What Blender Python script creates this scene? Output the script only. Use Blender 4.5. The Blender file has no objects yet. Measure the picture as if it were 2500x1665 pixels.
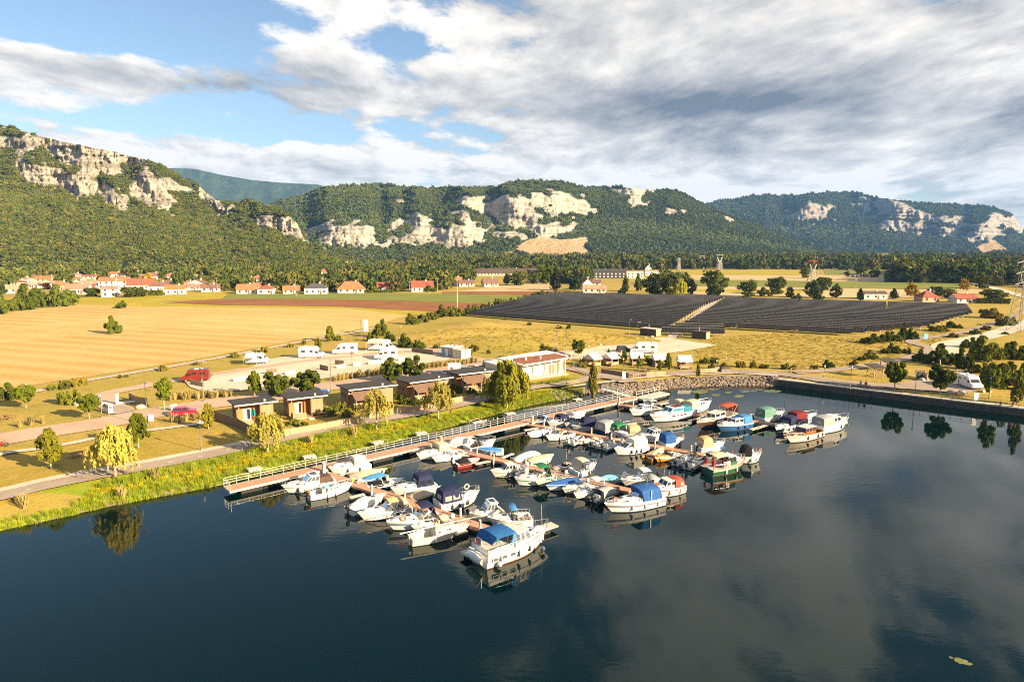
import bpy, math, random
import numpy as np
from mathutils import Vector, Matrix

# ------------------------------------------------------------------ camera, sky, sun, exposure
S = bpy.context.scene
COL = S.collection
FPX, U0, V0, CAMH = 1667.0, 1250.0, 832.5, 31.0
PITCH = math.atan((V0 - 600.0) / FPX)
CP, SP = math.cos(PITCH), math.sin(PITCH)
cam = bpy.data.cameras.new('camera')
camo = bpy.data.objects.new('camera', cam)
COL.objects.link(camo)
cam.sensor_width = 36.0
cam.lens = 36.0 * FPX / 2500.0
cam.clip_start, cam.clip_end = 0.5, 30000.0
camo.location = (0, 0, CAMH)
camo.rotation_euler = (math.pi / 2 - PITCH, 0, 0)
S.camera = camo
S.view_settings.view_transform = 'Standard'
S.view_settings.look = 'None'
S.view_settings.gamma = 1.0
S.view_settings.exposure = 1.7
S.render.engine = 'CYCLES'
S.cycles.use_denoising = False
S.cycles.use_adaptive_sampling = False
S.cycles.filter_width = 1.05
S.cycles.max_bounces = 6
S.cycles.diffuse_bounces = 2
S.cycles.glossy_bounces = 3
S.cycles.transmission_bounces = 4
S.cycles.transparent_max_bounces = 8
S.cycles.volume_bounces = 0
S.cycles.caustics_reflective = False
S.cycles.caustics_refractive = False
S.cycles.sample_clamp_indirect = 6.0

SUN_EL = math.radians(21.0)
SUN_AZ = math.atan2(0.845, -0.535)          # clockwise from +Y
SUNV = Vector((math.sin(SUN_AZ) * math.cos(SUN_EL), math.cos(SUN_AZ) * math.cos(SUN_EL), math.sin(SUN_EL)))
sun = bpy.data.lights.new('sun', 'SUN')
sun.energy = 5.0
sun.angle = math.radians(0.53)
sun.color = (1.0, 0.78, 0.48)
suno = bpy.data.objects.new('sun', sun)
COL.objects.link(suno)
suno.rotation_euler = SUNV.to_track_quat('Z', 'Y').to_euler()

class NT:
 """short-hand for node trees"""
 def __init__(s, tree):
  s.t = tree
  tree.nodes.clear()

 def n(s, typ, **kw):
  nd = s.t.nodes.new(typ)
  for k, v in kw.items():
   if k == 'i':
    for kk, vv in v.items():
     s.set(nd.inputs[kk], vv)
   else:
    setattr(nd, k, v)
  return nd

 def set(s, sock, v):
  if isinstance(v, bpy.types.NodeSocket):
   s.t.links.new(v, sock)
  else:
   if isinstance(v, tuple) and len(v) == 3 and sock.type == 'RGBA':
    v = (*v, 1.0)
   sock.default_value = v

 def m(s, op, a, b=0.0, c=None, clamp=False):
  nd = s.n('ShaderNodeMath', operation=op, use_clamp=clamp)
  s.set(nd.inputs[0], a)
  s.set(nd.inputs[1], b)
  if c is not None:
   s.set(nd.inputs[2], c)
  return nd.outputs[0]

 def noise(s, vec, scale, detail=4.0, rough=0.55, dist=0.0):
  nd = s.n('ShaderNodeTexNoise', i={'Scale': scale, 'Detail': detail, 'Roughness': rough, 'Distortion': dist})
  if vec is not None:
   s.set(nd.inputs['Vector'], vec)
  return nd.outputs['Fac']

 def ramp(s, fac, *stops):
  nd = s.n('ShaderNodeValToRGB')
  s.set(nd.inputs[0], fac)
  el = nd.color_ramp.elements
  while len(el) < len(stops):
   el.new(0.5)
  for e, (p, c) in zip(el, stops):
   e.position = p
   e.color = (*c, 1.0) if len(c) == 3 else c
  return nd.outputs[0]

 def mix(s, fac, a, b, blend='MIX'):
  nd = s.n('ShaderNodeMix', data_type='RGBA', blend_type=blend)
  s.set(nd.inputs[0], fac)
  s.set(nd.inputs[6], a)
  s.set(nd.inputs[7], b)
  return nd.outputs[2]

 def mapr(s, v, a, b, c=0.0, d=1.0, smooth=True):
  nd = s.n('ShaderNodeMapRange')
  if smooth:
   nd.interpolation_type = 'SMOOTHSTEP'
  for k, x in zip(('Value', 'From Min', 'From Max', 'To Min', 'To Max'), (v, a, b, c, d)):
   s.set(nd.inputs[k], x)
  return nd.outputs[0]

 def xyz(s, x, y, z):
  nd = s.n('ShaderNodeCombineXYZ')
  for k, v in zip('XYZ', (x, y, z)):
   s.set(nd.inputs[k], v)
  return nd.outputs[0]

W = bpy.data.worlds.new('World')
S.world = W
W.use_nodes = True
w = NT(W.node_tree)
sky = w.n('ShaderNodeTexSky', sky_type='NISHITA', sun_disc=False, sun_elevation=SUN_EL, sun_rotation=SUN_AZ,
  altitude=250.0, air_density=1.0, dust_density=0.5, ozone_density=1.6)
dirv = w.n('ShaderNodeTexCoord').outputs['Generated']
sep = w.n('ShaderNodeSeparateXYZ', i={0: dirv})
dx, dy, dz = sep.outputs
az = w.m('ARCTAN2', dx, dy)
el = w.m('ARCSINE', dz)
up = w.m('MAXIMUM', dz, 0.0)
qq = w.m('DIVIDE', 1.55, w.m('ADD', up, 0.24))
pz = w.m('MULTIPLY', w.m('LOGARITHM', w.m('ADD', up, 0.055), 2.71828), -1.75)
pl = w.xyz(w.m('MULTIPLY', dx, qq), w.m('MULTIPLY', dy, w.m('MULTIPLY', qq, 0.5)), pz)
pl2 = w.xyz(w.m('ADD', w.m('MULTIPLY', dx, qq), 0.10), w.m('MULTIPLY', dy, w.m('MULTIPLY', qq, 0.5)), w.m('ADD', pz, -0.13))

def blob(u, v, ru, rv, amp):
 """a soft patch of sky at a bearing and height (given as the photograph's pixel), with angular radii"""
 a0, e0 = math.atan((u - U0) / FPX), math.atan((600 - v) / FPX)
 a = w.m('MULTIPLY', w.m('SUBTRACT', az, a0), FPX / ru)
 e = w.m('MULTIPLY', w.m('SUBTRACT', el, e0), FPX / rv)
 r2 = w.m('ADD', w.m('MULTIPLY', a, a), w.m('MULTIPLY', e, e))
 return w.m('MULTIPLY', w.m('POWER', 2.718, w.m('MULTIPLY', r2, -1.0)), amp)

def total(items):
 r = items[0]
 for x in items[1:]:
  r = w.m('ADD', r, x)
 return r

cover = total([blob(60, 35, 300, 35, .13), blob(400, 80, 330, 60, -.36), blob(240, 165, 460, 52, -.40), blob(560, 80, 160, 45, .16),
   blob(735, 175, 150, 50, .26), blob(820, 40, 260, 60, .14), blob(250, 262, 700, 45, .16), blob(420, 345, 430, 22, -.12), blob(1000, 140, 110, 36, -.15),
   blob(850, 60, 90, 60, .14), blob(1700, 60, 800, 150, .20), blob(1850, 300, 600, 90, .20), blob(900, 420, 900, 45, .10),
   blob(2400, 400, 300, 40, .05), w.m('MULTIPLY', w.m('SINE', az), 0.10), blob(350, -420, 800, 400, -.20), blob(1250, 470, 4000, 110, .17), blob(1500, 230, 900, 160, .10)])
dark = total([blob(1800, 292, 330, 34, .60), blob(1500, 270, 300, 25, .25), blob(2250, 120, 520, 130, .22), blob(600, 262, 190, 34, .5),
   blob(2300, 350, 300, 40, .22), blob(1750, -60, 420, 70, .15), blob(1250, 480, 3000, 85, -.36)])
n1 = w.noise(pl, 1.25, 12.0, 0.58, 0.2)
n2 = w.noise(pl2, 1.25, 12.0, 0.58, 0.2)
n3 = w.noise(pl, 5.0, 10.0, 0.62, 0.2)
dens = w.m('ADD', w.m('ADD', n1, w.m('MULTIPLY', w.m('SUBTRACT', n3, 0.5), 0.55)), cover)
alpha = w.mapr(dens, 0.45, 0.60)
lit = w.m('ADD', w.m('MULTIPLY', w.m('SUBTRACT', n1, n2), 3.0), 0.78)
lit = w.m('SUBTRACT', lit, w.m('MULTIPLY', w.mapr(dens, 0.62, 1.0), 0.28))
lit = w.m('SUBTRACT', lit, w.m('MULTIPLY', dark, w.m('ADD', w.m('MULTIPLY', n1, 0.9), 0.35)))
lit = w.m('ADD', lit, w.m('MULTIPLY', w.m('SUBTRACT', n3, 0.5), 0.50), clamp=True)
ccol = w.ramp(lit, (0.0, (1.2, 1.38, 1.7)), (0.36, (3.0, 2.98, 3.08)), (0.66, (4.8, 4.6, 4.4)), (1.0, (7.4, 6.95, 6.4)))
skyc = w.mix(alpha, sky.outputs[0], ccol)
bg = w.n('ShaderNodeBackground', i={'Color': skyc, 'Strength': 0.05})
w.t.links.new(bg.outputs[0], w.n('ShaderNodeOutputWorld').inputs[0])

# ------------------------------------------------------------------ helpers
LAND = 1.5
CROP = dict(R1=(680, 1080, 7.84), R2=(840, 1160, 7.84), R3=(1080, 1220, 7.84), R4=(1000, 1050, 7.84), R5=(1200, 1080, 7.84),
   R6=(1400, 1120, 7.84), R7=(1280, 980, 7.84), R8=(1540, 1050, 7.84), M1=(1500, 950, 3.925), V1=(0, 630, 7.85),
   V2=(250, 630, 7.85), V3=(540, 610, 7.85), V4=(800, 610, 7.85), V5=(1080, 610, 5.8875), V6=(1400, 610, 5.8875),
   V7=(1800, 610, 5.8875), V8=(2100, 610, 3.365), P1=(0, 900, 3.365), P2=(300, 900, 3.365), P3=(520, 900, 3.365),
   P4=(560, 780, 3.059), P5=(900, 780, 3.365), P6=(1240, 780, 3.365), P7=(1600, 780, 3.365), P8=(2000, 800, 2.692),
   T1=(0, 280, 2.8036), T2=(600, 380, 2.8036), T3=(1400, 420, 2.1409), T4=(0, 740, 2.6167), T5=(500, 780, 3.3643),
   T6=(1000, 680, 2.9438), T7=(1700, 700, 2.9438), Z=(0, 0, 0.9417), S=(0, 0, 1.0))

def k(c, x, y):
 a, b, s = CROP[c]
 return a + x / s, b + y / s

def G(u, v, z=LAND):
 """the point of the level plane z that the survey pixel (u, v) shows"""
 a, b = (u - U0) / FPX, (V0 - v) / FPX
 ddx, ddy, ddz = a, CP + b * SP, -SP + b * CP
 t = (z - CAMH) / ddz
 return Vector((ddx * t, ddy * t, z))

def g(c, x, y, z=LAND):
 return G(*k(c, x, y), z)

def at_depth(u, v, Y):
 a, b = (u - U0) / FPX, (V0 - v) / FPX
 q = Y / (CP + b * SP)
 return a * q, Y, CAMH + (-SP + b * CP) * q

def rnd(a, b):
 return random.uniform(a, b)

random.seed(7)
NPR = np.random.RandomState(11)

def vnoise(x, y, z=None, seed=0):
 """smooth value noise in numpy"""
 x, y = np.asarray(x, float), np.asarray(y, float)
 z = np.zeros_like(x) if z is None else np.asarray(z, float)

 def h(i, j, kk):
  q = np.sin(i * 127.1 + j * 311.7 + kk * 74.7 + seed * 19.19) * 43758.5453
  return q - np.floor(q)
 xi, yi, zi = np.floor(x), np.floor(y), np.floor(z)
 f = [t - np.floor(t) for t in (x, y, z)]
 fx, fy, fz = [t * t * (3 - 2 * t) for t in f]
 r = 0
 for a in (0, 1):
  for b in (0, 1):
   for c in (0, 1):
    r = r + h(xi + a, yi + b, zi + c) * (fx if a else 1 - fx) * (fy if b else 1 - fy) * (fz if c else 1 - fz)
 return r

def fbm(x, y, z=None, octv=4, seed=0):
 r, a, s = 0, 0.5, 1.0
 for o in range(octv):
  r = r + a * (vnoise(np.asarray(x) * s, np.asarray(y) * s, None if z is None else np.asarray(z) * s, seed + o) - 0.5)
  a *= 0.5
  s *= 2.03
 return r

def inside(poly, x, y):
 """points inside a polygon (numpy)"""
 x, y = np.asarray(x), np.asarray(y)
 r = np.zeros(x.shape, bool)
 n = len(poly)
 for i in range(n):
  x1, y1 = poly[i][:2]
  x2, y2 = poly[(i + 1) % n][:2]
  if y1 == y2:
   continue
  c = ((y1 > y) != (y2 > y)) & (x < (x2 - x1) * (y - y1) / (y2 - y1) + x1)
  r ^= c
 return r

def seg_dist(poly, x, y, closed=True):
 d = np.full(np.shape(x), 1e9)
 n = len(poly)
 for i in range(n if closed else n - 1):
  x1, y1 = poly[i][:2]
  x2, y2 = poly[(i + 1) % n][:2]
  ex, ey = x2 - x1, y2 - y1
  L2 = ex * ex + ey * ey + 1e-9
  t = np.clip(((x - x1) * ex + (y - y1) * ey) / L2, 0, 1)
  d = np.minimum(d, np.hypot(x - x1 - t * ex, y - y1 - t * ey))
 return d

def mesh_np(name, V, F, mats=(), smooth=False):
 me = bpy.data.meshes.new(name)
 V = np.asarray(V, np.float32)
 F = np.asarray(F, np.int32)
 nf, kf = F.shape
 me.vertices.add(len(V))
 me.vertices.foreach_set('co', V.ravel())
 me.loops.add(nf * kf)
 me.loops.foreach_set('vertex_index', F.ravel())
 me.polygons.add(nf)
 me.polygons.foreach_set('loop_start', np.arange(nf, dtype=np.int32) * kf)
 if smooth:
  me.polygons.foreach_set('use_smooth', np.ones(nf, bool))
 for m in mats:
  me.materials.append(m)
 me.update(calc_edges=True)
 return me

def link(name, me, parent=None, loc=None, rz=0.0):
 o = bpy.data.objects.new(name, me)
 COL.objects.link(o)
 if parent is not None:
  o.parent = parent
 if loc is not None:
  o.location = loc
 if rz:
  o.rotation_euler = (0, 0, rz)
 return o

def tag(o, label=None, cat=None, group=None, kind=None):
 for kk, v in (('label', label), ('category', cat), ('group', group), ('kind', kind)):
  if v:
   o[kk] = v
 return o

def empty(name, loc=(0, 0, 0), rz=0.0, label=None, cat=None, group=None):
 o = link(name, None, None, loc, rz)
 o.empty_display_size = 0.5
 return tag(o, label, cat, group, 'thing')

def copy_tree(o, parent=None):
 c = o.copy()
 COL.objects.link(c)
 c.parent = parent
 for ch in o.children:
  copy_tree(ch, c)
 return c

ORD = ['first', 'second', 'third', 'fourth', 'fifth', 'sixth', 'seventh', 'eighth', 'ninth', 'tenth', 'eleventh', 'twelfth',
 'thirteenth', 'fourteenth', 'fifteenth', 'sixteenth', 'seventeenth', 'eighteenth', 'nineteenth', 'twentieth']
TENS = {20: 'twenty', 30: 'thirty', 40: 'forty', 50: 'fifty', 60: 'sixty', 70: 'seventy'}
TENTH = {20: 'twentieth', 30: 'thirtieth', 40: 'fortieth', 50: 'fiftieth', 60: 'sixtieth', 70: 'seventieth'}

def ordw(i):
 """0 -> first"""
 n = i + 1
 if n <= 20:
  return ORD[n - 1]
 if n % 10 == 0:
  return TENTH[n]
 return TENS[n // 10 * 10] + '-' + ORD[n % 10 - 1]

class MB:
 """mesh builder: collects shapes into one mesh"""
 def __init__(s):
  s.v, s.f, s.mi, s.sm = [], [], [], []
  s.cur = 0
  s.smooth = False

 def add(s, vs, fs):
  b = len(s.v)
  s.v += [tuple(p) for p in vs]
  for f in fs:
   s.f.append(tuple(b + i for i in f))
   s.mi.append(s.cur)
   s.sm.append(s.smooth)
  return s

 def box(s, cx, cy, cz, sx, sy, sz, rz=0.0):
  """centre and full sizes"""
  c, n = math.cos(rz), math.sin(rz)
  vs = []
  for dz_ in (-.5, .5):
   for dx_, dy_ in ((-.5, -.5), (.5, -.5), (.5, .5), (-.5, .5)):
    x, y = dx_ * sx, dy_ * sy
    vs.append((cx + x * c - y * n, cy + x * n + y * c, cz + dz_ * sz))
  return s.add(vs, [(3, 2, 1, 0), (4, 5, 6, 7), (0, 1, 5, 4), (1, 2, 6, 5), (2, 3, 7, 6), (3, 0, 4, 7)])

 def bb(s, x0, x1, y0, y1, z0, z1):
  return s.box((x0 + x1) / 2, (y0 + y1) / 2, (z0 + z1) / 2, x1 - x0, y1 - y0, z1 - z0)

 def tube(s, pts, r, n=6, r2=None, cap=True):
  """a tube along points, radius r to r2"""
  pts = [Vector(p) for p in pts]
  r2 = r if r2 is None else r2
  b = len(s.v)
  m = len(pts)
  for i, p in enumerate(pts):
   d = (pts[min(i + 1, m - 1)] - pts[max(i - 1, 0)]).normalized()
   a = d.cross(Vector((0, 0, 1)) if abs(d.z) < 0.95 else Vector((1, 0, 0))).normalized()
   c = d.cross(a)
   rr = r + (r2 - r) * i / max(m - 1, 1)
   for j in range(n):
    t = 2 * math.pi * j / n
    s.v.append(tuple(p + a * (math.cos(t) * rr) + c * (math.sin(t) * rr)))
  for i in range(m - 1):
   for j in range(n):
    q = (j + 1) % n
    s.f.append((b + i * n + j, b + i * n + q, b + (i + 1) * n + q, b + (i + 1) * n + j))
    s.mi.append(s.cur)
    s.sm.append(n > 4)
  if cap:
   for o_, rev in ((0, False), ((m - 1) * n, True)):
    f = tuple(b + o_ + j for j in range(n))
    s.f.append(f[::-1] if rev else f)
    s.mi.append(s.cur)
    s.sm.append(False)
  return s

 def loft(s, rings, closed=False, smooth=True, caps=False):
  """rings of equal length joined in order"""
  b = len(s.v)
  n = len(rings[0])
  for r in rings:
   s.v += [tuple(p) for p in r]
  for i in range(len(rings) - 1):
   for j in range(n if closed else n - 1):
    q = (j + 1) % n
    s.f.append((b + i * n + j, b + i * n + q, b + (i + 1) * n + q, b + (i + 1) * n + j))
    s.mi.append(s.cur)
    s.sm.append(smooth)
  if caps:
   for o_ in (0, (len(rings) - 1) * n):
    s.f.append(tuple(b + o_ + j for j in range(n)))
    s.mi.append(s.cur)
    s.sm.append(False)
  return s

 def prism(s, poly, z0, z1):
  n = len(poly)
  vs = [(p[0], p[1], z0) for p in poly] + [(p[0], p[1], z1) for p in poly]
  fs = [tuple(range(n))[::-1], tuple(range(n, 2 * n))] + [(i, (i + 1) % n, n + (i + 1) % n, n + i) for i in range(n)]
  return s.add(vs, fs)

 def sweep(s, prof, y0, y1):
  """a profile of (x, z) pushed along y"""
  n = len(prof)
  vs = [(p[0], y0, p[1]) for p in prof] + [(p[0], y1, p[1]) for p in prof]
  fs = [tuple(range(n)), tuple(range(n, 2 * n))[::-1]] + [(i, n + i, n + (i + 1) % n, (i + 1) % n) for i in range(n)]
  return s.add(vs, fs)

 def ball(s, c, r, nu=8, nv=6, sc=(1, 1, 1)):
  rings = []
  for i in range(nv + 1):
   t = math.pi * i / nv
   rings.append([(c[0] + r * sc[0] * math.sin(t) * math.cos(2 * math.pi * j / nu),
      c[1] + r * sc[1] * math.sin(t) * math.sin(2 * math.pi * j / nu), c[2] - r * sc[2] * math.cos(t)) for j in range(nu)])
  return s.loft(rings, closed=True)

 def torus(s, c, R, r, ax='x', n=14, m=6):
  rings = []
  for i in range(n + 1):
   t = 2 * math.pi * i / n
   ring = []
   for j in range(m):
    q = 2 * math.pi * j / m
    a, h = R + r * math.cos(q), r * math.sin(q)
    p = (h, a * math.cos(t), a * math.sin(t)) if ax == 'x' else (a * math.cos(t), a * math.sin(t), h) if ax == 'z' else (a * math.cos(t), h, a * math.sin(t))
    ring.append((c[0] + p[0], c[1] + p[1], c[2] + p[2]))
   rings.append(ring)
  return s.loft(rings, closed=True)

 def mesh(s, name, mats):
  me = bpy.data.meshes.new(name)
  me.from_pydata(s.v, [], s.f)
  for m in (mats if isinstance(mats, (list, tuple)) else [mats]):
   me.materials.append(m)
  me.polygons.foreach_set('material_index', s.mi)
  me.polygons.foreach_set('use_smooth', s.sm)
  me.update()
  return me

 def build(s, name, mats, parent=None, loc=None, rz=0.0):
  return link(name, s.mesh(name, mats), parent, loc, rz)
# ------------------------------------------------------------------ materials
MATS = {}

def mat(name, col, rough=0.6, metal=0.0, spec=0.4, vary=0.0, scale=3.0, bump=0.0, bscale=30.0, col2=None, transm=0.0, coat=0.0, obj_var=0.0):
 """a plain surface with noise in its colour and relief"""
 if name in MATS:
  return MATS[name]
 m = bpy.data.materials.new(name)
 m.use_nodes = True
 t = NT(m.node_tree)
 co = t.n('ShaderNodeTexCoord').outputs['Object']
 base = (*col, 1.0)
 if vary or col2:
  c2 = col2 or tuple(max(0, x * (1 - vary)) for x in col)
  f = t.noise(co, scale, 5.0, 0.6)
  base = t.mix(t.mapr(f, 0.35, 0.68), col, c2)
 if obj_var:
  r = t.n('ShaderNodeObjectInfo').outputs['Random']
  base = t.mix(t.m('MULTIPLY', r, obj_var), base, tuple(x * 0.45 for x in col))
 p = t.n('ShaderNodeBsdfPrincipled', i={'Base Color': base, 'Roughness': rough, 'Metallic': metal, 'Specular IOR Level': spec,
          'Transmission Weight': transm, 'Coat Weight': coat})
 if bump:
  b = t.n('ShaderNodeBump', i={'Strength': bump, 'Distance': 0.05, 'Height': t.noise(co, bscale, 4.0, 0.65)})
  t.set(p.inputs['Normal'], b.outputs[0])
 t.set(t.n('ShaderNodeOutputMaterial').inputs[0], p.outputs[0])
 MATS[name] = m
 return m

def ground_mat(name, ca, cb, cc, s1=0.05, s2=0.9, rows=None, bump=0.6):
 """earth or grass: two scales of patchiness and optional rows (angle, spacing, strength, colour)"""
 m = bpy.data.materials.new(name)
 m.use_nodes = True
 t = NT(m.node_tree)
 co = t.n('ShaderNodeNewGeometry').outputs['Position']
 a = t.noise(co, s1, 6.0, 0.6, 0.4)
 b = t.noise(co, s2, 6.0, 0.7)
 c = t.mix(t.mapr(a, 0.36, 0.64), ca, cb)
 c = t.mix(t.m('MULTIPLY', t.mapr(b, 0.45, 0.75), 0.75), c, cc)
 if rows:
  ang, sp, st, rc = rows
  sp_ = t.n('ShaderNodeSeparateXYZ', i={0: co})
  q = t.m('ADD', t.m('MULTIPLY', sp_.outputs[0], math.cos(ang)), t.m('MULTIPLY', sp_.outputs[1], math.sin(ang)))
  wob = t.m('MULTIPLY', t.noise(co, 0.03, 2.0), 3.0)
  f = t.m('SINE', t.m('MULTIPLY', t.m('ADD', q, wob), 2 * math.pi / sp))
  f2 = t.noise(t.xyz(t.m('MULTIPLY', q, 1.3), t.m('MULTIPLY', sp_.outputs[1], 0.02), 0.0), 0.9, 5.0, 0.7)
  f = t.m('MULTIPLY', t.m('ADD', t.m('MULTIPLY', f, 0.5), f2), st, clamp=True)
  c = t.mix(f, c, rc)
 p = t.n('ShaderNodeBsdfPrincipled', i={'Base Color': c, 'Roughness': 0.95, 'Specular IOR Level': 0.1})
 bm = t.n('ShaderNodeBump', i={'Strength': bump, 'Distance': 0.25, 'Height': t.noise(co, 2.2, 5.0, 0.7)})
 t.set(p.inputs['Normal'], bm.outputs[0])
 t.set(t.n('ShaderNodeOutputMaterial').inputs[0], p.outputs[0])
 return m

def leaf_mat(name, ca, cb, cc=None, transl=0.25, obj=0.6):
 """leaves: colour differs from clump to clump and from tree to tree"""
 m = bpy.data.materials.new(name)
 m.use_nodes = True
 t = NT(m.node_tree)
 co = t.n('ShaderNodeNewGeometry').outputs['Position']
 r = t.n('ShaderNodeObjectInfo').outputs['Random']
 c = t.mix(t.mapr(t.noise(co, 0.9, 3.0, 0.6), 0.35, 0.65), ca, cb)
 if cc:
  c = t.mix(t.m('MULTIPLY', t.mapr(r, 0.45, 1.0), obj), c, cc)
 br = t.m('ADD', t.m('MULTIPLY', t.m('FRACT', t.m('MULTIPLY', r, 7.31)), 0.55), 0.70)
 c = t.mix(1.0, c, t.n('ShaderNodeCombineColor', i={0: br, 1: br, 2: br}).outputs[0], 'MULTIPLY')
 d = t.n('ShaderNodeBsdfDiffuse', i={'Color': c, 'Roughness': 0.6})
 tr = t.n('ShaderNodeBsdfTranslucent', i={'Color': c})
 mx = t.n('ShaderNodeMixShader', i={0: transl, 1: d.outputs[0], 2: tr.outputs[0]})
 t.set(t.n('ShaderNodeOutputMaterial').inputs[0], mx.outputs[0])
 return m

GRASS = ground_mat('dry_meadow_grass', (0.33, 0.255, 0.05), (0.42, 0.29, 0.075), (0.19, 0.185, 0.032), 0.03, 0.5)
LAWN = ground_mat('park_grass', (0.33, 0.25, 0.04), (0.42, 0.275, 0.06), (0.19, 0.185, 0.026), 0.07, 0.8)
LUSH = ground_mat('bank_grass', (0.21, 0.27, 0.02), (0.30, 0.30, 0.03), (0.13, 0.185, 0.014), 0.2, 1.2)
WHEAT = ground_mat('wheat_stubble', (0.55, 0.345, 0.12), (0.48, 0.285, 0.085), (0.40, 0.235, 0.065), 0.03, 0.5, rows=(math.radians(70), 9.0, 0.55, (0.62, 0.43, 0.19)))
PALEWHEAT = ground_mat('pale_stubble', (0.60, 0.41, 0.17), (0.53, 0.34, 0.11), (0.66, 0.48, 0.23), 0.02, 0.4, rows=(math.radians(68), 14.0, 0.3, (0.42, 0.29, 0.09)))
PLOUGH = ground_mat('ploughed_earth', (0.24, 0.10, 0.042), (0.29, 0.125, 0.055), (0.18, 0.075, 0.03), 0.05, 0.8)
CROP_GREEN = ground_mat('green_crop', (0.16, 0.19, 0.035), (0.11, 0.155, 0.03), (0.22, 0.22, 0.05), 0.06, 0.5, rows=(math.radians(85), 16.0, 0.5, (0.33, 0.29, 0.07)))
CROP_YELLOW = ground_mat('yellow_crop', (0.43, 0.33, 0.03), (0.36, 0.29, 0.03), (0.25, 0.23, 0.03), 0.06, 0.5)
STUBBLE = ground_mat('far_stubble', (0.55, 0.40, 0.22), (0.50, 0.36, 0.18), (0.44, 0.31, 0.14), 0.02, 0.3)
GRAVEL = ground_mat('pale_gravel', (0.60, 0.50, 0.385), (0.52, 0.42, 0.315), (0.65, 0.555, 0.44), 0.12, 2.5, bump=0.3)
REDROAD = ground_mat('pinkish_asphalt', (0.49, 0.35, 0.255), (0.42, 0.285, 0.20), (0.55, 0.41, 0.31), 0.12, 1.5, bump=0.2)
ASPHALT = ground_mat('grey_asphalt', (0.36, 0.285, 0.225), (0.31, 0.24, 0.19), (0.41, 0.33, 0.265), 0.2, 2.0, bump=0.2)
CONCRETE_G = ground_mat('concrete_track', (0.48, 0.41, 0.32), (0.40, 0.33, 0.25), (0.53, 0.46, 0.37), 0.3, 2.0, bump=0.2)
EARTH = ground_mat('bare_earth', (0.24, 0.185, 0.12), (0.19, 0.14, 0.09), (0.28, 0.22, 0.15), 0.2, 1.6)

WATER = bpy.data.materials.new('lake_water')
WATER.use_nodes = True
t = NT(WATER.node_tree)
co = t.n('ShaderNodeNewGeometry').outputs['Position']
sp = t.n('ShaderNodeSeparateXYZ', i={0: co})
cw = t.xyz(t.m('MULTIPLY', sp.outputs[0], 1.0), t.m('MULTIPLY', sp.outputs[1], 2.0), 0.0)
hgt = t.m('ADD', t.m('MULTIPLY', t.noise(cw, 0.9, 3.0, 0.55), 1.0), t.m('MULTIPLY', t.noise(cw, 0.08, 3.0, 0.5), 3.0))
patch = t.mapr(t.noise(co, 0.035, 3.0, 0.6), 0.48, 0.70, 0.003, 0.012)
bmp = t.n('ShaderNodeBump', i={'Strength': 1.0, 'Distance': patch, 'Height': hgt})
pr = t.n('ShaderNodeBsdfPrincipled', i={'Base Color': (0.0001, 0.0075, 0.0070, 1), 'Roughness': 0.01, 'IOR': 1.33, 'Specular IOR Level': 0.5})
t.set(pr.inputs['Normal'], bmp.outputs[0])
t.set(t.n('ShaderNodeOutputMaterial').inputs[0], pr.outputs[0])

# ------------------------------------------------------------------ ground, lake, fields, roads
shore_px = [('T4', 0, 1455), ('T4', 180, 1415), ('T4', 330, 1385), ('T4', 560, 1330), ('T4', 760, 1287), ('T4', 1000, 1240), ('T4', 1200, 1205),
   ('T4', 1430, 1160), ('S', 640, 1158), ('S', 740, 1135), ('S', 850, 1108), ('S', 960, 1080), ('S', 1062, 1053), ('S', 1170, 1023),
   ('S', 1274, 995), ('S', 1360, 977), ('S', 1420, 965), ('S', 1468, 957), ('P6', 960, 600), ('P7', 0, 585), ('P7', 200, 560), ('P7', 400, 548),
   ('P7', 700, 543), ('P7', 1000, 545)]
SHORE = [g(c, x, y, 0.0) for c, x, y in shore_px]
Q0 = g('P7', 1000, 545, 0.0)                # quay starts
Q1 = g('P8', 1346, 585, 0.0)
qd = (Q1 - Q0).normalized()
Q2 = Q0 + qd * 200
L0 = SHORE[0]
LAKE = [(-150, -200), (-110, -60), (-80, 30), (L0.x - 8, L0.y - 14)] + [(p.x, p.y) for p in SHORE] + [(Q1.x, Q1.y), (Q2.x, Q2.y), (330, -200)]
NQ = 4 + len(SHORE) - 1                      # index of the first quay point

def grid_axis(lo, f0, f1, hi, step):
 mid = list(np.arange(f0, f1 + 0.01, step))
 a, d = [], step
 x = f0
 while x > lo:
  d *= 1.35
  x -= d
  a.append(x)
 b, d = [], step
 x = f1
 while x < hi:
  d *= 1.35
  x += d
  b.append(x)
 return np.array(a[::-1] + mid + b)

gx = np.unique(np.clip(grid_axis(-9000, -90, 130, 9000, 1.0), -5100, 5100))
gy = np.unique(np.clip(grid_axis(-400, 60, 290, 12000, 1.0), -280, 6900))
X, Y = np.meshgrid(gx, gy)
sd = seg_dist(LAKE, X, Y)
inn = inside(LAKE, X, Y)
sd = np.where(inn, -sd, sd)
quay_d = seg_dist(LAKE[NQ:NQ + 3], X, Y, closed=False)
bank_l = np.interp(sd, [-6, -2.5, 0, 1.2, 6.0, 9.5], [-2.5, -1.2, -0.04, 0.42, 1.05, LAND])
bank_r = np.interp(sd, [-6, -2.0, 0, 3.8, 4.4], [-2.5, -1.2, -0.04, 1.4, LAND])
bank_q = np.where(sd > 0.9, LAND - 0.02, np.interp(sd, [-5, 0.1, 0.9], [-2.5, -1.5, LAND - 0.02]))
wr = np.clip((X - 14.0) / 8.0, 0, 1)         # the stone bank begins near the gangway
Zg = bank_l * (1 - wr) + bank_r * wr
Zg = np.where((quay_d < 6.0) & (np.abs(sd) <= quay_d + 1e-6) & (X > Q0.x - 0.5), bank_q, Zg)
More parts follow.
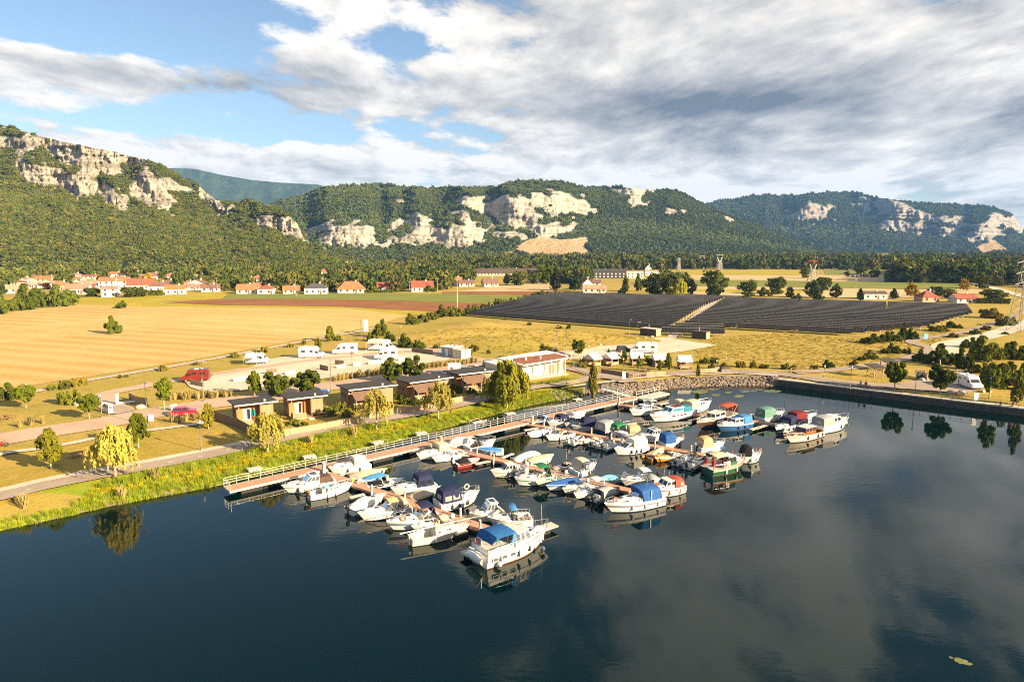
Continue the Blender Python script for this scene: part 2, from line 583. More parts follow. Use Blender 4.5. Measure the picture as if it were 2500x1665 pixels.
# grassy mounds beside the solar field
MOUNDS = [(g('T6', 300, 430), 24, 12, 2.6, .15), (g('T6', 700, 480), 20, 9, 2.2, -.2), (g('T6', 1050, 430), 26, 11, 2.6, -.25), (g('T6', 500, 350), 16, 10, 2.0, -.5)]
for c, rx, ry, hh, an in MOUNDS:
 ca, sa = math.cos(an), math.sin(an)
 ux, uy = (X - c.x) * ca + (Y - c.y) * sa, -(X - c.x) * sa + (Y - c.y) * ca
 Zg = Zg + hh * np.exp(-((ux / rx) ** 2 + (uy / ry) ** 2) * 1.6) * (np.abs(ux) < rx * 1.6) * (np.abs(uy) < ry * 1.6)
Zg = np.where(sd > 3, Zg + fbm(X * 0.15, Y * 0.15, octv=3) * 0.10, Zg)
ny, nx = X.shape
idx = np.arange(ny * nx).reshape(ny, nx)
Fq = np.stack([idx[:-1, :-1], idx[:-1, 1:], idx[1:, 1:], idx[1:, :-1]], -1).reshape(-1, 4)
gme = mesh_np('ground', np.stack([X, Y, Zg], -1).reshape(-1, 3), Fq, [GRASS, LUSH, EARTH], smooth=True)
cx, cy = X[:-1, :-1] + .5, Y[:-1, :-1] + .5
csd = sd[:-1, :-1]
mi = np.zeros(cx.shape, np.int32)
mi[(csd > -3) & (csd < 9.0) & (cx < 16) & (cx > -95)] = 1
mi[(csd < 0.3) | ((csd < 3.6) & (cx > 15) & (cx < 62))] = 2
mi[(csd > 1.5) & (csd < 8) & (cx < -52) & (cy < 80)] = 0
gme.polygons.foreach_set('material_index', mi.ravel())
tag(link('ground', gme), 'golden dry grass meadows and green lake bank', kind='structure')

def land_z(x, y):
 """height of the ground sheet"""
 x_, y_ = np.atleast_1d(x), np.atleast_1d(y)
 i = np.clip(np.searchsorted(gx, x_) - 1, 0, nx - 2)
 j = np.clip(np.searchsorted(gy, y_) - 1, 0, ny - 2)
 tx, ty = (x_ - gx[i]) / (gx[i + 1] - gx[i]), (y_ - gy[j]) / (gy[j + 1] - gy[j])
 r = (Zg[j, i] * (1 - tx) + Zg[j, i + 1] * tx) * (1 - ty) + (Zg[j + 1, i] * (1 - tx) + Zg[j + 1, i + 1] * tx) * ty
 return r if np.ndim(x) else float(r[0])

lk = MB()
lk.add([(-200, -250, 0), (360, -250, 0), (360, 175, 0), (-200, 175, 0)], [(0, 1, 2, 3)])
tag(lk.build('lake', WATER), 'dark calm lake water mirroring boats and sky', kind='structure')

LIFT = [0.07]

def sheet(name, pts, m, label=None, lift=None, sub=None):
 """a level patch lying on the ground"""
 LIFT[0] += 0.004
 z = LAND + (LIFT[0] if lift is None else lift)
 mb = MB()
 mb.add([(p[0], p[1], z) for p in pts], [tuple(range(len(pts)))])
 me = mb.mesh(name, m)
 import bmesh
 bm = bmesh.new()
 bm.from_mesh(me)
 bmesh.ops.triangulate(bm, faces=bm.faces[:])
 for f in bm.faces:
  if f.normal.z < 0:
   f.normal_flip()
 bm.to_mesh(me)
 bm.free()
 return tag(link(name, me), label, kind='structure')

def gp(c, *xy):
 return [g(c, x, y) for x, y in xy]

def ribbon(pts, wd):
 """left and right edges of a road of width wd (single or per point)"""
 # smooth the line first
 P = [Vector((p[0], p[1], 0)) for p in pts]
 out = []
 for i in range(len(P) - 1):
  p0, p1, p2, p3 = P[max(i - 1, 0)], P[i], P[i + 1], P[min(i + 2, len(P) - 1)]
  for s_ in range(6):
   t_ = s_ / 6
   out.append(0.5 * ((2 * p1) + (p2 - p0) * t_ + (2 * p0 - 5 * p1 + 4 * p2 - p3) * t_ ** 2 + (3 * p1 - p0 - 3 * p2 + p3) * t_ ** 3))
 out.append(P[-1])
 L, R = [], []
 for i, p in enumerate(out):
  d = (out[min(i + 1, len(out) - 1)] - out[max(i - 1, 0)]).normalized()
  n = Vector((-d.y, d.x, 0)) * (wd / 2)
  L.append(p + n)
  R.append(p - n)
 return out, L, R

def road(name, pts, wd, m, label, lift=None):
 LIFT[0] += 0.004
 z = LAND + (LIFT[0] if lift is None else lift)
 ln, L, R = ribbon(pts, wd)
 mb = MB()
 n = len(L)
 mb.add([(p.x, p.y, z) for p in L] + [(p.x, p.y, z) for p in R], [(n + i, n + i + 1, i + 1, i) for i in range(n - 1)])
 tag(mb.build(name, m), label, kind='structure')
 return ln, z

sheet('wheat_field', gp('Z', (-700, 1040), (0, 897), (190, 868), (430, 830), (640, 791), (705, 779), (640, 771), (500, 762), (330, 751), (250, 764), (0, 790), (-700, 850)), WHEAT, 'golden harvested wheat field nearest the track')
sheet('stubble_field', gp('Z', (-700, 850), (0, 790), (250, 764), (330, 751), (500, 762), (640, 771), (705, 779), (790, 766), (850, 752), (905, 735), (955, 722), (930, 716), (800, 706), (520, 705), (420, 712), (200, 735), (0, 758), (-700, 815)), PALEWHEAT, 'pale cut stubble field across the middle')
sheet('golden_field', gp('Z', (-700, 815), (0, 758), (200, 735), (420, 712), (520, 705), (250, 696), (185, 699), (0, 722), (-700, 760)), WHEAT, 'golden field behind the pale stubble')
sheet('light_field', gp('S', (185, 743), (380, 742), (540, 745.5), (800, 748.5), (1060, 762), (1020, 769), (985, 769), (850, 754), (552, 751), (270, 747)), CROP_YELLOW, 'light yellow strip before the ploughed field')
sheet('ploughed_field', gp('S', (400, 739), (540, 730.5), (800, 731.5), (1100, 739), (1190, 742), (1130, 762), (1060, 762), (800, 748), (540, 745)), PLOUGH, 'red brown ploughed field before the village')
sheet('yellow_field', gp('S', (-600, 727), (190, 728), (330, 724), (400, 720), (540, 714), (600, 714), (560, 729), (400, 736), (380, 741), (180, 743), (-600, 750)), CROP_YELLOW, 'bright yellow field beside the village')
sheet('crop_field', gp('S', (560, 716), (800, 715), (1080, 718), (1300, 722), (1200, 741), (1100, 738), (800, 730.7), (540, 729.8)), CROP_GREEN, 'striped green crop field before the houses')
sheet('hay_field', gp('S', (1118, 712), (1215, 700), (1290, 692), (1345, 688), (1350, 711), (1230, 712.5)), STUBBLE, 'pale hay field behind the brown strip')
sheet('brown_strip', gp('S', (1080, 713), (1380, 711), (1375, 719), (1300, 721), (1080, 717)), PLOUGH, 'narrow strip of brown ploughed earth')
sheet('sunflower_field', gp('S', (1612, 661), (1955, 661), (1950, 670.5), (1612, 670.5)), CROP_YELLOW, 'yellow sunflower field below the woods')
sheet('far_green_field', gp('S', (2010, 660), (2270, 662), (2240, 671), (2015, 671)), CROP_GREEN, 'green field below the far woods')
sheet('far_stubble_field', gp('S', (1625, 671.5), (2195, 673), (2195, 689), (2000, 687), (1800, 684), (1640, 684)), STUBBLE, 'pinkish stubble field behind the green one')
sheet('maize_field', gp('S', (1630, 685), (1800, 684.5), (2000, 688), (2230, 690), (2370, 694), (2350, 706), (2200, 706), (2000, 702), (1820, 699), (1690, 698)), CROP_GREEN, 'long green maize field behind the trees')
sheet('golden_strip', gp('S', (1660, 700), (1820, 700), (2000, 703), (2200, 707), (2395, 706), (2400, 716), (2200, 728), (1990, 726), (1690, 722)), STUBBLE, 'golden strip behind the solar panels')
sheet('yellow_strip', gp('S', (1690, 706), (1990, 709), (1990, 716), (1690, 713)), CROP_YELLOW, 'yellow strip inside the golden field')

PATH_LN, PATH_Z = road('bike_path', gp('S', (-260, 1262), (0, 1213), (110, 1187), (265, 1157), (425, 1128), (560, 1101), (690, 1072), (850, 1038), (1000, 1013), (1130, 987), (1210, 966), (1310, 945), (1390, 938)), 3.3, ASPHALT, 'grey cycle path along the lake bank')
VERGE, _ = road('path_verge', [(p[0] - 1.9, p[1] + 2.1) for p in gp('S', (-260, 1262), (0, 1213), (110, 1187), (265, 1157), (425, 1128), (560, 1101), (690, 1072), (850, 1038), (1000, 1013), (1130, 987), (1210, 966))], 1.6, GRAVEL, 'pale stony verge beside the cycle path', lift=0.06)
road('main_road', gp('S', (-260, 1100), (0, 1073), (90, 1058), (180, 1045), (260, 1032), (340, 1016), (420, 1002), (520, 986), (620, 975), (700, 965)), 8.0, REDROAD, 'pinkish road behind the lawn')
road('parking_road', gp('S', (660, 972), (760, 950), (880, 934), (1000, 916), (1100, 904), (1180, 893), (1260, 880)), 8.5, REDROAD, 'parking road behind the wooden cabins')
road('loop_road', gp('P1', (1010, 350), (900, 300), (840, 250), (900, 205), (1060, 170), (1330, 120), (1560, 80)), 4.2, REDROAD, 'reddish loop road into the camper park')
sheet('junction_pad', gp('P1', (880, 340), (1000, 300), (1120, 345), (960, 380), (860, 370)), ASPHALT, 'dark service pad by the pumps')
sheet('camper_park', gp('T5', (-160, 520), (0, 460), (330, 420), (520, 330), (740, 296), (1010, 272), (1330, 250), (1700, 240), (1990, 296), (2100, 330), (1830, 362), (1650, 400), (1280, 440), (900, 500), (690, 560), (480, 580), (0, 600), (-120, 560)), GRAVEL, 'pale gravel pitches of the camper park')
road('camper_lane', gp('T5', (-150, 480), (150, 440), (500, 390), (900, 335), (1300, 295), (1700, 268), (1950, 300)), 3.6, REDROAD, 'pink lane through the camper park')
road('farm_track', gp('Z', (-200, 948), (60, 905), (200, 876), (430, 837), (640, 797), (740, 777), (800, 768), (860, 755)), 2.4, CONCRETE_G, 'pale concrete farm track beside the wheat')
road('entrance_road', gp('S', (880, 822), (930, 826), (975, 838), (1040, 850), (1100, 866), (1180, 882)), 5.0, REDROAD, 'entrance road to the camper park')
road('harbour_road', gp('S', (1180, 885), (1280, 872), (1370, 860), (1440, 850), (1530, 838), (1600, 830)), 6.0, REDROAD, 'road running to the solar field gate')
sheet('solar_yard', gp('T6', (1090, 545), (1300, 500), (1560, 455), (1820, 425), (2210, 482), (1980, 525), (1700, 560), (1400, 560), (1150, 585)), GRAVEL, 'pale gravel yard before the solar gate')
road('solar_track', gp('T6', (1860, 440), (1960, 360), (2040, 290), (2110, 230), (2190, 175), (2240, 160)), 3.2, GRAVEL, 'white track between the solar blocks')
road('promenade', gp('S', (1380, 938), (1440, 924), (1520, 912), (1600, 917), (1700, 908), (1790, 909), (1890, 913), (1960, 922)), 4.2, ASPHALT, 'promenade behind the stone bank')
road('promenade_edge', gp('S', (1400, 944), (1480, 934), (1540, 926), (1640, 918), (1720, 915), (1800, 913), (1900, 919)), 1.2, GRAVEL, 'pale gravel edge of the promenade')
road('hut_lane', gp('P6', (500, 400), (640, 430), (800, 470), (950, 500), (1000, 520)), 4.5, ASPHALT, 'lane past the harbour building')
road('quay_road', gp('P8', (-80, 330), (120, 362), (330, 380), (520, 390), (700, 400), (880, 410), (1010, 425)), 5.2, ASPHALT, 'grey road along the quay')
sheet('camper_turnaround', gp('P8', (520, 370), (650, 350), (900, 350), (1040, 385), (1040, 420), (900, 432), (640, 415)), ASPHALT, 'grey turning place by the playground')
road('winding_path', gp('T7', (700, 620), (850, 612), (1100, 590), (1400, 543), (1560, 505), (1665, 468), (1680, 440), (1550, 404), (1620, 374), (1850, 344), (2100, 282), (2330, 195)), 3.6, ASPHALT, 'winding path climbing past the meadow')
road('white_track', gp('T7', (1870, 500), (1810, 460), (1790, 425), (1900, 395), (2120, 350), (2355, 272), (2600, 190)), 7.0, GRAVEL, 'white gravel track beside the pylon')
road('dam_road', gp('V8', (900, 270), (1060, 305), (1200, 345), (1346, 385), (1500, 430)), 7.0, GRAVEL, 'pale road below the dam')
road('gravel_path', gp('P1', (-60, 730), (80, 695), (330, 665), (640, 610), (800, 575), (1000, 545), (1230, 515), (1330, 500), (1600, 465), (1700, 445)), 1.5, GRAVEL, 'pale footpath across the lawn')
sheet('lawn', gp('T4', (-200, 1010), (0, 985), (250, 940), (620, 880), (850, 815), (950, 835), (1280, 770), (1640, 880), (1380, 930), (1000, 1010), (600, 1090), (0, 1200), (-200, 1240)), LAWN, 'sunny park lawn with young trees', lift=0.03)
# dashed centre line of the cycle path
acc, dash, mb = 0.0, 0, MB()
for i in range(len(PATH_LN) - 1):
 a, b = PATH_LN[i], PATH_LN[i + 1]
 L = (b - a).length
 d = (b - a).normalized()
 n = Vector((-d.y, d.x, 0)) * 0.06
 s = (-acc) % 4.0
 while s < L:
  p, q = a + d * s, a + d * min(s + 1.8, L)
  mb.add([(p + n)[:2] + (PATH_Z + .004,), (p - n)[:2] + (PATH_Z + .004,), (q - n)[:2] + (PATH_Z + .004,), (q + n)[:2] + (PATH_Z + .004,)], [(3, 2, 1, 0)])
  s += 4.0
 acc = (acc + L) % 4.0
tag(mb.build('path_marking', mat('road_paint', (0.75, 0.72, 0.66), 0.8)), 'dashed white centre line on the cycle path', kind='structure')
# ------------------------------------------------------------------ foliage meshes
def leaf_quads(C, N, size, rs, asp=1.35, droop=0.0):
 """one bent quad per centre C, roughly facing N"""
 n = len(C)
 N = N + rs.normal(0, 0.55, (n, 3))
 N /= np.linalg.norm(N, axis=1, keepdims=True) + 1e-9
 A = np.cross(N, rs.normal(0, 1, (n, 3)) if not droop else np.tile([0.0, 0.0, 1.0], (n, 1)) + rs.normal(0, 0.2, (n, 3)))
 A /= np.linalg.norm(A, axis=1, keepdims=True) + 1e-9
 B = np.cross(N, A)
 s = (size * rs.uniform(0.6, 1.25, n))[:, None]
 l = s * (asp + droop)
 V = np.stack([C - B * l, C + A * s, C + B * l, C - A * s], 1).reshape(-1, 3)
 return V

def quad_faces(n):
 return np.arange(n * 4).reshape(n, 4)

def crown_points(n, rs, shape='round', clumps=26):
 """points in clumps over a crown of unit radius standing on z=0..2; returns points and outward normals"""
 cc = []
 while len(cc) < clumps * 1.45:
  p = rs.uniform(-1, 1, 3)
  r = np.linalg.norm(p)
  if r > 1.08 or r < 0.3:
   continue
  if shape == 'round':
   q = np.array([p[0], p[1], 1 + p[2]])
  elif shape == 'oval':
   q = np.array([p[0] * .8 * (1.1 - .28 * (p[2] + .2)), p[1] * .8 * (1.1 - .28 * (p[2] + .2)), 1 + p[2]])
  elif shape == 'cone':
   h = (p[2] + 1) / 2
   q = np.array([p[0] * (1.05 - h), p[1] * (1.05 - h), 2 * h])
  elif shape == 'column':
   h = (p[2] + 1) / 2
   wd = 0.55 * math.sin(math.pi * (0.12 + 0.8 * h)) + .15
   q = np.array([p[0] * wd, p[1] * wd, 2 * h])
  elif shape == 'bush':
   q = np.array([p[0], p[1], abs(p[2]) * 1.15 + .1])
  cc.append(q)
 cc = np.array(cc)
 clumps = len(cc)
 cr = rs.uniform(0.12, 0.37, clumps)
 if shape == 'cone':
  cr *= 0.75
 i = rs.randint(0, clumps, n)
 d = rs.normal(0, 1, (n, 3))
 d /= np.linalg.norm(d, axis=1, keepdims=True)
 P = cc[i] + d * (cr[i] * rs.uniform(0.55, 1.0, n))[:, None]
 P[:, 2] = np.maximum(P[:, 2], 0.02)
 return P, d

def crown_mesh(name, n, size, shape, seed, m, clumps=26):
 rs = np.random.RandomState(seed)
 P, d = crown_points(n, rs, shape, clumps)
 return mesh_np(name, leaf_quads(P, d, size, rs), quad_faces(n), [m])

def willow_mesh(name, seed, m, strands=225, per=13):
 """weeping crown of unit radius, z 0..2: hanging strands of narrow leaves"""
 rs = np.random.RandomState(seed)
 C, D = [], []
 ncl = strands // 9
 for c_ in range(ncl):
  a0, r0 = rs.uniform(0, 6.283), math.sqrt(rs.uniform(0.0, .85))
  t0 = 1.9 - 0.85 * r0 ** 2 + rs.normal(0, .16)
  for i in range(9):
   cx_, cy_ = r0 * math.cos(a0) + rs.normal(0, .13), r0 * math.sin(a0) + rs.normal(0, .13)
   ln = rs.uniform(0.35, 1.15) * (0.55 + 0.5 * r0)
   sw = rs.uniform(.0, .22)
   for j in range(per):
    f = j / per
    z = t0 + rs.normal(0, .03) - ln * f ** 1.2
    if z < 0.04:
     break
    C.append((cx_ * (1 + sw * math.sin(f * 2.2)) + rs.normal(0, .03), cy_ * (1 + sw * math.sin(f * 2.2)) + rs.normal(0, .03), z))
    D.append((math.cos(a0), math.sin(a0), 0.35))
 C, D = np.array(C), np.array(D, float)
 return mesh_np(name, leaf_quads(C, D, 0.052, rs, 1.2, droop=0.5), quad_faces(len(C)), [m])

def scatter(name, pts, scales, protos, m_label, zsc=None, seed=1):
 """one object of kind stuff: instances of small meshes on points (geometry nodes)"""
 pts = np.asarray(pts, np.float32)
 n = len(pts)
 rs = np.random.RandomState(seed)
 me = bpy.data.meshes.new(name)
 me.vertices.add(n)
 me.vertices.foreach_set('co', pts.ravel())
 sc = np.asarray(scales, np.float32)
 sv = np.stack([sc, sc, sc * (1.0 if zsc is None else np.asarray(zsc, np.float32))], -1)
 at = me.attributes.new('sc', 'FLOAT_VECTOR', 'POINT')
 at.data.foreach_set('vector', sv.astype(np.float32).ravel())
 at = me.attributes.new('rot', 'FLOAT_VECTOR', 'POINT')
 rv = np.zeros((n, 3), np.float32)
 rv[:, 2] = rs.uniform(0, 6.283, n)
 rv[:, :2] = rs.normal(0, 0.06, (n, 2))
 at.data.foreach_set('vector', rv.ravel())
 at = me.attributes.new('pick', 'INT', 'POINT')
 at.data.foreach_set('value', rs.randint(0, len(protos), n).astype(np.int32))
 o = link(name, me)
 ng = bpy.data.node_groups.new(name, 'GeometryNodeTree')
 ng.interface.new_socket('Geometry', in_out='INPUT', socket_type='NodeSocketGeometry')
 ng.interface.new_socket('Geometry', in_out='OUTPUT', socket_type='NodeSocketGeometry')
 gi, go = ng.nodes.new('NodeGroupInput'), ng.nodes.new('NodeGroupOutput')
 g2i = ng.nodes.new('GeometryNodeGeometryToInstance')
 for p in protos:
  oi = ng.nodes.new('GeometryNodeObjectInfo')
  oi.inputs['Object'].default_value = p
  oi.inputs['As Instance'].default_value = True
  ng.links.new(oi.outputs['Geometry'], g2i.inputs[0])
 g2i2 = ng.nodes.new('GeometryNodeInstanceOnPoints')
 g2i2.inputs['Pick Instance'].default_value = True
 for key, typ, sock in (('sc', 'FLOAT_VECTOR', 'Scale'), ('rot', 'FLOAT_VECTOR', 'Rotation'), ('pick', 'INT', 'Instance Index')):
  na = ng.nodes.new('GeometryNodeInputNamedAttribute')
  na.data_type = typ
  na.inputs['Name'].default_value = key
  ng.links.new([q for q in na.outputs if q.enabled][0], g2i2.inputs[sock])
 ng.links.new(gi.outputs[0], g2i2.inputs['Points'])
 if len(protos) == 1:
  pass
 # several instances: join as separate instances
 ng.nodes.remove(g2i)
 jn = ng.nodes.new('GeometryNodeJoinGeometry')
 for nd in [q for q in ng.nodes if q.bl_idname == 'GeometryNodeObjectInfo']:
  ng.links.new(nd.outputs['Geometry'], jn.inputs[0])
 ng.links.new(jn.outputs[0], g2i2.inputs['Instance'])
 ng.links.new(g2i2.outputs[0], go.inputs[0])
 md = o.modifiers.new('scatter', 'NODES')
 md.node_group = ng
 return tag(o, m_label, kind='stuff')

PROTO = bpy.data.collections.new('prototypes')     # source meshes of scattered stuff, kept out of the scene

def proto(name, me):
 o = bpy.data.objects.new(name, me)
 PROTO.objects.link(o)
 return o

L_FOREST = leaf_mat('forest_leaves', (0.12, 0.145, 0.028), (0.073, 0.10, 0.02), (0.21, 0.18, 0.04), 0.15, 0.7)
L_FAR = leaf_mat('far_forest_leaves', (0.118, 0.148, 0.044), (0.078, 0.108, 0.035), (0.17, 0.17, 0.05), 0.10, 0.5)
L_TREE = leaf_mat('tree_leaves', (0.13, 0.15, 0.02), (0.08, 0.11, 0.016), (0.20, 0.18, 0.025), 0.22, 0.5)
L_YOUNG = leaf_mat('young_tree_leaves', (0.17, 0.195, 0.018), (0.11, 0.14, 0.014), (0.28, 0.22, 0.02), 0.3, 0.6)
L_WILLOW = leaf_mat('willow_leaves', (0.44, 0.38, 0.075), (0.33, 0.30, 0.06), (0.48, 0.40, 0.09), 0.35, 0.5)
L_WILLOW2 = leaf_mat('green_willow_leaves', (0.42, 0.40, 0.04), (0.32, 0.32, 0.032), None, 0.3)
L_DARK = leaf_mat('conifer_needles', (0.030, 0.048, 0.018), (0.045, 0.058, 0.022), (0.06, 0.06, 0.03), 0.08, 0.5)
L_PURPLE = leaf_mat('purple_leaves', (0.05, 0.022, 0.022), (0.08, 0.03, 0.025), None, 0.1)
L_GOLD = leaf_mat('golden_leaves', (0.40, 0.27, 0.015), (0.30, 0.21, 0.015), None, 0.25)
L_BUSH = leaf_mat('bush_leaves', (0.17, 0.17, 0.024), (0.10, 0.12, 0.018), (0.29, 0.21, 0.035), 0.2, 0.7)
L_REED = leaf_mat('reed_blades', (0.23, 0.31, 0.02), (0.32, 0.37, 0.03), (0.40, 0.35, 0.06), 0.3, 0.6)
L_FLOWER = leaf_mat('yellow_marsh_flowers', (0.50, 0.37, 0.012), (0.38, 0.32, 0.015), None, 0.25)
L_PAMPAS = leaf_mat('pale_tuft_grass', (0.44, 0.34, 0.14), (0.36, 0.28, 0.10), (0.30, 0.26, 0.09), 0.3, 0.7)
BARK = mat('bark', (0.20, 0.135, 0.085), 0.9, vary=0.4, scale=6)
PALEBARK = mat('pale_bark', (0.40, 0.30, 0.21), 0.9, vary=0.3, scale=6)

FAR_TREES = [proto('forest_crown', crown_mesh('forest_crown', 150, 0.22, sh, 20 + i, L_FOREST, 12)) for i, sh in enumerate(('round', 'round', 'oval', 'bush'))]
RIDGE_TREES = [proto('ridge_crown', crown_mesh('ridge_crown', 80, 0.30, sh, 30 + i, L_FAR, 9)) for i, sh in enumerate(('round', 'bush', 'oval'))]

# ------------------------------------------------------------------ mountains
def rock_mat(name, rock, rock2, veg, warm):
 m = bpy.data.materials.new(name)
 m.use_nodes = True
 t = NT(m.node_tree)
 co = t.n('ShaderNodeNewGeometry').outputs['Position']
 cl = t.n('ShaderNodeAttribute', attribute_name='cliff').outputs['Fac']
 sd_ = t.n('ShaderNodeAttribute', attribute_name='sand').outputs['Fac']
 st = t.n('ShaderNodeMapping', i={0: co, 'Scale': (1.0, 1.0, 0.25)}).outputs[0]
 a = t.noise(st, 0.06, 8.0, 0.65, 0.3)
 b = t.noise(co, 0.02, 6.0, 0.6)
 c = t.mix(t.mapr(a, 0.36, 0.62), rock2, rock)
 c = t.mix(t.m('MULTIPLY', t.mapr(b, 0.5, 0.7), 0.6), c, warm)
 z3 = t.n('ShaderNodeMapping', i={0: co, 'Scale': (.15, .15, 2.2)}).outputs[0]
 c = t.mix(t.m('MULTIPLY', t.mapr(t.noise(z3, .05, 5.0, .6, .4), .50, .62), .7), c, tuple(x * .5 for x in rock2))
 vs = t.n('ShaderNodeMapping', i={0: co, 'Scale': (1.6, 1.6, .10)}).outputs[0]
 c = t.mix(t.m('MULTIPLY', t.mapr(t.noise(vs, .12, 6.0, .65), .54, .68), .6), c, (.15, .13, .11))
 c = t.mix(t.m('MULTIPLY', sd_, t.mapr(a, .3, .6, .6, 1.0)), c, (0.44, 0.29, 0.15))
 c = t.mix(t.m('MULTIPLY', t.mapr(t.noise(co, .11, 6.0, .7), .57, .62), t.m('SUBTRACT', 1.0, sd_)), c, veg)
 v = t.mix(t.mapr(t.noise(co, 0.035, 6.0, 0.65), 0.4, 0.6), veg, tuple(x * 1.6 for x in veg))
 f = t.m('ADD', cl, t.m('MULTIPLY', t.m('SUBTRACT', t.noise(co, 0.05, 7.0, 0.65), 0.5), 1.1))
 c = t.mix(t.mapr(f, 0.40, 0.56), v, c)
 p = t.n('ShaderNodeBsdfPrincipled', i={'Base Color': c, 'Roughness': 0.95, 'Specular IOR Level': 0.1})
 bm = t.n('ShaderNodeBump', i={'Strength': 1.0, 'Distance': 5.0, 'Height': t.noise(st, 0.10, 7.0, 0.65)})
 t.set(p.inputs['Normal'], bm.outputs[0])
 t.set(t.n('ShaderNodeOutputMaterial').inputs[0], p.outputs[0])
 return m

def mountain(name, label, crest, foot, y_foot, y_crest, cliffs, sands, step, nt, m, rough, noise_sc, ntrees, tscale, protos, seed, tree_lab, blur=3):
 """a ridge: each bearing climbs from the foot to the crest, steeply where there is cliff, gently elsewhere"""
 cr = np.array(crest, float)
 us = np.arange(cr[0, 0], cr[-1, 0] + 1, step)
 vc = np.interp(us, cr[:, 0], cr[:, 1])
 vc = vc + fbm(us * 0.06, us * 0 + 3.3, octv=3, seed=seed) * rough[0]
 yf = np.interp(us, [p[0] for p in y_foot], [p[1] for p in y_foot])
 yc = np.interp(us, [p[0] for p in y_crest], [p[1] for p in y_crest])
 vf = 600 + (CAMH - foot) * FPX / yf
 T = np.linspace(0, 1, nt)
 U = np.repeat(us[None], nt, 0)
 V = vf[None] + (vc - vf)[None] * T[:, None]
 cl = np.zeros(U.shape)
 wob = fbm(U * 0.05, V * 0.05, octv=3, seed=seed + 5) * 20 + fbm(U * .22, V * .22, octv=3, seed=seed + 7) * 16
 for p in cliffs:
  cl = np.maximum(cl, inside(p, U + wob, V + wob * .6).astype(float))
 sa = np.zeros(U.shape)
 for p in sands:
  sa = np.maximum(sa, inside(p, U + wob * .5, V + wob * .3).astype(float))

 def soft(a, n):
  for _ in range(n):
   q = np.pad(a, 1, mode='edge')
   a = (a + q[2:, 1:-1] + q[:-2, 1:-1] + q[1:-1, 2:] + q[1:-1, :-2]) / 5
  return a
 cl = (soft(cl, 4) > .16).astype(float)
 near = soft(np.repeat(np.repeat(cl[::4, ::4], 4, 0), 4, 1)[:nt, :len(us)], 40)
 crag = fbm(U * .075, V * .13, octv=4, seed=seed + 21)
 cl = np.maximum(cl, ((crag > .17 - near * .25) & (near > .015)).astype(float))
 cl = cl * (fbm(U * .16, V * .16, octv=2, seed=seed + 31) < .17)
 clm = np.clip(soft(np.maximum(cl, sa), blur) * 1.7, 0, 1)
 clw = soft(cl, blur + 2)
 wgt = 1 - 0.86 * clw
 cs = np.cumsum(wgt, 0)
 cs = cs / (nt * 0.97)
 cs = soft(cs, 2)
 for _ in range(10):
  q = np.pad(cs, ((0, 0), (2, 2)), mode='edge')
  cs = (q[:, :-4] + q[:, 1:-3] + cs + q[:, 3:-1] + q[:, 4:]) / 5
 D = yf[None] + (yc - yf)[None] * cs
 fade = np.minimum(1, T[:, None] * 6) * np.ones_like(D)
 D = D + fade * fbm(U * noise_sc, V * noise_sc * 1.3, octv=5, seed=seed) * rough[1]
 D = D + fade * fbm(U * noise_sc * 9, V * noise_sc * 3, octv=4, seed=seed + 2) * rough[1] * 0.45 * (0.12 + clw)
 D = D + fade * fbm(U * noise_sc, V * noise_sc * 14, octv=2, seed=seed + 3) * rough[1] * 0.16 * clw
 Xm, Ym, Zm = at_depth(U, V, D)
 # the far side falls away
 bx, by, bz = [], [], []
 for q in (0.15, 0.4, 0.8):
  bx.append(Xm[-1] * (1 + q * .25))
  by.append(Ym[-1] * (1 + q * .25))
  bz.append(Zm[-1] * (1 - q) + (-5) * q)
 Xa, Ya, Za = np.vstack([Xm, bx]), np.vstack([Ym, by]), np.vstack([Zm, bz])
 na_, nu = Xa.shape
 ix = np.arange(na_ * nu).reshape(na_, nu)
 F = np.stack([ix[:-1, :-1], ix[:-1, 1:], ix[1:, 1:], ix[1:, :-1]], -1).reshape(-1, 4)
 me = mesh_np(name, np.stack([Xa, Ya, Za], -1).reshape(-1, 3), F, [m], smooth=True)
 for key, arr in (('cliff', clm), ('sand', soft(sa, 2))):
  at = me.attributes.new(key, 'FLOAT', 'POINT')
  at.data.foreach_set('value', np.vstack([arr, np.zeros((3, nu))]).astype(np.float32).ravel())
 tag(link(name, me), label, kind='structure')
 if ntrees:
  rs = np.random.RandomState(seed)
  P = np.stack([Xm, Ym, Zm], -1)
  area = np.linalg.norm(np.cross(P[1:, :-1] - P[:-1, :-1], P[:-1, 1:] - P[:-1, :-1]), axis=-1)
  cm = clm[:-1, :-1] + fbm(Xm[:-1, :-1] * .03, Zm[:-1, :-1] * .05, octv=3, seed=seed + 9) * 0.9
  area = area * (cm < 0.24)
  pr_ = (area / area.sum()).ravel()
  ci = rs.choice(len(pr_), ntrees, p=pr_)
  i, j = ci // (nu - 1), ci % (nu - 1)
  a, b = rs.uniform(0, 1, ntrees)[:, None], rs.uniform(0, 1, ntrees)[:, None]
  pp = (P[i, j] * (1 - a) + P[i + 1, j] * a) * (1 - b) + (P[i, j + 1] * (1 - a) + P[i + 1, j + 1] * a) * b
  sc = (rs.uniform(0.55, 1.0, ntrees) + (rs.uniform(0, 1, ntrees) ** 4) * .9) * tscale
  pp[:, 2] -= sc * 0.75
  scatter(name + '_forest', pp, sc, protos, tree_lab, seed=seed)

def poly(c, *xy):
 return [k(c, x, y) for x, y in xy]

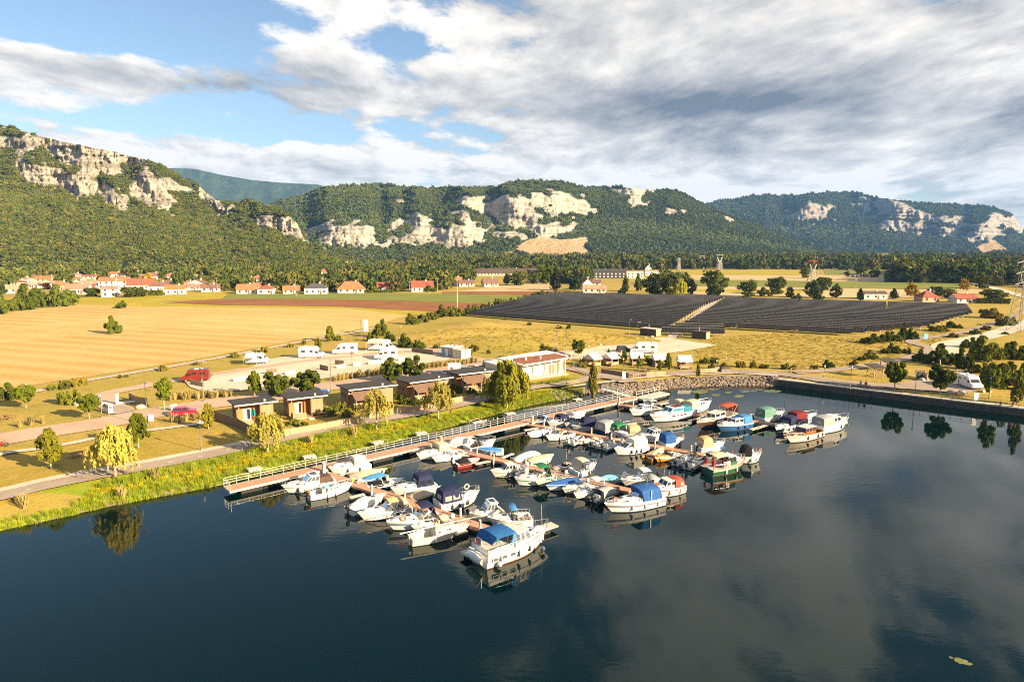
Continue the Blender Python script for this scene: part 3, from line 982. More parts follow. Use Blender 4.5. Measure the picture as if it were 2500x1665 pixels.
R_NEAR = rock_mat('limestone_near', (0.43, 0.385, 0.32), (0.27, 0.24, 0.20), (0.055, 0.065, 0.018), (0.36, 0.30, 0.225))
R_MID = rock_mat('limestone_middle', (0.46, 0.415, 0.345), (0.29, 0.26, 0.215), (0.040, 0.055, 0.022), (0.39, 0.32, 0.24))
R_FAR = rock_mat('limestone_far', (0.33, 0.30, 0.27), (0.22, 0.20, 0.185), (0.030, 0.048, 0.022), (0.32, 0.27, 0.22))

mountain('cliff_hill', 'forested hill with pale limestone cliffs above the village',
  [(-420, 250), (-200, 278)] + poly('T1', (0, 75), (100, 88), (280, 150), (500, 198), (760, 252), (950, 297), (1100, 352), (1200, 415), (1340, 470), (1410, 530), (1480, 586), (1560, 585), (1640, 592), (1750, 602), (1850, 640), (1980, 690), (2040, 750), (2085, 850), (2150, 900), (2260, 950), (2400, 1010), (2600, 1060)),
  1.0, [(-420, 560), (0, 660), (400, 700), (700, 770), (950, 830)], [(-420, 1000), (0, 1120), (400, 1150), (560, 1120), (740, 1000), (950, 880)],
  [poly('T1', *p) for p in (
   [(0, 165), (140, 180), (300, 185), (290, 210), (150, 240), (90, 215), (0, 220)],
   [(300, 200), (420, 198), (640, 232), (900, 288), (1000, 330), (1000, 372), (930, 322), (830, 318), (780, 392), (740, 425), (700, 390), (640, 425), (560, 372), (440, 332), (400, 300), (330, 265)],
   [(150, 360), (430, 375), (410, 472), (240, 482), (150, 420)], [(440, 440), (600, 428), (672, 490), (640, 548), (500, 552), (430, 510)],
   [(690, 540), (760, 528), (840, 600), (872, 655), (800, 640)],
   [(900, 480), (1000, 395), (1060, 440), (1120, 520), (1168, 580), (1160, 638), (1050, 642), (950, 582), (888, 540)],
   [(1090, 450), (1180, 438), (1205, 522), (1130, 500)], [(1375, 525), (1440, 558), (1505, 620), (1555, 682), (1488, 662), (1415, 592)],
   [(1740, 722), (1850, 700), (1980, 720), (2035, 760), (2085, 862), (2000, 832), (1850, 772), (1760, 762)], [(-300, 160), (-20, 160), (-20, 225), (-300, 230)])],
  [], 3.0, 130, R_NEAR, (7, 55), 0.02, 38000, 2.75, FAR_TREES, 3, 'dense green forest on the cliff hill')
mountain('long_ridge', 'long wooded ridge with white cliffs and a quarry',
  poly('T2', (20, 420), (160, 342), (240, 310), (330, 290), (420, 270), (480, 240), (620, 215), (780, 208), (900, 200), (1050, 212), (1100, 222), (1300, 225), (1500, 222), (1720, 220), (1800, 190), (1900, 177), (2000, 175), (2150, 180), (2250, 203))
  + poly('T3', (-15, 68), (80, 85), (200, 80), (280, 80), (370, 95), (500, 92), (560, 110), (640, 150), (700, 187), (800, 222), (900, 257), (1000, 297), (1100, 340), (1200, 385), (1300, 425), (1400, 452)),
  1.0, [(600, 1150), (1000, 1250), (1400, 1330), (2100, 1750)], [(600, 1750), (1200, 2000), (1600, 2150), (2100, 2100)],
  [poly('T2', *p) for p in (
   [(410, 500), (500, 485), (480, 530), (420, 522)], [(520, 500), (700, 488), (860, 488), (882, 530), (850, 602), (700, 622), (620, 622), (520, 600), (540, 560)],
   [(978, 482), (1062, 428), (1062, 472), (1000, 528)], [(1130, 430), (1220, 420), (1250, 500), (1200, 582), (1100, 592), (930, 642), (1000, 588), (1150, 540)],
   [(1288, 530), (1400, 498), (1500, 498), (1624, 510), (1602, 592), (1500, 622), (1350, 618), (1288, 600)], [(1465, 378), (1502, 388), (1555, 492), (1510, 472)],
   [(1430, 310), (1592, 283), (1622, 382), (1550, 370), (1500, 330)], [(1638, 330), (1720, 298), (1900, 308), (1952, 360), (2012, 440), (1950, 482), (1840, 502), (1760, 440), (1680, 400)],
   [(1968, 262), (2100, 288), (2200, 278), (2335, 340), (2322, 412), (2200, 388), (2080, 402), (2000, 350)], [(1708, 530), (1842, 533), (1802, 572), (1708, 562)],
   [(1978, 498), (2122, 498), (2102, 542), (1958, 542)], [(2140, 500), (2230, 480), (2210, 520), (2150, 525)], [(1030, 310), (1100, 306), (1100, 322), (1030, 322)])]
  + [poly('T3', *p) for p in ([(220, 102), (360, 98), (355, 118), (240, 118)], [(290, 150), (350, 146), (345, 172), (300, 176)], [(480, 215), (545, 210), (540, 226), (490, 226)], [(798, 240), (822, 240), (822, 262), (800, 262)])],
  [poly('T2', (1850, 642), (1900, 598), (2000, 558), (2150, 580), (2352, 556), (2305, 620), (2380, 720), (2100, 715), (1950, 690)), poly('T2', (1770, 665), (1840, 655), (1850, 690), (1775, 700)), poly('T3', (60, 450), (110, 425), (175, 440), (150, 460))],
  3.0, 110, R_MID, (6, 55), 0.016, 52000, 4.0, RIDGE_TREES, 5, 'forest covering the long ridge')
mountain('right_mountain', 'dark blue green mountain with a long cliff band',
  poly('T3', (560, 240), (690, 172), (760, 150), (830, 145), (900, 128), (1000, 120), (1130, 128), (1250, 115), (1400, 105), (1480, 105), (1560, 130), (1680, 145), (1820, 165), (2000, 172), (2060, 175), (2180, 185), (2270, 215), (2310, 238), (2340, 290), (2400, 320), (2700, 380), (3000, 400)),
  1.0, [(1600, 2700), (2800, 2700)], [(1600, 4000), (2800, 4000)],
  [poly('T3', *p) for p in (
   [(1130, 225), (1200, 205), (1260, 188), (1332, 195), (1312, 238), (1190, 248)],
   [(1570, 165), (1700, 160), (1780, 200), (1900, 238), (2000, 268), (2130, 288), (2230, 222), (2245, 280), (2130, 304), (1900, 258), (1780, 244), (1620, 218)],
   [(1620, 258), (1750, 268), (1900, 298), (2032, 328), (1980, 350), (1850, 316), (1640, 308)], [(2078, 330), (2215, 298), (2205, 332), (2120, 374), (2078, 374)],
   [(2268, 238), (2318, 238), (2322, 268), (2275, 262)], [(2265, 285), (2335, 282), (2338, 302), (2268, 300)], [(1500, 178), (1545, 175), (1545, 200), (1505, 200)], [(1615, 285), (1650, 283), (1650, 308), (1620, 308)])],
  [poly('T3', (2110, 392), (2200, 358), (2275, 412), (2110, 418))], 3.5, 90, R_FAR, (5, 170), 0.02, 20000, 7.2, RIDGE_TREES, 8, 'forest on the far mountain', blur=2)
mountain('blue_mountain', 'hazy blue mountain far behind the gap',
  poly('T1', (700, 400), (1100, 372), (1200, 366), (1330, 372), (1500, 410), (1700, 445), (1900, 465), (2080, 475), (2180, 480), (2250, 497), (2500, 530), (2900, 560)),
  1.0, [(200, 3600), (1100, 3600)], [(200, 5000), (1100, 5000)], [], [], 6.0, 50, R_FAR, (2, 260), 0.02, 0, 1, RIDGE_TREES, 12, '')
# ------------------------------------------------------------------ boats
def gel(name, col, rough=0.32):
 return mat(name, col, rough, spec=0.5, vary=0.16, scale=0.9, coat=0.25)

WHITE = gel('white_gelcoat', (0.80, 0.77, 0.72))
CREAM = gel('cream_gelcoat', (0.74, 0.66, 0.52))
LGREY = gel('light_grey_gelcoat', (0.52, 0.53, 0.55))
NAVYH = gel('navy_gelcoat', (0.02, 0.03, 0.075))
BLUEH = gel('blue_gelcoat', (0.03, 0.10, 0.26))
REDH = gel('red_gelcoat', (0.50, 0.025, 0.02))
GREENH = gel('green_gelcoat', (0.02, 0.22, 0.07))
PALEGRN = gel('pale_green_gelcoat', (0.52, 0.60, 0.46))
ORANGEH = gel('orange_gelcoat', (0.70, 0.27, 0.02))
YELLOWH = gel('yellow_gelcoat', (0.75, 0.52, 0.03))
DKGREEN = gel('dark_green_paint', (0.03, 0.10, 0.05))
BROWNH = gel('brown_hull_paint', (0.10, 0.055, 0.035))
SKYH = gel('sky_blue_gelcoat', (0.25, 0.42, 0.56))
TEALH = gel('turquoise_gelcoat', (0.02, 0.30, 0.42))
BLACKP = mat('black_plastic', (0.012, 0.012, 0.014), 0.35)
DARKB = mat('antifouling', (0.05, 0.055, 0.06), 0.7)
DECKG = mat('deck_grey', (0.56, 0.53, 0.48), 0.8, vary=0.15)
TEAK = mat('teak_wood', (0.34, 0.17, 0.075), 0.6, vary=0.3, scale=5)
VARN = mat('varnished_wood', (0.24, 0.095, 0.035), 0.35, vary=0.3, scale=4, coat=0.4)
SEATC = mat('cream_vinyl', (0.68, 0.56, 0.40), 0.6)
SEATW = mat('white_vinyl', (0.74, 0.71, 0.66), 0.5)
STEEL = mat('stainless_rail', (0.70, 0.69, 0.67), 0.25, metal=0.85)
ALU = mat('galvanised_metal', (0.62, 0.61, 0.59), 0.4, metal=0.6)
RUBBER = mat('grey_rubber', (0.055, 0.06, 0.068), 0.6, vary=0.3, scale=1.5)
RUBLIGHT = mat('pale_rubber', (0.38, 0.39, 0.41), 0.55, vary=0.2)
FENDER = mat('fender_blue', (0.05, 0.06, 0.11), 0.5)
FENDERW = mat('fender_white', (0.70, 0.67, 0.62), 0.5)
ORANGE = mat('lifebuoy_orange', (0.75, 0.13, 0.02), 0.5)
PALEBUOY = mat('lifebuoy_cream', (0.72, 0.55, 0.38), 0.5)
GLASS = mat('tinted_glass', (0.018, 0.022, 0.026), 0.06, spec=0.7)
GLASSL = mat('light_glass', (0.22, 0.25, 0.25), 0.05, spec=0.7, transm=0.65)
VINYL = mat('clear_vinyl', (0.36, 0.31, 0.25), 0.12, spec=0.6)

def cloth(name, col):
 return mat(name, col, 0.85, spec=0.15, vary=0.22, scale=2.5, bump=0.25, bscale=4.0)

C_NAVY = cloth('navy_canvas', (0.022, 0.027, 0.075))
C_BLUE = cloth('blue_canvas', (0.03, 0.10, 0.31))
C_ROYAL = cloth('royal_blue_canvas', (0.025, 0.12, 0.33))
C_BRIGHT = cloth('bright_blue_canvas', (0.06, 0.21, 0.46))
C_TEAL = cloth('teal_canvas', (0.03, 0.19, 0.26))
C_WHITE = cloth('white_canvas', (0.74, 0.68, 0.60))
C_CREAM = cloth('cream_canvas', (0.66, 0.52, 0.34))
C_TAN = cloth('tan_canvas', (0.58, 0.39, 0.20))
C_GREY = cloth('grey_canvas', (0.33, 0.33, 0.34))
C_DARK = cloth('black_canvas', (0.018, 0.018, 0.02))
C_BROWN = cloth('brown_canvas', (0.10, 0.065, 0.05))
C_BEIGE = cloth('beige_tarpaulin', (0.50, 0.38, 0.26))
C_GREEN = cloth('green_canvas', (0.025, 0.145, 0.07))
C_SAGE = cloth('sage_canvas', (0.12, 0.24, 0.20))
C_RED = cloth('red_canvas', (0.38, 0.075, 0.05))
C_MAROON = cloth('maroon_canvas', (0.15, 0.022, 0.025))
C_TURQ = cloth('turquoise_tarpaulin', (0.16, 0.50, 0.60))
C_MINT = cloth('mint_tarpaulin', (0.30, 0.50, 0.30))

class Boat:
 def __init__(s, name, bow, stern, B, label, fb=0.75, rise=0.42, hull=WHITE, low=DARKB, stripe=None, stripe_at=(0.5, 0.72), top=None,
    deck=None, cock=(0.05, 0.44), floor=SEATC, group='moored boats', square=0.9, full=2.05, cat='boat', sheer0=0.0, rub=None):
  b, a = Vector(bow), Vector(stern)
  a = a - (b - a) * .08
  d = b - a
  d.z = 0
  s.rake = 0.17 * d.length
  s.L = d.length + s.rake
  s.B, s.fb, s.rise, s.square, s.full, s.sheer0 = B, fb, rise, square, full, sheer0
  s.root = empty(name, (a.x, a.y, 0.0), math.atan2(d.y, d.x), label, cat, group)
  ts = [0, .06, .14, .24, .34, .44, .54, .64, .73, .81, .88, .93, .97, 1.0]
  s.ts = sorted(set(ts + ([cock[0], cock[1]] if cock else [])))
  s.hullm = hull
  if stripe is None and hull in (WHITE, CREAM, LGREY):
   stripe = (hull, LGREY, NAVYH, hull, BROWNH, BLUEH)[int(abs(a.x * 7 + a.y * 3)) % 6]
   stripe_at = (.66, .715)
  deck = deck or hull
  # --- hull shell
  mb = MB()
  rings = {}
  mats = [low, hull, stripe or hull, top or hull]
  lv = (0.0, 0.10, stripe_at[0], stripe_at[1], 1.0)
  for side in (1, -1):
   cols = []
   for t_ in s.ts:
    keel = (s.L * t_ - s.rake * 1.3 * t_ ** 3, 0.0, -0.35 * (1 - t_ ** 5))
    cols.append([keel] + [s.pt(t_, f, side) for f in lv])
   for j, mi_ in ((0, 0), (1, 0), (2, 1), (3, 2), (4, 3)):
    mb.cur = mi_
    mb.loft([[c[j], c[j + 1]] for c in cols] if side > 0 else [[c[j + 1], c[j]] for c in cols])
  tr = [s.pt(0, f, 1) for f in lv] + [s.pt(0, f, -1) for f in lv[::-1]]
  mb.cur = 1
  mb.add(tr, [tuple(range(len(tr)))])
  s.hull = mb.build('hull', mats, s.root)
  # --- deck
  mb = MB()
  mb.cur = 0
  inner = 0.80
  for i in range(len(s.ts) - 1):
   t0, t1 = s.ts[i], s.ts[i + 1]
   p0, p1 = s.pt(t0, .985, 1), s.pt(t1, .985, 1)
   q0, q1 = s.pt(t0, .985, -1), s.pt(t1, .985, -1)
   if cock and cock[0] <= t0 and t1 <= cock[1] + 1e-6:
    f = min(0.14, fb * 0.3)
    i0, i1 = (p0[0], p0[1] * inner, p0[2]), (p1[0], p1[1] * inner, p1[2])
    j0, j1 = (q0[0], q0[1] * inner, q0[2]), (q1[0], q1[1] * inner, q1[2])
    mb.add([p0, p1, i1, i0], [(3, 2, 1, 0)])
    mb.add([q0, q1, j1, j0], [(0, 1, 2, 3)])
    mb.add([i0, i1, (i1[0], i1[1], f), (i0[0], i0[1], f)], [(3, 2, 1, 0)])
    mb.add([j0, j1, (j1[0], j1[1], f), (j0[0], j0[1], f)], [(0, 1, 2, 3)])
    mb.cur = 1
    mb.add([(i0[0], i0[1], f), (i1[0], i1[1], f), (j1[0], j1[1], f), (j0[0], j0[1], f)], [(0, 3, 2, 1)])
    mb.cur = 0
    for tt, pa, qa in ((t0, i0, j0), (t1, i1, j1)):
     if abs(tt - cock[0]) < 1e-6 or abs(tt - cock[1]) < 1e-6:
      mb.add([pa, qa, (qa[0], qa[1], f), (pa[0], pa[1], f)], [(0, 1, 2, 3)])
   else:
    c0, c1 = (p0[0], 0, p0[2] + .05 * min(1, p0[1] * 2)), (p1[0], 0, p1[2] + .05 * min(1, p1[1] * 2))
    mb.add([p0, p1, c1, c0, q1, q0], [(3, 2, 1, 0), (3, 5, 4, 2)])
  mb.build('deck', [deck, floor], s.root)
  s.cock = cock
  # --- gunwale
  mb = MB()
  for side in (1, -1):
   mb.tube([tuple(Vector(s.pt(t_, 1.0, side)) + Vector((0, 0, .01))) for t_ in s.ts], 0.035, 5)
  mb.build('rubbing_strake', rub or hull, s.root)

 def half(s, t_):
  if t_ < 0.38:
   b = s.square + (1 - s.square) * math.sin(t_ / 0.38 * math.pi / 2)
  else:
   b = max(0.0, 1 - ((t_ - 0.38) / 0.62) ** s.full)
  return max(b * s.B / 2, 0.012)

 def zg(s, t_):
  return s.fb * (1 + s.rise * t_ ** 2 + s.sheer0 * (1 - t_) ** 2)

 def pt(s, t_, f, side=1):
  b = s.half(t_) * (0.84 + 0.16 * f ** 0.8) * (1 - 0.30 * t_ ** 3 * (1 - f))
  return (s.L * t_ - s.rake * t_ ** 3 * (1 - f), side * b, s.zg(t_) * f)

 # --- fittings
 def part(s, mb, name, m, parent=None):
  return mb.build(name, m, parent or s.root)

 def trunk(s, t0, t1, wf=0.68, h=0.38, m=None, win=GLASS, slope=0.22, back=0.03, hatch=1):
  """raised cabin roof on the fore deck"""
  mb = MB()
  rings = []
  n = 8
  for i in range(n + 1):
   q = i / n
   t_ = t0 + (t1 - t0) * q
   b = min(s.half(t_) * wf, s.half(t0) * wf)
   z = s.zg(t_) * .985
   hh = h * min(1.0, (1 - q) / max(slope, .01)) ** 0.8 + 0.012
   if i == 0:
    hh = h
   x = s.L * t_
   rings.append([(x, b, z), (x, b * .93, z + hh * .7), (x, b * .72, z + hh), (x, 0, z + hh * 1.06), (x, -b * .72, z + hh), (x, -b * .93, z + hh * .7), (x, -b, z)])
  mb.loft(rings, caps=True)
  cab = s.part(mb, 'cabin_roof', m or s.hullm)
  if win:
   for side in (1, -1):
    mb = MB()
    ps = []
    for q in (0.10, 0.55):
     t_ = t0 + (t1 - t0) * q
     b = min(s.half(t_) * wf, s.half(t0) * wf)
     z = s.zg(t_) * .985
     ps.append(((s.L * t_, side * (b * .985 + .012), z + h * .28), (s.L * t_, side * (b * .93 + .014), z + h * .66)))
    t_ = t0 + (t1 - t0) * 0.68
    b = min(s.half(t_) * wf, s.half(t0) * wf)
    tip = (s.L * t_, side * (b * .98 + .012), s.zg(t_) * .985 + h * .30)
    mb.add([ps[0][0], ps[1][0], tip, ps[1][1], ps[0][1]], [(0, 1, 2, 3, 4) if side < 0 else (4, 3, 2, 1, 0)])
    s.part(mb, 'side_window', win, cab)
  for i in range(hatch):
   t_ = t0 + (t1 - t0) * (0.28 + .3 * i)
   s.part(MB().box(s.L * t_, 0, s.zg(t_) + h * 1.06, .5, .5, .05), 'deck_hatch', GLASS, cab)
  return cab

 def screen(s, t_, h=0.5, wf=0.8, rake=0.35, z0=None, m=GLASSL, side=0.5):
  """wrap-around windscreen"""
  b = s.half(t_) * wf
  x, z = s.L * t_, (s.zg(t_) if z0 is None else z0)
  lo = [(x - side, b, z), (x - .05, b * .92, z), (x + .22, b * .4, z), (x + .22, -b * .4, z), (x - .05, -b * .92, z), (x - side, -b, z)]
  hi = [(p[0] - rake * (1 if i in (1, 2, 3, 4) else .55), p[1] * .9, z + h * (1 if i in (1, 2, 3, 4) else .8)) for i, p in enumerate(lo)]
  mb = MB()
  mb.loft([lo, hi], smooth=False)
  gl = s.part(mb, 'windscreen', m)
  mb = MB()
  mb.tube(hi, .028, 5)
  mb.tube(lo, .02, 4)
  for i in range(6):
   mb.tube([lo[i], hi[i]], .022, 4)
  s.part(mb, 'windscreen_frame', STEEL if m is GLASSL else BLACKP, gl)
  s.top = z + h
  return gl

 def canopy(s, t0, t1, h=1.15, m=C_NAVY, z0=None, wf=0.86, pane=VINYL, front=0.0, back=0.35, name='canopy', pback=True, sides=2):
  """cockpit tent of cloth with clear panes"""
  mb = MB()
  rings = []
  n = 6
  info = []
  for i in range(n + 1):
   q = i / n
   t_ = t0 + (t1 - t0) * q
   x = s.L * t_
   b = s.half(t_) * wf
   z = s.zg(t_) if z0 is None else z0
   hh = h * (0.93 + 0.07 * math.sin(math.pi * q))
   xo = (1 - q) * back - q * front
   info.append((x, b, z, hh, xo))
   rings.append([(x, b, z), (x + xo * .6, b * .96, z + hh * .62), (x + xo, b * .88, z + hh * .91), (x + xo, b * .5, z + hh), (x + xo, 0, z + hh * 1.02),
      (x + xo, -b * .5, z + hh), (x + xo, -b * .88, z + hh * .91), (x + xo * .6, -b * .96, z + hh * .62), (x, -b, z)])
  mb.loft(rings, smooth=False)
  mb.add(rings[0], [tuple(range(9))])
  mb.add(rings[-1], [tuple(range(9))[::-1]])
  cn = s.part(mb, name, m)
  if pane:
   for side in (1, -1):
    for qa, qb in ((.12, .46), (.54, .9))[:sides]:
     pts = []
     for q, fz in ((qa, .16), (qb, .16), (qb, .56), (qa, .56)):
      a, b_ = info[0], info[-1]
      x, b, z, hh, xo = [a[j] + (b_[j] - a[j]) * q for j in range(5)]
      i_ = min(int(q * n), n - 1)
      b = info[i_][1] + (info[i_ + 1][1] - info[i_][1]) * (q * n - i_)
      yy = b * (1 - .05 * fz / .62) + .018
      pts.append((x + xo * .6 * fz / .62, side * yy, z + hh * fz))
     s.part(MB().add(pts, [(0, 1, 2, 3) if side < 0 else (3, 2, 1, 0)]), 'pane', pane, cn)
   x, b, z, hh, xo = info[0]
   if pback:
    pts = [(x + xo * .6 * f / .62 - .02, yy, z + hh * f) for f, yy in ((.22, b * .5), (.58, b * .48), (.58, -b * .48), (.22, -b * .5))]
    s.part(MB().add(pts, [(0, 1, 2, 3)]), 'pane', pane, cn)
   x, b, z, hh, xo = info[-1]
   pts = [(x + xo * .6 * f / .62 + .02, yy, z + hh * f) for f, yy in ((.15, b * .62), (.58, b * .6), (.58, -b * .6), (.15, -b * .62))]
   s.part(MB().add(pts, [(3, 2, 1, 0)]), 'pane', pane, cn)
  return cn

 def bimini(s, t0, t1, h=1.25, m=C_NAVY, wf=0.85, z0=None, legs=True, aft=None):
  """cloth roof on bent tubes"""
  mb = MB()
  rings = []
  for i in range(6):
   q = i / 5
   t_ = t0 + (t1 - t0) * q
   x, b = s.L * t_, s.half((t0 + t1) / 2) * wf
   z = (s.zg((t0 + t1) / 2) if z0 is None else z0) + h + 0.06 * math.sin(math.pi * q)
   rings.append([(x, b, z - .16), (x, b * .82, z - .03), (x, 0, z + .05), (x, -b * .82, z - .03), (x, -b, z - .16)])
  mb.loft(rings)
  mb.loft([[(p[0], p[1], p[2] - .03) for p in r][::-1] for r in rings])
  bm_ = s.part(mb, 'bimini_top', m)
  if legs:
   mb = MB()
   xm = s.L * (t0 + t1) / 2
   for side in (1, -1):
    b = s.half((t0 + t1) / 2) * wf
    z = s.zg((t0 + t1) / 2) if z0 is None else z0
    for t_ in (t0 + .01, (t0 + t1) / 2, t1 - .01):
     mb.tube([(xm, side * b * 1.05, z), (s.L * t_, side * b, z + h - .17)], .022, 4)
   s.part(mb, 'bimini_frame', STEEL, bm_)['kind'] = 'stuff'
  if aft:
   mb = MB()
   b = s.half((t0 + t1) / 2) * wf
   z = s.zg(t0)
   x = s.L * t0
   mb.loft([[(x, b, z + h - .16), (x, 0, z + h + .04), (x, -b, z + h - .16)], [(x - .35, b, z + .1), (x - .35, 0, z + .1), (x - .35, -b, z + .1)]], smooth=False)
   s.part(mb, 'aft_curtain', aft, bm_)

 def house(s, t0, t1, h=1.15, roof=None, wf=0.72, m=None, panel=None, glass=GLASS, z0=None, over=0.12, rake=0.45, aft_rake=0.05, lower=0.42, wins=3):
  """wheelhouse: lower walls, glass band, roof slab"""
  m = m or s.hullm
  mb = MB()
  x0, x1 = s.L * t0, s.L * t1
  b0, b1 = s.half(t0) * wf, s.half(t1) * wf
  z = (min(s.zg(t0), s.zg(t1)) * .98) if z0 is None else z0
  zl, zt = z + h * lower, z + h
  r0 = [(x0, b0), (x1, b1), (x1, -b1), (x0, -b0)]
  xa, xf = x0 + aft_rake, x1 - rake
  r1 = [(x0 + aft_rake * lower, b0 * .99), (x1 - rake * .25, b1 * .99), (x1 - rake * .25, -b1 * .99), (x0 + aft_rake * lower, -b0 * .99)]
  r2 = [(xa, b0 * .9), (xf, b1 * .88), (xf, -b1 * .88), (xa, -b0 * .9)]
  mb.loft([[(p[0], p[1], z) for p in r0], [(p[0], p[1], zl) for p in r1], [(p[0], p[1], zt) for p in r2]], closed=True, smooth=False)
  hs = s.part(mb, 'wheelhouse', m)
  # glass panes set 12 mm proud of the walls
  def lerp(a, b, q):
   return tuple(a[i] + (b[i] - a[i]) * q for i in range(3))
  lo = [(p[0], p[1], zl) for p in r1]
  hi = [(p[0], p[1], zt) for p in r2]
  for a, b, nn in ((0, 1, wins), (1, 2, 2), (2, 3, wins), (3, 0, 2)):
   for i in range(nn):
    qa, qb = (i + .10) / nn, (i + .90) / nn
    pa, pb = lerp(lo[a], lo[b], qa), lerp(lo[a], lo[b], qb)
    pc, pd = lerp(hi[a], hi[b], qb), lerp(hi[a], hi[b], qa)
    pp = [lerp(pa, pd, .10), lerp(pb, pc, .10), lerp(pb, pc, .86), lerp(pa, pd, .86)]
    nrm = (Vector(pp[1]) - Vector(pp[0])).cross(Vector(pp[3]) - Vector(pp[0])).normalized()
    ctr = Vector((sum(p[0] for p in pp) / 4 - (x0 + x1) / 2, sum(p[1] for p in pp) / 4, 0))
    if nrm.dot(ctr) < 0:
     nrm = -nrm
    s.part(MB().add([tuple(Vector(p) + nrm * .012) for p in pp], [(0, 1, 2, 3)]), 'window', glass, hs)
  mb = MB()
  bb_ = max(b0, b1)
  o = over
  ring = lambda zz, e: [(xa - o - e, b0 * .9 + o * .6 + e, zz), (xf + o + e, b1 * .88 + o * .6 + e, zz), (xf + o + e, -b1 * .88 - o * .6 - e, zz), (xa - o - e, -b0 * .9 - o * .6 - e, zz)]
  mb.loft([ring(zt + .005, -.03), ring(zt + .05, 0), ring(zt + .10, -.05)], closed=True, smooth=False, caps=True)
  rf = s.part(mb, 'roof', roof or m, hs)
  if panel:
   s.part(MB().box((xa + xf) / 2, 0, zt + .115, (xf - xa) * .72, bb_ * 1.05, .02), 'roof_hatch', panel, rf)
  s.top = zt + .1
  return hs

 def tarp(s, t0, t1, h=0.45, m=C_BEIGE, wf=1.02, ridge=0.5, name='boat_cover', sag=0.06):
  """cover stretched over the boat"""
  mb = MB()
  rings = []
  n = 10
  rs = random.Random(int(s.root.location.x * 100))
  for i in range(n + 1):
   q = i / n
   t_ = t0 + (t1 - t0) * q
   b = s.half(t_) * wf + .02
   z = s.zg(t_)
   hh = h * (math.sin(math.pi * min(1, max(0, q / (2 * ridge) if q < ridge else .5 + (q - ridge) / (2 * (1 - ridge))))) ** .7) + .03 + rs.uniform(-1, 1) * sag * .5
   x = s.L * t_
   rings.append([(x, b, z - .16), (x, b * .99, z + .02), (x, b * .62, z + hh * .55 - sag), (x, b * .2, z + hh * .95), (x, 0, z + hh), (x, -b * .2, z + hh * .95), (x, -b * .62, z + hh * .55 - sag), (x, -b * .99, z + .02), (x, -b, z - .16)])
  mb.loft(rings)
  mb.add(rings[0], [tuple(range(9))])
  mb.add(rings[-1], [tuple(range(9))[::-1]])
  return s.part(mb, name, m)

 def rail(s, t0=0.55, h=0.5, t1=1.0, inset=.93, m=STEEL, close=True):
  mb = MB()
  tt = [t0 + (t1 - t0) * i / 7 for i in range(8)]
  path = []
  for side in (1, -1):
   pp = []
   for i, t_ in enumerate(tt):
    p = s.pt(min(t_, .985), 1, side)
    hh = h * min(1, .35 + i * .4) if t0 > .3 else h
    pp.append((p[0], p[1] * inset, p[2] + hh))
    if i % 2 == 0 or i == 7:
     mb.tube([(p[0], p[1] * inset, p[2]), pp[-1]], .028, 4)
   path.append(pp)
  full = path[0] + path[1][::-1] if close else None
  if close:
   mb.tube([(path[0][0][0], path[0][0][1], s.zg(t0))] + full + [(path[1][0][0], path[1][0][1], s.zg(t0))], .034, 5)
  else:
   for pp in path:
    mb.tube(pp, .034, 5)
  return s.part(mb, 'bow_rail', m)

 def outboard(s, m=BLACKP, y=0.0, sc=1.0, tilt=0.0):
  mb = MB()
  z = s.zg(0)
  rings = []
  for zz, a, b in ((.05, .16, .14), (.15, .24, .19), (.42, .26, .2), (.55, .2, .16), (.6, .08, .07)):
   rings.append([(-.28 * sc + a * sc * math.cos(q) - tilt * zz, y + b * sc * math.sin(q), z + zz * sc) for q in [i * math.pi / 4 for i in range(8)]])
  mb.loft(rings, closed=True, caps=True)
  ob = s.part(mb, 'outboard_motor', m)
  mb = MB().box(-.22 * sc, y, z - .35 * sc, .16 * sc, .10 * sc, .85 * sc)
  mb.box(-.02, y, z - .05, .30 * sc, .22 * sc, .22 * sc)
  s.part(mb, 'outboard_leg', BLACKP, ob)

 def fenders(s, ts, m=FENDER, sides=(1, -1)):
  for side in sides:
   for t_ in ts:
    p = s.pt(t_, .55, side)
    mb = MB()
    y = p[1] + side * .10
    rings = [[(p[0] + r * math.cos(q), y + r * math.sin(q), p[2] + zz) for q in [i * math.pi / 3 for i in range(6)]] for zz, r in ((-.32, .04), (-.26, .12), (.2, .12), (.27, .04), (.28 + s.fb * .4, .012))]
    mb.loft(rings, closed=True, caps=True)
    s.part(mb, 'fender', m)

 def buoy(s, t_, y, z, m=ORANGE, ax='x', r=.27):
  s.part(MB().torus((s.L * t_, y, z), r, .075, ax), 'lifebuoy', m)

 def seats(s, m=SEATC, t0=None, t1=None):
  t0 = t0 or s.cock[0] + .02
  t1 = t1 or s.cock[1] - .03
  b = s.half((t0 + t1) / 2) * .74
  s.part(MB().box(s.L * t0 + .25, 0, .38, .5, b * 1.9, .42), 'bench_seat', m)
  cn = s.part(MB().box(s.L * t1 + .02, -b * .45, .62, .25, .6, .55), 'helm_console', BLACKP)
  s.part(MB().torus((s.L * t1 - .16, -b * .45, .85), .17, .025, 'x', 10, 4), 'steering_wheel', LGREY, cn)
  for side in (1, -1):
   mb = MB().box(s.L * t1 - .35, side * b * .5, .42, .48, .46, .5)
   mb.box(s.L * t1 - .58, side * b * .5, .78, .12, .46, .4)
   s.part(mb, 'helm_seat', m)

 def antenna(s, t_, y, h, z0):
  s.part(MB().tube([(s.L * t_, y, z0), (s.L * t_ - .12, y, z0 + h)], .016, 4), 'antenna', WHITE)

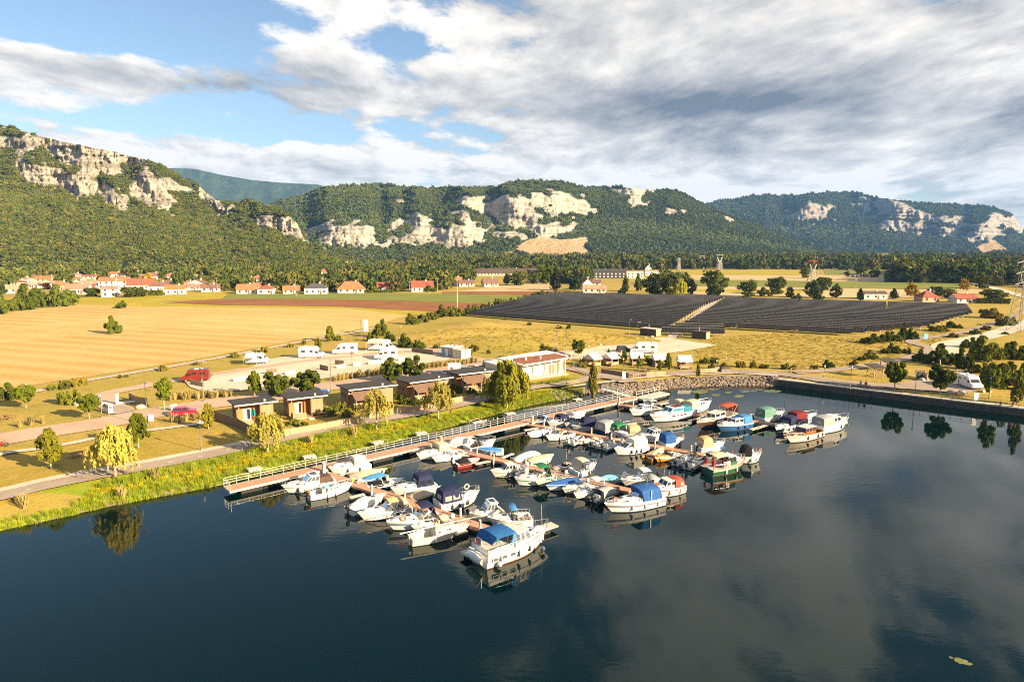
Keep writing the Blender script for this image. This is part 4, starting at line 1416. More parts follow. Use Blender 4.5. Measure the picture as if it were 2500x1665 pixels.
 def mast(s, h0=1.1, over=0.9, m=ALU, t0=0.0):
  """mast laid down along the boat on a crutch"""
  mb = MB().tube([(-over, .05, h0 + .25), (s.L + .5, -.05, s.zg(1) + .55)], .065, 6)
  ms = s.part(mb, 'lowered_mast', m)
  mb = MB().tube([(.1, .25, s.zg(0)), (.05, .05, h0 + .22)], .02, 4).tube([(.1, -.25, s.zg(0)), (.05, .05, h0 + .22)], .02, 4)
  mb.tube([(s.L * .93, 0, s.zg(.93)), (s.L * .93, -.03, s.zg(.93) + .58)], .02, 4)
  s.part(mb, 'mast_crutch', STEEL, ms)['kind'] = 'stuff'

 def mound(s, t_, y, z, r, m, name, sc=(1.2, .8, .5)):
  mb = MB()
  mb.ball((s.L * t_, y, z), r, 9, 6, sc)
  rs = random.Random(4)
  mb.v = [(a + rs.uniform(-.09, .09), b + rs.uniform(-.09, .09), c + rs.uniform(-.06, .06)) for a, b, c in mb.v]
  s.part(mb, name, m)

def inflatable(bow, stern, B, label, tube_m=RUBBER, inner=RUBLIGHT, motor=BLACKP, canopy=None, console=True, arch=False, r=.24, group='inflatable boats along the jetties'):
 b, a = Vector(bow), Vector(stern)
 d = b - a
 d.z = 0
 L = d.length
 root = empty('inflatable_boat', (a.x, a.y, 0), math.atan2(d.y, d.x), label, 'inflatable boat', group)
 h = B / 2 - r
 P = []
 for side in (1, -1):
  q = [(-.35, side * h, .34), (L * .3, side * h, .34), (L * .62, side * h * .97, .36), (L * .80, side * h * .75, .42), (L * .92, side * h * .40, .50), (L, 0, .56)]
  P.append(q)
 path = P[0] + P[1][::-1][1:]
 mb = MB().tube(path, r, 9)
 tb = mb.build('inflatable_tube', tube_m, root)
 mb = MB()
 mb.add([(0, h, .22), (L * .62, h * .95, .22), (L * .9, .05, .3), (L * .9, -.05, .3), (L * .62, -h * .95, .22), (0, -h, .22)], [tuple(range(6))])
 mb.add([(0, h, .22), (L * .62, h * .95, .22), (L * .9, 0, .3), (L * .62, -h * .95, .22), (0, -h, .22), (0, 0, -.2), (L * .75, 0, -.15)], [(0, 1, 6, 5), (1, 2, 6), (2, 3, 6), (3, 4, 5, 6)])
 mb.build('floor', inner, root)
 MB().box(0.03, 0, .35, .06, h * 2, .5).build('transom', WHITE, root)
 if console:
  mb = MB().box(L * .42, 0, .55, .5, .6, .65)
  cs_ = mb.build('console', WHITE, root)
  MB().add([(L * .42 + .2, .28, .87), (L * .42 + .05, .24, 1.2), (L * .42 + .05, -.24, 1.2), (L * .42 + .2, -.28, .87)], [(0, 1, 2, 3)]).build('console_screen', GLASSL, cs_)
  MB().box(L * .22, 0, .45, .5, .8, .45).box(L * .13, 0, .75, .1, .8, .3).build('helm_seat', SEATW, root)
 else:
  MB().box(L * .35, 0, .42, .3, h * 1.9, .1).build('bench_seat', SEATW, root)
 rings = []
 for zz, aa, bb in ((.5, .15, .14), (.62, .25, .2), (.95, .28, .21), (1.1, .2, .16), (1.15, .06, .05)):
  rings.append([(-.22 + aa * math.cos(q), bb * math.sin(q), zz) for q in [i * math.pi / 4 for i in range(8)]])
 ob = MB().loft(rings, closed=True, caps=True).build('outboard_motor', motor, root)
 MB().box(-.2, 0, .1, .16, .1, .85).build('outboard_leg', BLACKP, ob)
 if arch:
  MB().tube([(L * .12, h, .5), (L * .05, h * .9, 1.35), (L * .02, 0, 1.5), (L * .05, -h * .9, 1.35), (L * .12, -h, .5)], .04, 6).build('roll_bar', BLACKP if arch is True else arch, root)
 if canopy:
  mb = MB()
  rings = []
  for q in range(5):
   x = L * (.18 + .5 * q / 4)
   z = 1.55 - .1 * (q / 4) - .25 * (q == 4)
   rings.append([(x, h, .55 + .2 * (q in (1, 2, 3))), (x, h * .9, z - .15), (x, 0, z), (x, -h * .9, z - .15), (x, -h, .55 + .2 * (q in (1, 2, 3)))])
  mb.loft(rings)
  mb.build('canopy', canopy, root)
 return root

def BW(c, x, y):
 return g(c, x, y, 0.0)

# ---- nearest jetty, lower side
GA, GB, GC, GD = 'boats at the nearest jetty', 'boats at the second jetty', 'boats at the third jetty', 'boats at the farthest jetty'
b = Boat('cabin_cruiser', BW('R1', 215, 975), BW('R1', 1010, 830), 2.7, 'white cruiser with rounded hardtop and small dark roof hatch beside the walkway', fb=.95, rise=.3, cock=(.05, .34), group=GA, floor=DECKG)
b.trunk(.52, .93, .66, .34); b.house(.32, .62, 1.15, panel=GLASS, glass=GLASSL, rake=.9, wf=.78, z0=.85); b.rail(.55, .5); b.seats(SEATW); b.fenders((.35, .75), BLACKP); b.canopy(.04, .33, .75, C_BROWN, pane=None, wf=.7)
b = Boat('sailing_boat', BW('R1', 1320, 925), BW('R1', 640, 1085), 2.1, 'small cream sailing boat with lowered mast, teal sail bag and yellow bow buoy', fb=.72, rise=.5, hull=WHITE, cock=(.05, .36), full=1.9, square=.62, group=GA, cat='sailboat')
b.trunk(.38, .78, .62, .34, slope=.3); b.outboard(BLACKP, .3); b.mound(.42, .1, 1.1, .38, C_TURQ, 'sail_bag', (1.5, .8, .45)); b.part(MB().torus((b.L * .96, 0, 1.35), .24, .1, 'x'), 'horseshoe_buoy', YELLOWH); b.mast(1.0); b.rail(.75, .5); b.fenders((.35, .55), FENDERW); b.buoy(.02, .2, .95)
b.part(MB().box(b.L * .3, 0, .85, .5, .9, .5), 'folded_sprayhood', C_GREY)
b = Boat('motorboat', BW('R2', 700, 525), BW('R2', 150, 735), 2.2, 'white motorboat under a pale grey striped cover with black outboard', fb=.72, cock=(.05, .5), group=GA)
b.tarp(.0, .56, .75, C_WHITE, ridge=.75, sag=.1); b.trunk(.55, .9, .7, .3); b.outboard(BLACKP)
b = Boat('cabin_cruiser', BW('R2', 410, 875), BW('R2', 1180, 700), 2.5, 'white cruiser with tan folding top frame and open cream cockpit', fb=.85, rise=.42, cock=(.05, .46), group=GA)
b.trunk(.52, .92, .68, .3, win=None); b.screen(.5, .62, rake=.55); b.seats(SEATC); b.bimini(.26, .45, 1.15, C_TAN); b.canopy(.03, .16, .9, C_CREAM, wf=.8, pane=VINYL, sides=1); b.fenders((.3,), BLACKP)
b = Boat('cabin_cruiser', BW('R2', 960, 1055), BW('R2', 1745, 880), 2.6, 'white cruiser with wide grey blue stripe, navy top and orange lifebuoy', fb=.92, rise=.38, stripe=mat('slate_stripe', (.16, .20, .28), .4), stripe_at=(.52, .80), cock=(.05, .46), group=GA)
b.trunk(.46, .92, .66, .34); b.screen(.47, .62, rake=.5); b.bimini(.16, .40, 1.45, C_NAVY, aft=C_NAVY); b.seats(SEATC); b.rail(.5, .55); b.buoy(.72, .62, 1.45, ax='y'); b.fenders((.2,), FENDERW)
b = Boat('motorboat', BW('R2', 1400, 1085), BW('R2', 1990, 945), 1.9, 'small white day boat squeezed behind the sailing boat with green tarpaulin', fb=.6, cock=(.06, .5), group=GA)
b.trunk(.5, .85, .7, .25, win=None); b.seats(SEATC); b.outboard(WHITE); b.bimini(.1, .3, .55, C_CREAM)
b = Boat('sailing_boat', BW('R2', 2270, 1110), BW('R2', 1345, 1310), 2.3, 'weathered white sailing boat with long lowered mast and green tarpaulin', fb=.8, rise=.3, cock=(.05, .38), full=1.9, square=.7, group=GA, cat='sailboat', hull=CREAM)
b.trunk(.38, .82, .6, .36, slope=.3); b.mast(1.15, 1.1, WHITE); b.mound(.46, 0, 1.25, .5, C_MINT, 'green_tarpaulin', (1.3, .9, .5)); b.part(MB().box(-.12, 0, .35, .12, .32, 1.3), 'rudder', CREAM); b.fenders((.35, .72), FENDERW); b.rail(.78, .5)
# ---- the big yacht at the end of the nearest jetty
b = Boat('motor_yacht', BW('R3', 1850, 850), BW('R3', 790, 1205), 3.5, 'large white motor yacht with blue canopy and dinghy at its stern', fb=1.25, rise=.42, cock=None, group=GA, cat='yacht', deck=DECKG, low=TEAK, square=.93)
yz = b.fb
b.part(MB().bb(.15, b.L * .36, -1.45, 1.45, yz - .1, yz + .52), 'aft_cabin', WHITE)
for side in (1, -1):
 for i in range(3):
  x = .55 + i * 1.05
  mb = MB().box(x + .3, side * 1.70, .90, .72, .035, .42)
  f = b.part(mb, 'cabin_window_frame', WHITE)
  b.part(MB().box(x + .3, side * 1.722, .90, .58, .02, .30), 'pane', GLASSL, f)
h = b.house(.40, .66, 1.35, roof=DECKG, wf=.80, wins=3, glass=GLASSL, lower=.30, rake=.5, z0=yz)
b.trunk(.62, .93, .62, .42, win=GLASSL, m=WHITE, hatch=1)
b.part(MB().bb(.2, b.L * .36, -1.35, 1.35, yz + .52, yz + .56), 'aft_deck', DECKG)
cn = b.bimini(.13, .40, 1.6, C_ROYAL, wf=.84, z0=yz + .1)
mb = MB()
mb.loft([[(b.L * .13, 1.42, yz + 1.7), (b.L * .13, 0, yz + 1.86), (b.L * .13, -1.42, yz + 1.7)], [(b.L * .07, 1.4, yz + 1.05), (b.L * .07, 0, yz + 1.05), (b.L * .07, -1.4, yz + 1.05)]], smooth=False)
b.part(mb, 'aft_curtain', C_ROYAL)
for side in (1, -1):
 b.part(MB().add([(b.L * .33, side * 1.43, yz + .5), (b.L * .40, side * 1.43, yz + .5), (b.L * .40, side * 1.40, yz + 1.66), (b.L * .36, side * 1.40, yz + 1.66)], [(0, 1, 2, 3)]), 'side_curtain', C_BRIGHT)
 b.part(MB().add([(b.L * .40, side * 1.40, yz + .95), (b.L * .47, side * 1.36, yz + 1.1), (b.L * .40, side * 1.40, yz + 1.62)], [(0, 1, 2)]), 'curtain_pane', GLASSL)
b.rail(.02, .75, 1.0, .95)
mb = MB()
for y in (-.6, .6):
 b.part(MB().tube([(-.05, y, yz + .1), (-.75, y, yz + .55)], .04, 5), 'davit', WHITE)
dg = MB()
rings = []
for i in range(9):
 q = i / 8
 w_ = .55 * math.sin(math.pi * (.12 + .80 * q)) ** .6 if q < .98 else .1
 y = -1.35 + 2.7 * q
 rings.append([(-.40 - .12, y, yz - .35 - w_), (-.62, y, yz - .35 - w_ * .8), (-.80, y, yz - .35), (-.62, y, yz - .35 + w_ * .8), (-.52, y, yz - .35 + w_)])
dg.loft(rings, closed=True, caps=True)
b.part(dg, 'dinghy', WHITE)
b.buoy(.03, .75, yz + .85, ORANGE, 'x', .3)
b.part(MB().box(.03 * b.L, .35, yz + .95, .06, .75, .7), 'gangway_rack', STEEL)
b.fenders((.16, .42, .6), FENDER); b.fenders((.85, .92), FENDERW)
for i in range(2):
 mb = MB()
 mb.ball((b.L * (.13 + .62 * i), -b.half(.2) - .2 + i * .15, .45), .26, 9, 7)
 b.part(mb, 'ball_fender', FENDERW if i == 0 else FENDER)
b.antenna(.9, 0, 2.6, yz * 1.35); b.antenna(.46, .6, 1.4, yz + 1.4)
b.part(MB().tube([(b.L * .62, 0, yz + 1.35), (b.L * .52, 0, yz + 2.5)], .04, 5), 'signal_mast', TEAK)
for q in range(2):
 mb = MB().box(b.L * .22, -.4 + q * .8, yz + .85, .5, .5, .06).box(b.L * .22 - .22, -.4 + q * .8, yz + 1.15, .06, .5, .5)
 for dx_ in (-.2, .2):
  mb.tube([(b.L * .22 + dx_, -.4 + q * .8 - .2, yz + .56), (b.L * .22 + dx_, -.4 + q * .8 + .2, yz + .85)], .02, 4)
 b.part(mb, 'deck_chair', TEALH)

# ---- nearest jetty, upper side
b = Boat('cabin_cruiser', BW('R1', 1075, 612), BW('R1', 1680, 500), 2.5, 'white cruiser with clear sided white cockpit tent by the walkway', fb=.9, rise=.36, cock=(.05, .42), group=GA)
b.trunk(.44, .92, .68, .36); b.screen(.46, .5); b.canopy(.06, .42, 1.2, C_WHITE, wf=.82, front=.1); b.fenders((.3, .6), FENDER)
b = Boat('speedboat', BW('R1', 1985, 625), BW('R1', 1400, 720), 2.1, 'yellow hulled speedboat under a beige tarpaulin', fb=.62, hull=YELLOWH, top=WHITE, stripe=WHITE, cock=None, deck=WHITE, group=GA)
b.tarp(.0, .62, .4, C_BEIGE, ridge=.6)
b = Boat('rowing_boat', BW('R1', 1590, 815), BW('R1', 2010, 690), 1.9, 'small boat under a creased bright blue tarpaulin with black outboard', fb=.55, cock=(.06, .8), group=GA)
b.tarp(.0, .8, .38, C_BRIGHT, ridge=.35, sag=.1); b.outboard(BLACKP)
b = Boat('speedboat', BW('R2', 1050, 185), BW('R2', 480, 260), 2.1, 'open speedboat with charcoal cockpit cover, cream screen frame and blue keel', fb=.62, hull=WHITE, stripe=SKYH, stripe_at=(.1, .45), cock=(.05, .55), group=GA)
b.tarp(.02, .42, .30, C_DARK, ridge=.75); b.screen(.56, .42, m=GLASS); b.bimini(.50, .58, .5, C_CREAM, legs=False); b.seats(SEATC)
b = Boat('cabin_cruiser', BW('R2', 1020, 390), BW('R2', 1680, 265), 2.5, 'white cruiser with tall dark navy cockpit tent, bow towards the jetty', fb=.88, rise=.36, cock=(.05, .42), group=GA)
b.trunk(.44, .92, .68, .33); b.screen(.46, .5); b.canopy(.06, .46, 1.42, C_NAVY, wf=.84, front=.25, pane=GLASS); b.rail(.55, .5); b.fenders((.4,), FENDERW)
b = Boat('speedboat', BW('R2', 1785, 345), BW('R2', 1290, 510), 2.2, 'green hulled speedboat under beige and grey covers', fb=.62, hull=DKGREEN, top=WHITE, stripe=GREENH, cock=None, deck=WHITE, group=GA)
b.tarp(.0, .55, .45, C_BEIGE, ridge=.5); b.tarp(.02, .3, .30, C_GREY, wf=.98, name='stern_cover')
b = Boat('cabin_cruiser', BW('R4', 1225, 1380), BW('R4', 580, 1515), 2.8, 'big white cruiser with boxy navy tent and pale lifebuoy on its bow rail', fb=1.0, rise=.42, cock=(.05, .46), group=GA, stripe=C_NAVY, stripe_at=(.60, .68))
b.trunk(.48, .92, .66, .28); b.screen(.5, .55); b.canopy(.05, .5, 1.55, C_NAVY, wf=.84, front=.35, back=.12); b.rail(.55, .62); b.buoy(.74, .55, 1.95, PALEBUOY, 'y', .3); b.fenders((.25, .42, .62, .66), FENDER)
b = Boat('cabin_cruiser', BW('R3', 610, 410), BW('R3', 1120, 330), 2.4, 'white pilothouse boat with large dark solar panel on its roof', fb=.85, rise=.3, cock=(.04, .22), group=GA)
b.trunk(.56, .9, .66, .26, win=None); b.house(.22, .62, 1.35, panel=GLASS, glass=GLASSL, wf=.76, rake=.75, z0=.72); b.rail(.6, .45); b.seats(SEATC, .05, .3)
b = Boat('cabin_cruiser', BW('R3', 990, 505), BW('R3', 1650, 455), 2.5, 'white cruiser with small bright blue bimini and brown foredeck lines', fb=.85, rise=.36, cock=(.05, .46), group=GA, floor=DECKG)
b.trunk(.5, .94, .7, .26, win=TEAK); b.screen(.48, .6, rake=.3, m=GLASS); b.bimini(.36, .50, 1.30, C_BRIGHT); b.seats(SEATC); b.rail(.0, .45, .3, .95, close=False); b.part(MB().box(b.L * .1, .6, 1.0, .6, .3, .12), 'locker', TEAK)

# ---- second jetty, lower side
b = Boat('cabin_cruiser', BW('R4', 225, 580), BW('R4', 715, 455), 2.4, 'white cruiser with cream tent at the foot of the second jetty', fb=.85, cock=(.05, .42), group=GB)
b.trunk(.44, .92, .66, .32); b.screen(.46, .5, m=VINYL); b.canopy(.06, .42, 1.2, C_CREAM, front=.1); b.rail(.6, .45)
b = Boat('speedboat', BW('R4', 515, 620), BW('R4', 985, 495), 2.1, 'open white boat with grey foredeck moored beside the cream tented cruiser', fb=.7, cock=(.06, .5), group=GB)
b.trunk(.52, .9, .66, .18, win=None); b.screen(.52, .35); b.seats(SEATW); b.fenders((.5,), FENDER); b.mound(.3, .3, .75, .25, C_BROWN, 'gear_bag')
b = Boat('speedboat', BW('R4', 1290, 640), BW('R4', 905, 710), 2.0, 'red and white speedboat with black cockpit cover', fb=.62, hull=REDH, top=WHITE, stripe=REDH, stripe_at=(.3, .62), deck=WHITE, cock=None, group=GB)
b.tarp(.06, .52, .5, C_DARK, ridge=.7); b.outboard(LGREY); b.part(MB().box(b.L * .7, 0, .72, 1.2, .5, .04), 'deck_stripe', REDH)
b = Boat('cabin_boat', BW('R4', 1650, 910), BW('R4', 2180, 815), 2.1, 'small cream hulled cabin boat with slanted side windows', fb=.85, hull=CREAM, top=WHITE, deck=WHITE, cock=(.05, .35), group=GB)
b.house(.36, .7, .75, wf=.78, rake=.75, lower=.25, wins=3); b.seats(SEATW); b.fenders((.45, .6), FENDER); b.outboard(WHITE)
b = Boat('cabin_cruiser', BW('R5', 545, 828), BW('R5', 1105, 735), 2.4, 'white cruiser with green side stripe and green bimini', fb=.92, rise=.36, stripe=GREENH, stripe_at=(.60, .72), cock=(.05, .44), group=GB)
b.trunk(.46, .92, .66, .3); b.screen(.48, .6, m=VINYL); b.bimini(.16, .42, 1.45, C_GREEN, aft=C_GREEN); b.seats(SEATC); b.rail(.55, .5); b.fenders((.6, .3), FENDERW)
b.part(MB().box(b.L * .3, b.half(.3) + .01, .72, b.L * .3, .02, .2).box(b.L * .3, -b.half(.3) - .01, .72, b.L * .3, .02, .2), 'wave_decal', GREENH)
b = Boat('rowing_boat', BW('R5', 925, 848), BW('R5', 1365, 710), 1.9, 'pale green open boat beside the green striped cruiser', fb=.6, hull=PALEGRN, cock=(.06, .72), floor=PALEGRN, group=GB)
b.seats(PALEGRN, .1, .5); b.outboard(WHITE); b.rail(.0, .4, .2, .9, close=False)
b = Boat('motorboat', BW('R5', 1135, 930), BW('R5', 1635, 790), 2.1, 'motorboat under a bright blue cover, second jetty', fb=.65, cock=None, group=GB)
b.tarp(.02, .99, .42, C_BLUE, ridge=.45, sag=.1); b.outboard(C_BLUE)
b = Boat('motorboat', BW('R5', 1425, 985), BW('R5', 1785, 865), 1.9, 'small white boat with grey cockpit cover next to the blue covered one', fb=.62, cock=None, group=GB)
b.trunk(.5, .9, .66, .25, win=None); b.tarp(.05, .5, .36, C_GREY); b.outboard(LGREY)
b = Boat('speedboat', BW('R5', 1645, 1085), BW('R5', 2030, 955), 2.0, 'white open boat with cream seats under a white striped sunshade', fb=.66, cock=(.05, .5), group=GB)
b.trunk(.55, .92, .7, .16, win=None); b.seats(SEATC); b.screen(.52, .4); b.bimini(.02, .30, 1.35, C_WHITE); b.rail(.6, .35)
inflatable(BW('R6', 860, 640), BW('R6', 390, 850), 2.2, 'grey inflatable with spray canopy and round black outboard beside the blue topped cruiser', RUBBER, RUBLIGHT, BLACKP, C_GREY, group=GB)
b = Boat('cabin_cruiser', BW('R6', 745, 1028), BW('R6', 1585, 850), 2.9, 'big white cruiser with royal blue top, grey stripe and orange lifebuoy on deck', fb=1.05, rise=.3, stripe=mat('lilac_stripe', (.20, .19, .27), .4), stripe_at=(.58, .78), cock=(.05, .42), group=GB)
b.trunk(.40, .94, .72, .42, slope=.7, hatch=2); b.screen(.44, .62, rake=.5, z0=1.35); b.canopy(.06, .40, 1.5, C_BLUE, wf=.84, front=-.35, pane=None); b.part(MB().box(b.L * .28, b.half(.3) * .86, 1.75, .10, .06, 1.1).box(b.L * .28, -b.half(.3) * .86, 1.75, .10, .06, 1.1), 'canopy_strap', WHITE)
b.buoy(.84, .35, 1.62, ORANGE, 'y', .3); b.rail(.72, .4); b.fenders((.16, .4, .62), FENDERW); b.antenna(.3, .5, .9, 2.6)
# ---- second jetty, upper side
b = Boat('motorboat', BW('R4', 1180, 300), BW('R4', 760, 345), 2.2, 'motorboat hidden under a peaked white tent by the walkway', fb=.62, cock=None, group=GB)
b.tarp(.0, .95, .95, C_WHITE, ridge=.35); b.part(MB().box(b.L * .35, -b.half(.35) - .03, .75, 1.6, .03, .35), 'grey_panel', C_GREY)
b = Boat('cabin_cruiser', BW('R4', 1570, 330), BW('R4', 1130, 415), 2.4, 'white cruiser with brown open cockpit and folded navy top', fb=.85, rise=.45, cock=(.05, .46), floor=TEAK, group=GB)
b.trunk(.5, .92, .68, .25); b.screen(.5, .5); b.seats(TEAK); b.bimini(.3, .48, 1.2, C_NAVY); b.rail(.55, .5)
b = Boat('motorboat', BW('R4', 1350, 462), BW('R4', 1765, 465), 1.9, 'white hulled boat with tight light blue cover', fb=.68, cock=None, group=GB, full=2.0)
b.tarp(.05, .95, .35, C_BRIGHT, ridge=.5, wf=.98); b.fenders((.3, .5, .7), FENDER)
b = Boat('motorboat', BW('R5', 865, 330), BW('R5', 450, 400), 2.1, 'motorboat under a peaked white canvas beside the long cream covered boat', fb=.6, cock=None, group=GB)
b.tarp(.0, .98, .75, C_WHITE, ridge=.6)
b = Boat('speedboat', BW('R5', 1120, 380), BW('R5', 720, 440), 2.3, 'long boat under a smooth cream cover with pointed bow', fb=.8, rise=.5, hull=CREAM, cock=None, group=GB)
b.tarp(.0, .97, .32, C_CREAM, ridge=.3); b.fenders((.7,), FENDERW)
b = Boat('speedboat', BW('R5', 1235, 570), BW('R5', 1560, 490), 2.0, 'red and white jet boat with blue grey deck', fb=.58, hull=REDH, top=WHITE, stripe=WHITE, stripe_at=(.45, .6), deck=LGREY, cock=(.06, .5), group=GB)
b.seats(SEATC); b.screen(.55, .3, m=GLASS); b.antenna(.4, 0, 1.9, .7)
b = Boat('cabin_cruiser', BW('R5', 1940, 555), BW('R5', 1590, 640), 2.5, 'white boat with cream bimini and open stern facing the jetty', fb=.85, rise=.4, cock=(.04, .5), group=GB)
b.trunk(.52, .92, .66, .25); b.screen(.52, .5); b.bimini(.18, .48, 1.35, C_CREAM, aft=VINYL); b.rail(.5, .5); b.seats(SEATW); b.fenders((.45, .6, .75), FENDER)
b = Boat('rowing_boat', BW('R6', 565, 465), BW('R6', 905, 420), 1.8, 'small wooden boat under a turquoise tarpaulin with white outboard', fb=.52, hull=CREAM, low=BROWNH, cock=(.05, .8), group=GB)
b.tarp(.2, .98, .42, C_TURQ, ridge=.5, sag=.1); b.outboard(WHITE, sc=1.2)
b = Boat('cabin_cruiser', BW('R6', 1000, 520), BW('R6', 1540, 440), 2.3, 'small white cruiser with tan lined hardtop behind the blue topped one', fb=.75, cock=(.05, .4), group=GB)
b.trunk(.5, .9, .66, .28); b.bimini(.26, .48, 1.25, C_WHITE); b.screen(.5, .5); b.rail(.6, .4); b.tarp(.0, .26, .3, C_GREY); b.outboard(BLACKP)
b = Boat('cabin_cruiser', BW('R6', 1480, 720), BW('R6', 2030, 620), 2.7, 'white cruiser with red stripe and red canopy at the end of the jetty', fb=1.0, rise=.28, stripe=REDH, stripe_at=(.74, .84), cock=(.05, .34), group=GB, square=.72, floor=SEATC)
b.trunk(.55, .94, .62, .3, win=GLASS); b.house(.30, .58, .85, roof=CREAM, wf=.7, wins=2, rake=.5, z0=1.0); b.canopy(.04, .32, 1.05, C_RED, wf=.85, sides=1, back=.25); b.fenders((.2, .5), FENDERW); b.antenna(.45, .5, 1.2, 1.9); b.antenna(.45, -.5, 1.2, 1.9)
b.part(MB().box(b.L * .72, 0, b.zg(.72) + .34, 1.2, 1.0, .03), 'teak_hatch', TEAK)

# ---- third jetty, lower side
b = Boat('speedboat', BW('R7', 135, 700), BW('R7', 560, 600), 2.1, 'low white boat at the foot of the third jetty', fb=.7, cock=(.05, .35), group=GC)
b.trunk(.36, .94, .72, .22, win=None); b.seats(SEATW, .06, .32); b.fenders((.6,), FENDER)
b = Boat('speedboat', BW('R7', 485, 755), BW('R7', 875, 670), 2.1, 'white boat with tall grey windscreen and seats of brown canvas', fb=.7, cock=(.05, .5), group=GC, floor=C_BROWN)
b.trunk(.55, .92, .7, .16, win=None); b.screen(.55, .65, m=VINYL); b.seats(C_BROWN); b.bimini(.1, .3, .75, C_BROWN); b.fenders((.6, .35), FENDERW)
inflatable(BW('R7', 1110, 730), BW('R7', 860, 850), 2.1, 'pale inflatable with cream outboard at the third jetty', RUBLIGHT, SEATW, CREAM, None, True, STEEL, group=GC)
b = Boat('motorboat', BW('R7', 1065, 830), BW('R7', 1410, 780), 1.9, 'small white boat between two inflatables at the third jetty', fb=.6, cock=(.05, .45), group=GC)
b.trunk(.48, .9, .66, .25); b.tarp(.02, .4, .3, C_CREAM)
inflatable(BW('R7', 1640, 760), BW('R7', 1290, 890), 2.2, 'grey inflatable with black roll bar and black outboard at the third jetty', RUBBER, SEATW, BLACKP, None, True, True, group=GC)
inflatable(BW('R7', 1880, 790), BW('R7', 1500, 940), 2.3, 'grey white inflatable with brown seats beside the white topped cruiser', RUBLIGHT, SEATC, BLACKP, None, True, False, group=GC)
b = Boat('cabin_cruiser', BW('R7', 1805, 1030), BW('R7', 2265, 935), 2.6, 'white cruiser with solid white canvas top and flat side windows', fb=.95, rise=.25, cock=(.05, .3), group=GC, stripe=LGREY, stripe_at=(.55, .65))
b.house(.32, .78, .62, wf=.8, rake=1.3, lower=.25, wins=1); b.canopy(.04, .5, 1.35, C_WHITE, wf=.86, pane=None, front=.1, back=.15); b.fenders((.3, .45, .6), FENDER)
b = Boat('rowing_boat', BW('R8', 590, 430), BW('R8', 330, 590), 1.8, 'orange brown dinghy with black outboard beside the orange boat', fb=.5, hull=ORANGEH, cock=(.05, .75), group=GC, floor=CREAM)
b.outboard(BLACKP, sc=1.2); b.tarp(.3, .95, .3, C_CREAM)
b = Boat('speedboat', BW('R8', 520, 615), BW('R8', 870, 520), 2.0, 'orange hulled bowrider with white deck', fb=.65, hull=ORANGEH, top=WHITE, stripe=WHITE, stripe_at=(.66, .8), deck=WHITE, cock=(.05, .42), group=GC)
b.trunk(.5, .92, .7, .15, win=None); b.screen(.5, .4, m=GLASS); b.seats(SEATW); b.fenders((.3,), FENDERW)
inflatable(BW('R8', 1230, 500), BW('R8', 860, 700), 2.4, 'dark inflatable with tall black roll bar and black outboard beside the orange boat', RUBBER, SEATW, BLACKP, None, True, True, r=.27, group=GC)
inflatable(BW('R8', 1420, 590), BW('R8', 1080, 770), 2.4, 'dark inflatable with big black outboard next to the green barge', RUBBER, SEATW, BLACKP, None, True, STEEL, r=.27, group=GC)
# ---- the green barge
b = Boat('barge', BW('R8', 2070, 735), BW('R8', 1500, 845), 3.1, 'green and white barge with red chairs, orange rim and cream sunshade', fb=.95, rise=.55, hull=DKGREEN, low=BROWNH, stripe=WHITE, stripe_at=(.78, .9), top=ORANGEH, deck=DECKG, cock=None, group=GC, square=.85, full=3.2, rub=ORANGEH)
b.house(.44, .66, 1.35, roof=WHITE, wf=.66, wins=2, z0=.9, rake=.15); b.trunk(.64, .90, .6, .45, m=WHITE); b.part(MB().box(b.L * .77, 0, 1.65, 1.5, 1.1, .06), 'red_hatch', C_RED)
b.bimini(.10, .42, 1.75, C_CREAM, wf=.8); b.rail(.0, .7, .42, .95, STEEL, close=False); b.rail(.66, .55)
for i in range(4):
 x, y = .6 + (i % 2) * 1.3, -.7 + (i // 2) * 1.4
 mb = MB().box(x, y, 1.4, .45, .45, .06).box(x - .22, y, 1.75, .06, .45, .62)
 for dx_, dy_ in ((-.18, -.18), (.18, -.18), (-.18, .18), (.18, .18)):
  mb.tube([(x + dx_, y + dy_, .95), (x + dx_, y + dy_, 1.4)], .02, 4)
 b.part(mb, 'red_chair', REDH)
b.part(MB().box(.35 * b.L, -1.2, 1.5, 1.2, .05, .75), 'white_dodger', WHITE); b.buoy(.3, -1.3, 1.5, ORANGE, 'y'); b.fenders((.3, .6), FENDERW)
b.part(MB().tube([(b.L * .66, 0, 2.2), (b.L * .66, 0, 3.0)], .03, 5), 'funnel', TEAK)
b = Boat('cabin_cruiser', BW('M1', 1375, 690), BW('M1', 1215, 690), 2.7, 'white cruiser with black cockpit tent beyond the green barge', fb=1.0, rise=.35, cock=(.05, .4), group=GC)
b.house(.42, .66, .85, wf=.74, wins=2, z0=1.0); b.canopy(.03, .44, 1.4, C_DARK, wf=.86, pane=None, sides=1); b.rail(.6, .5); b.fenders((.4, .7), FENDERW); b.part(MB().box(b.L * .97, 0, b.zg(1) + .35, .1, .3, .5), 'orange_flag', ORANGE)
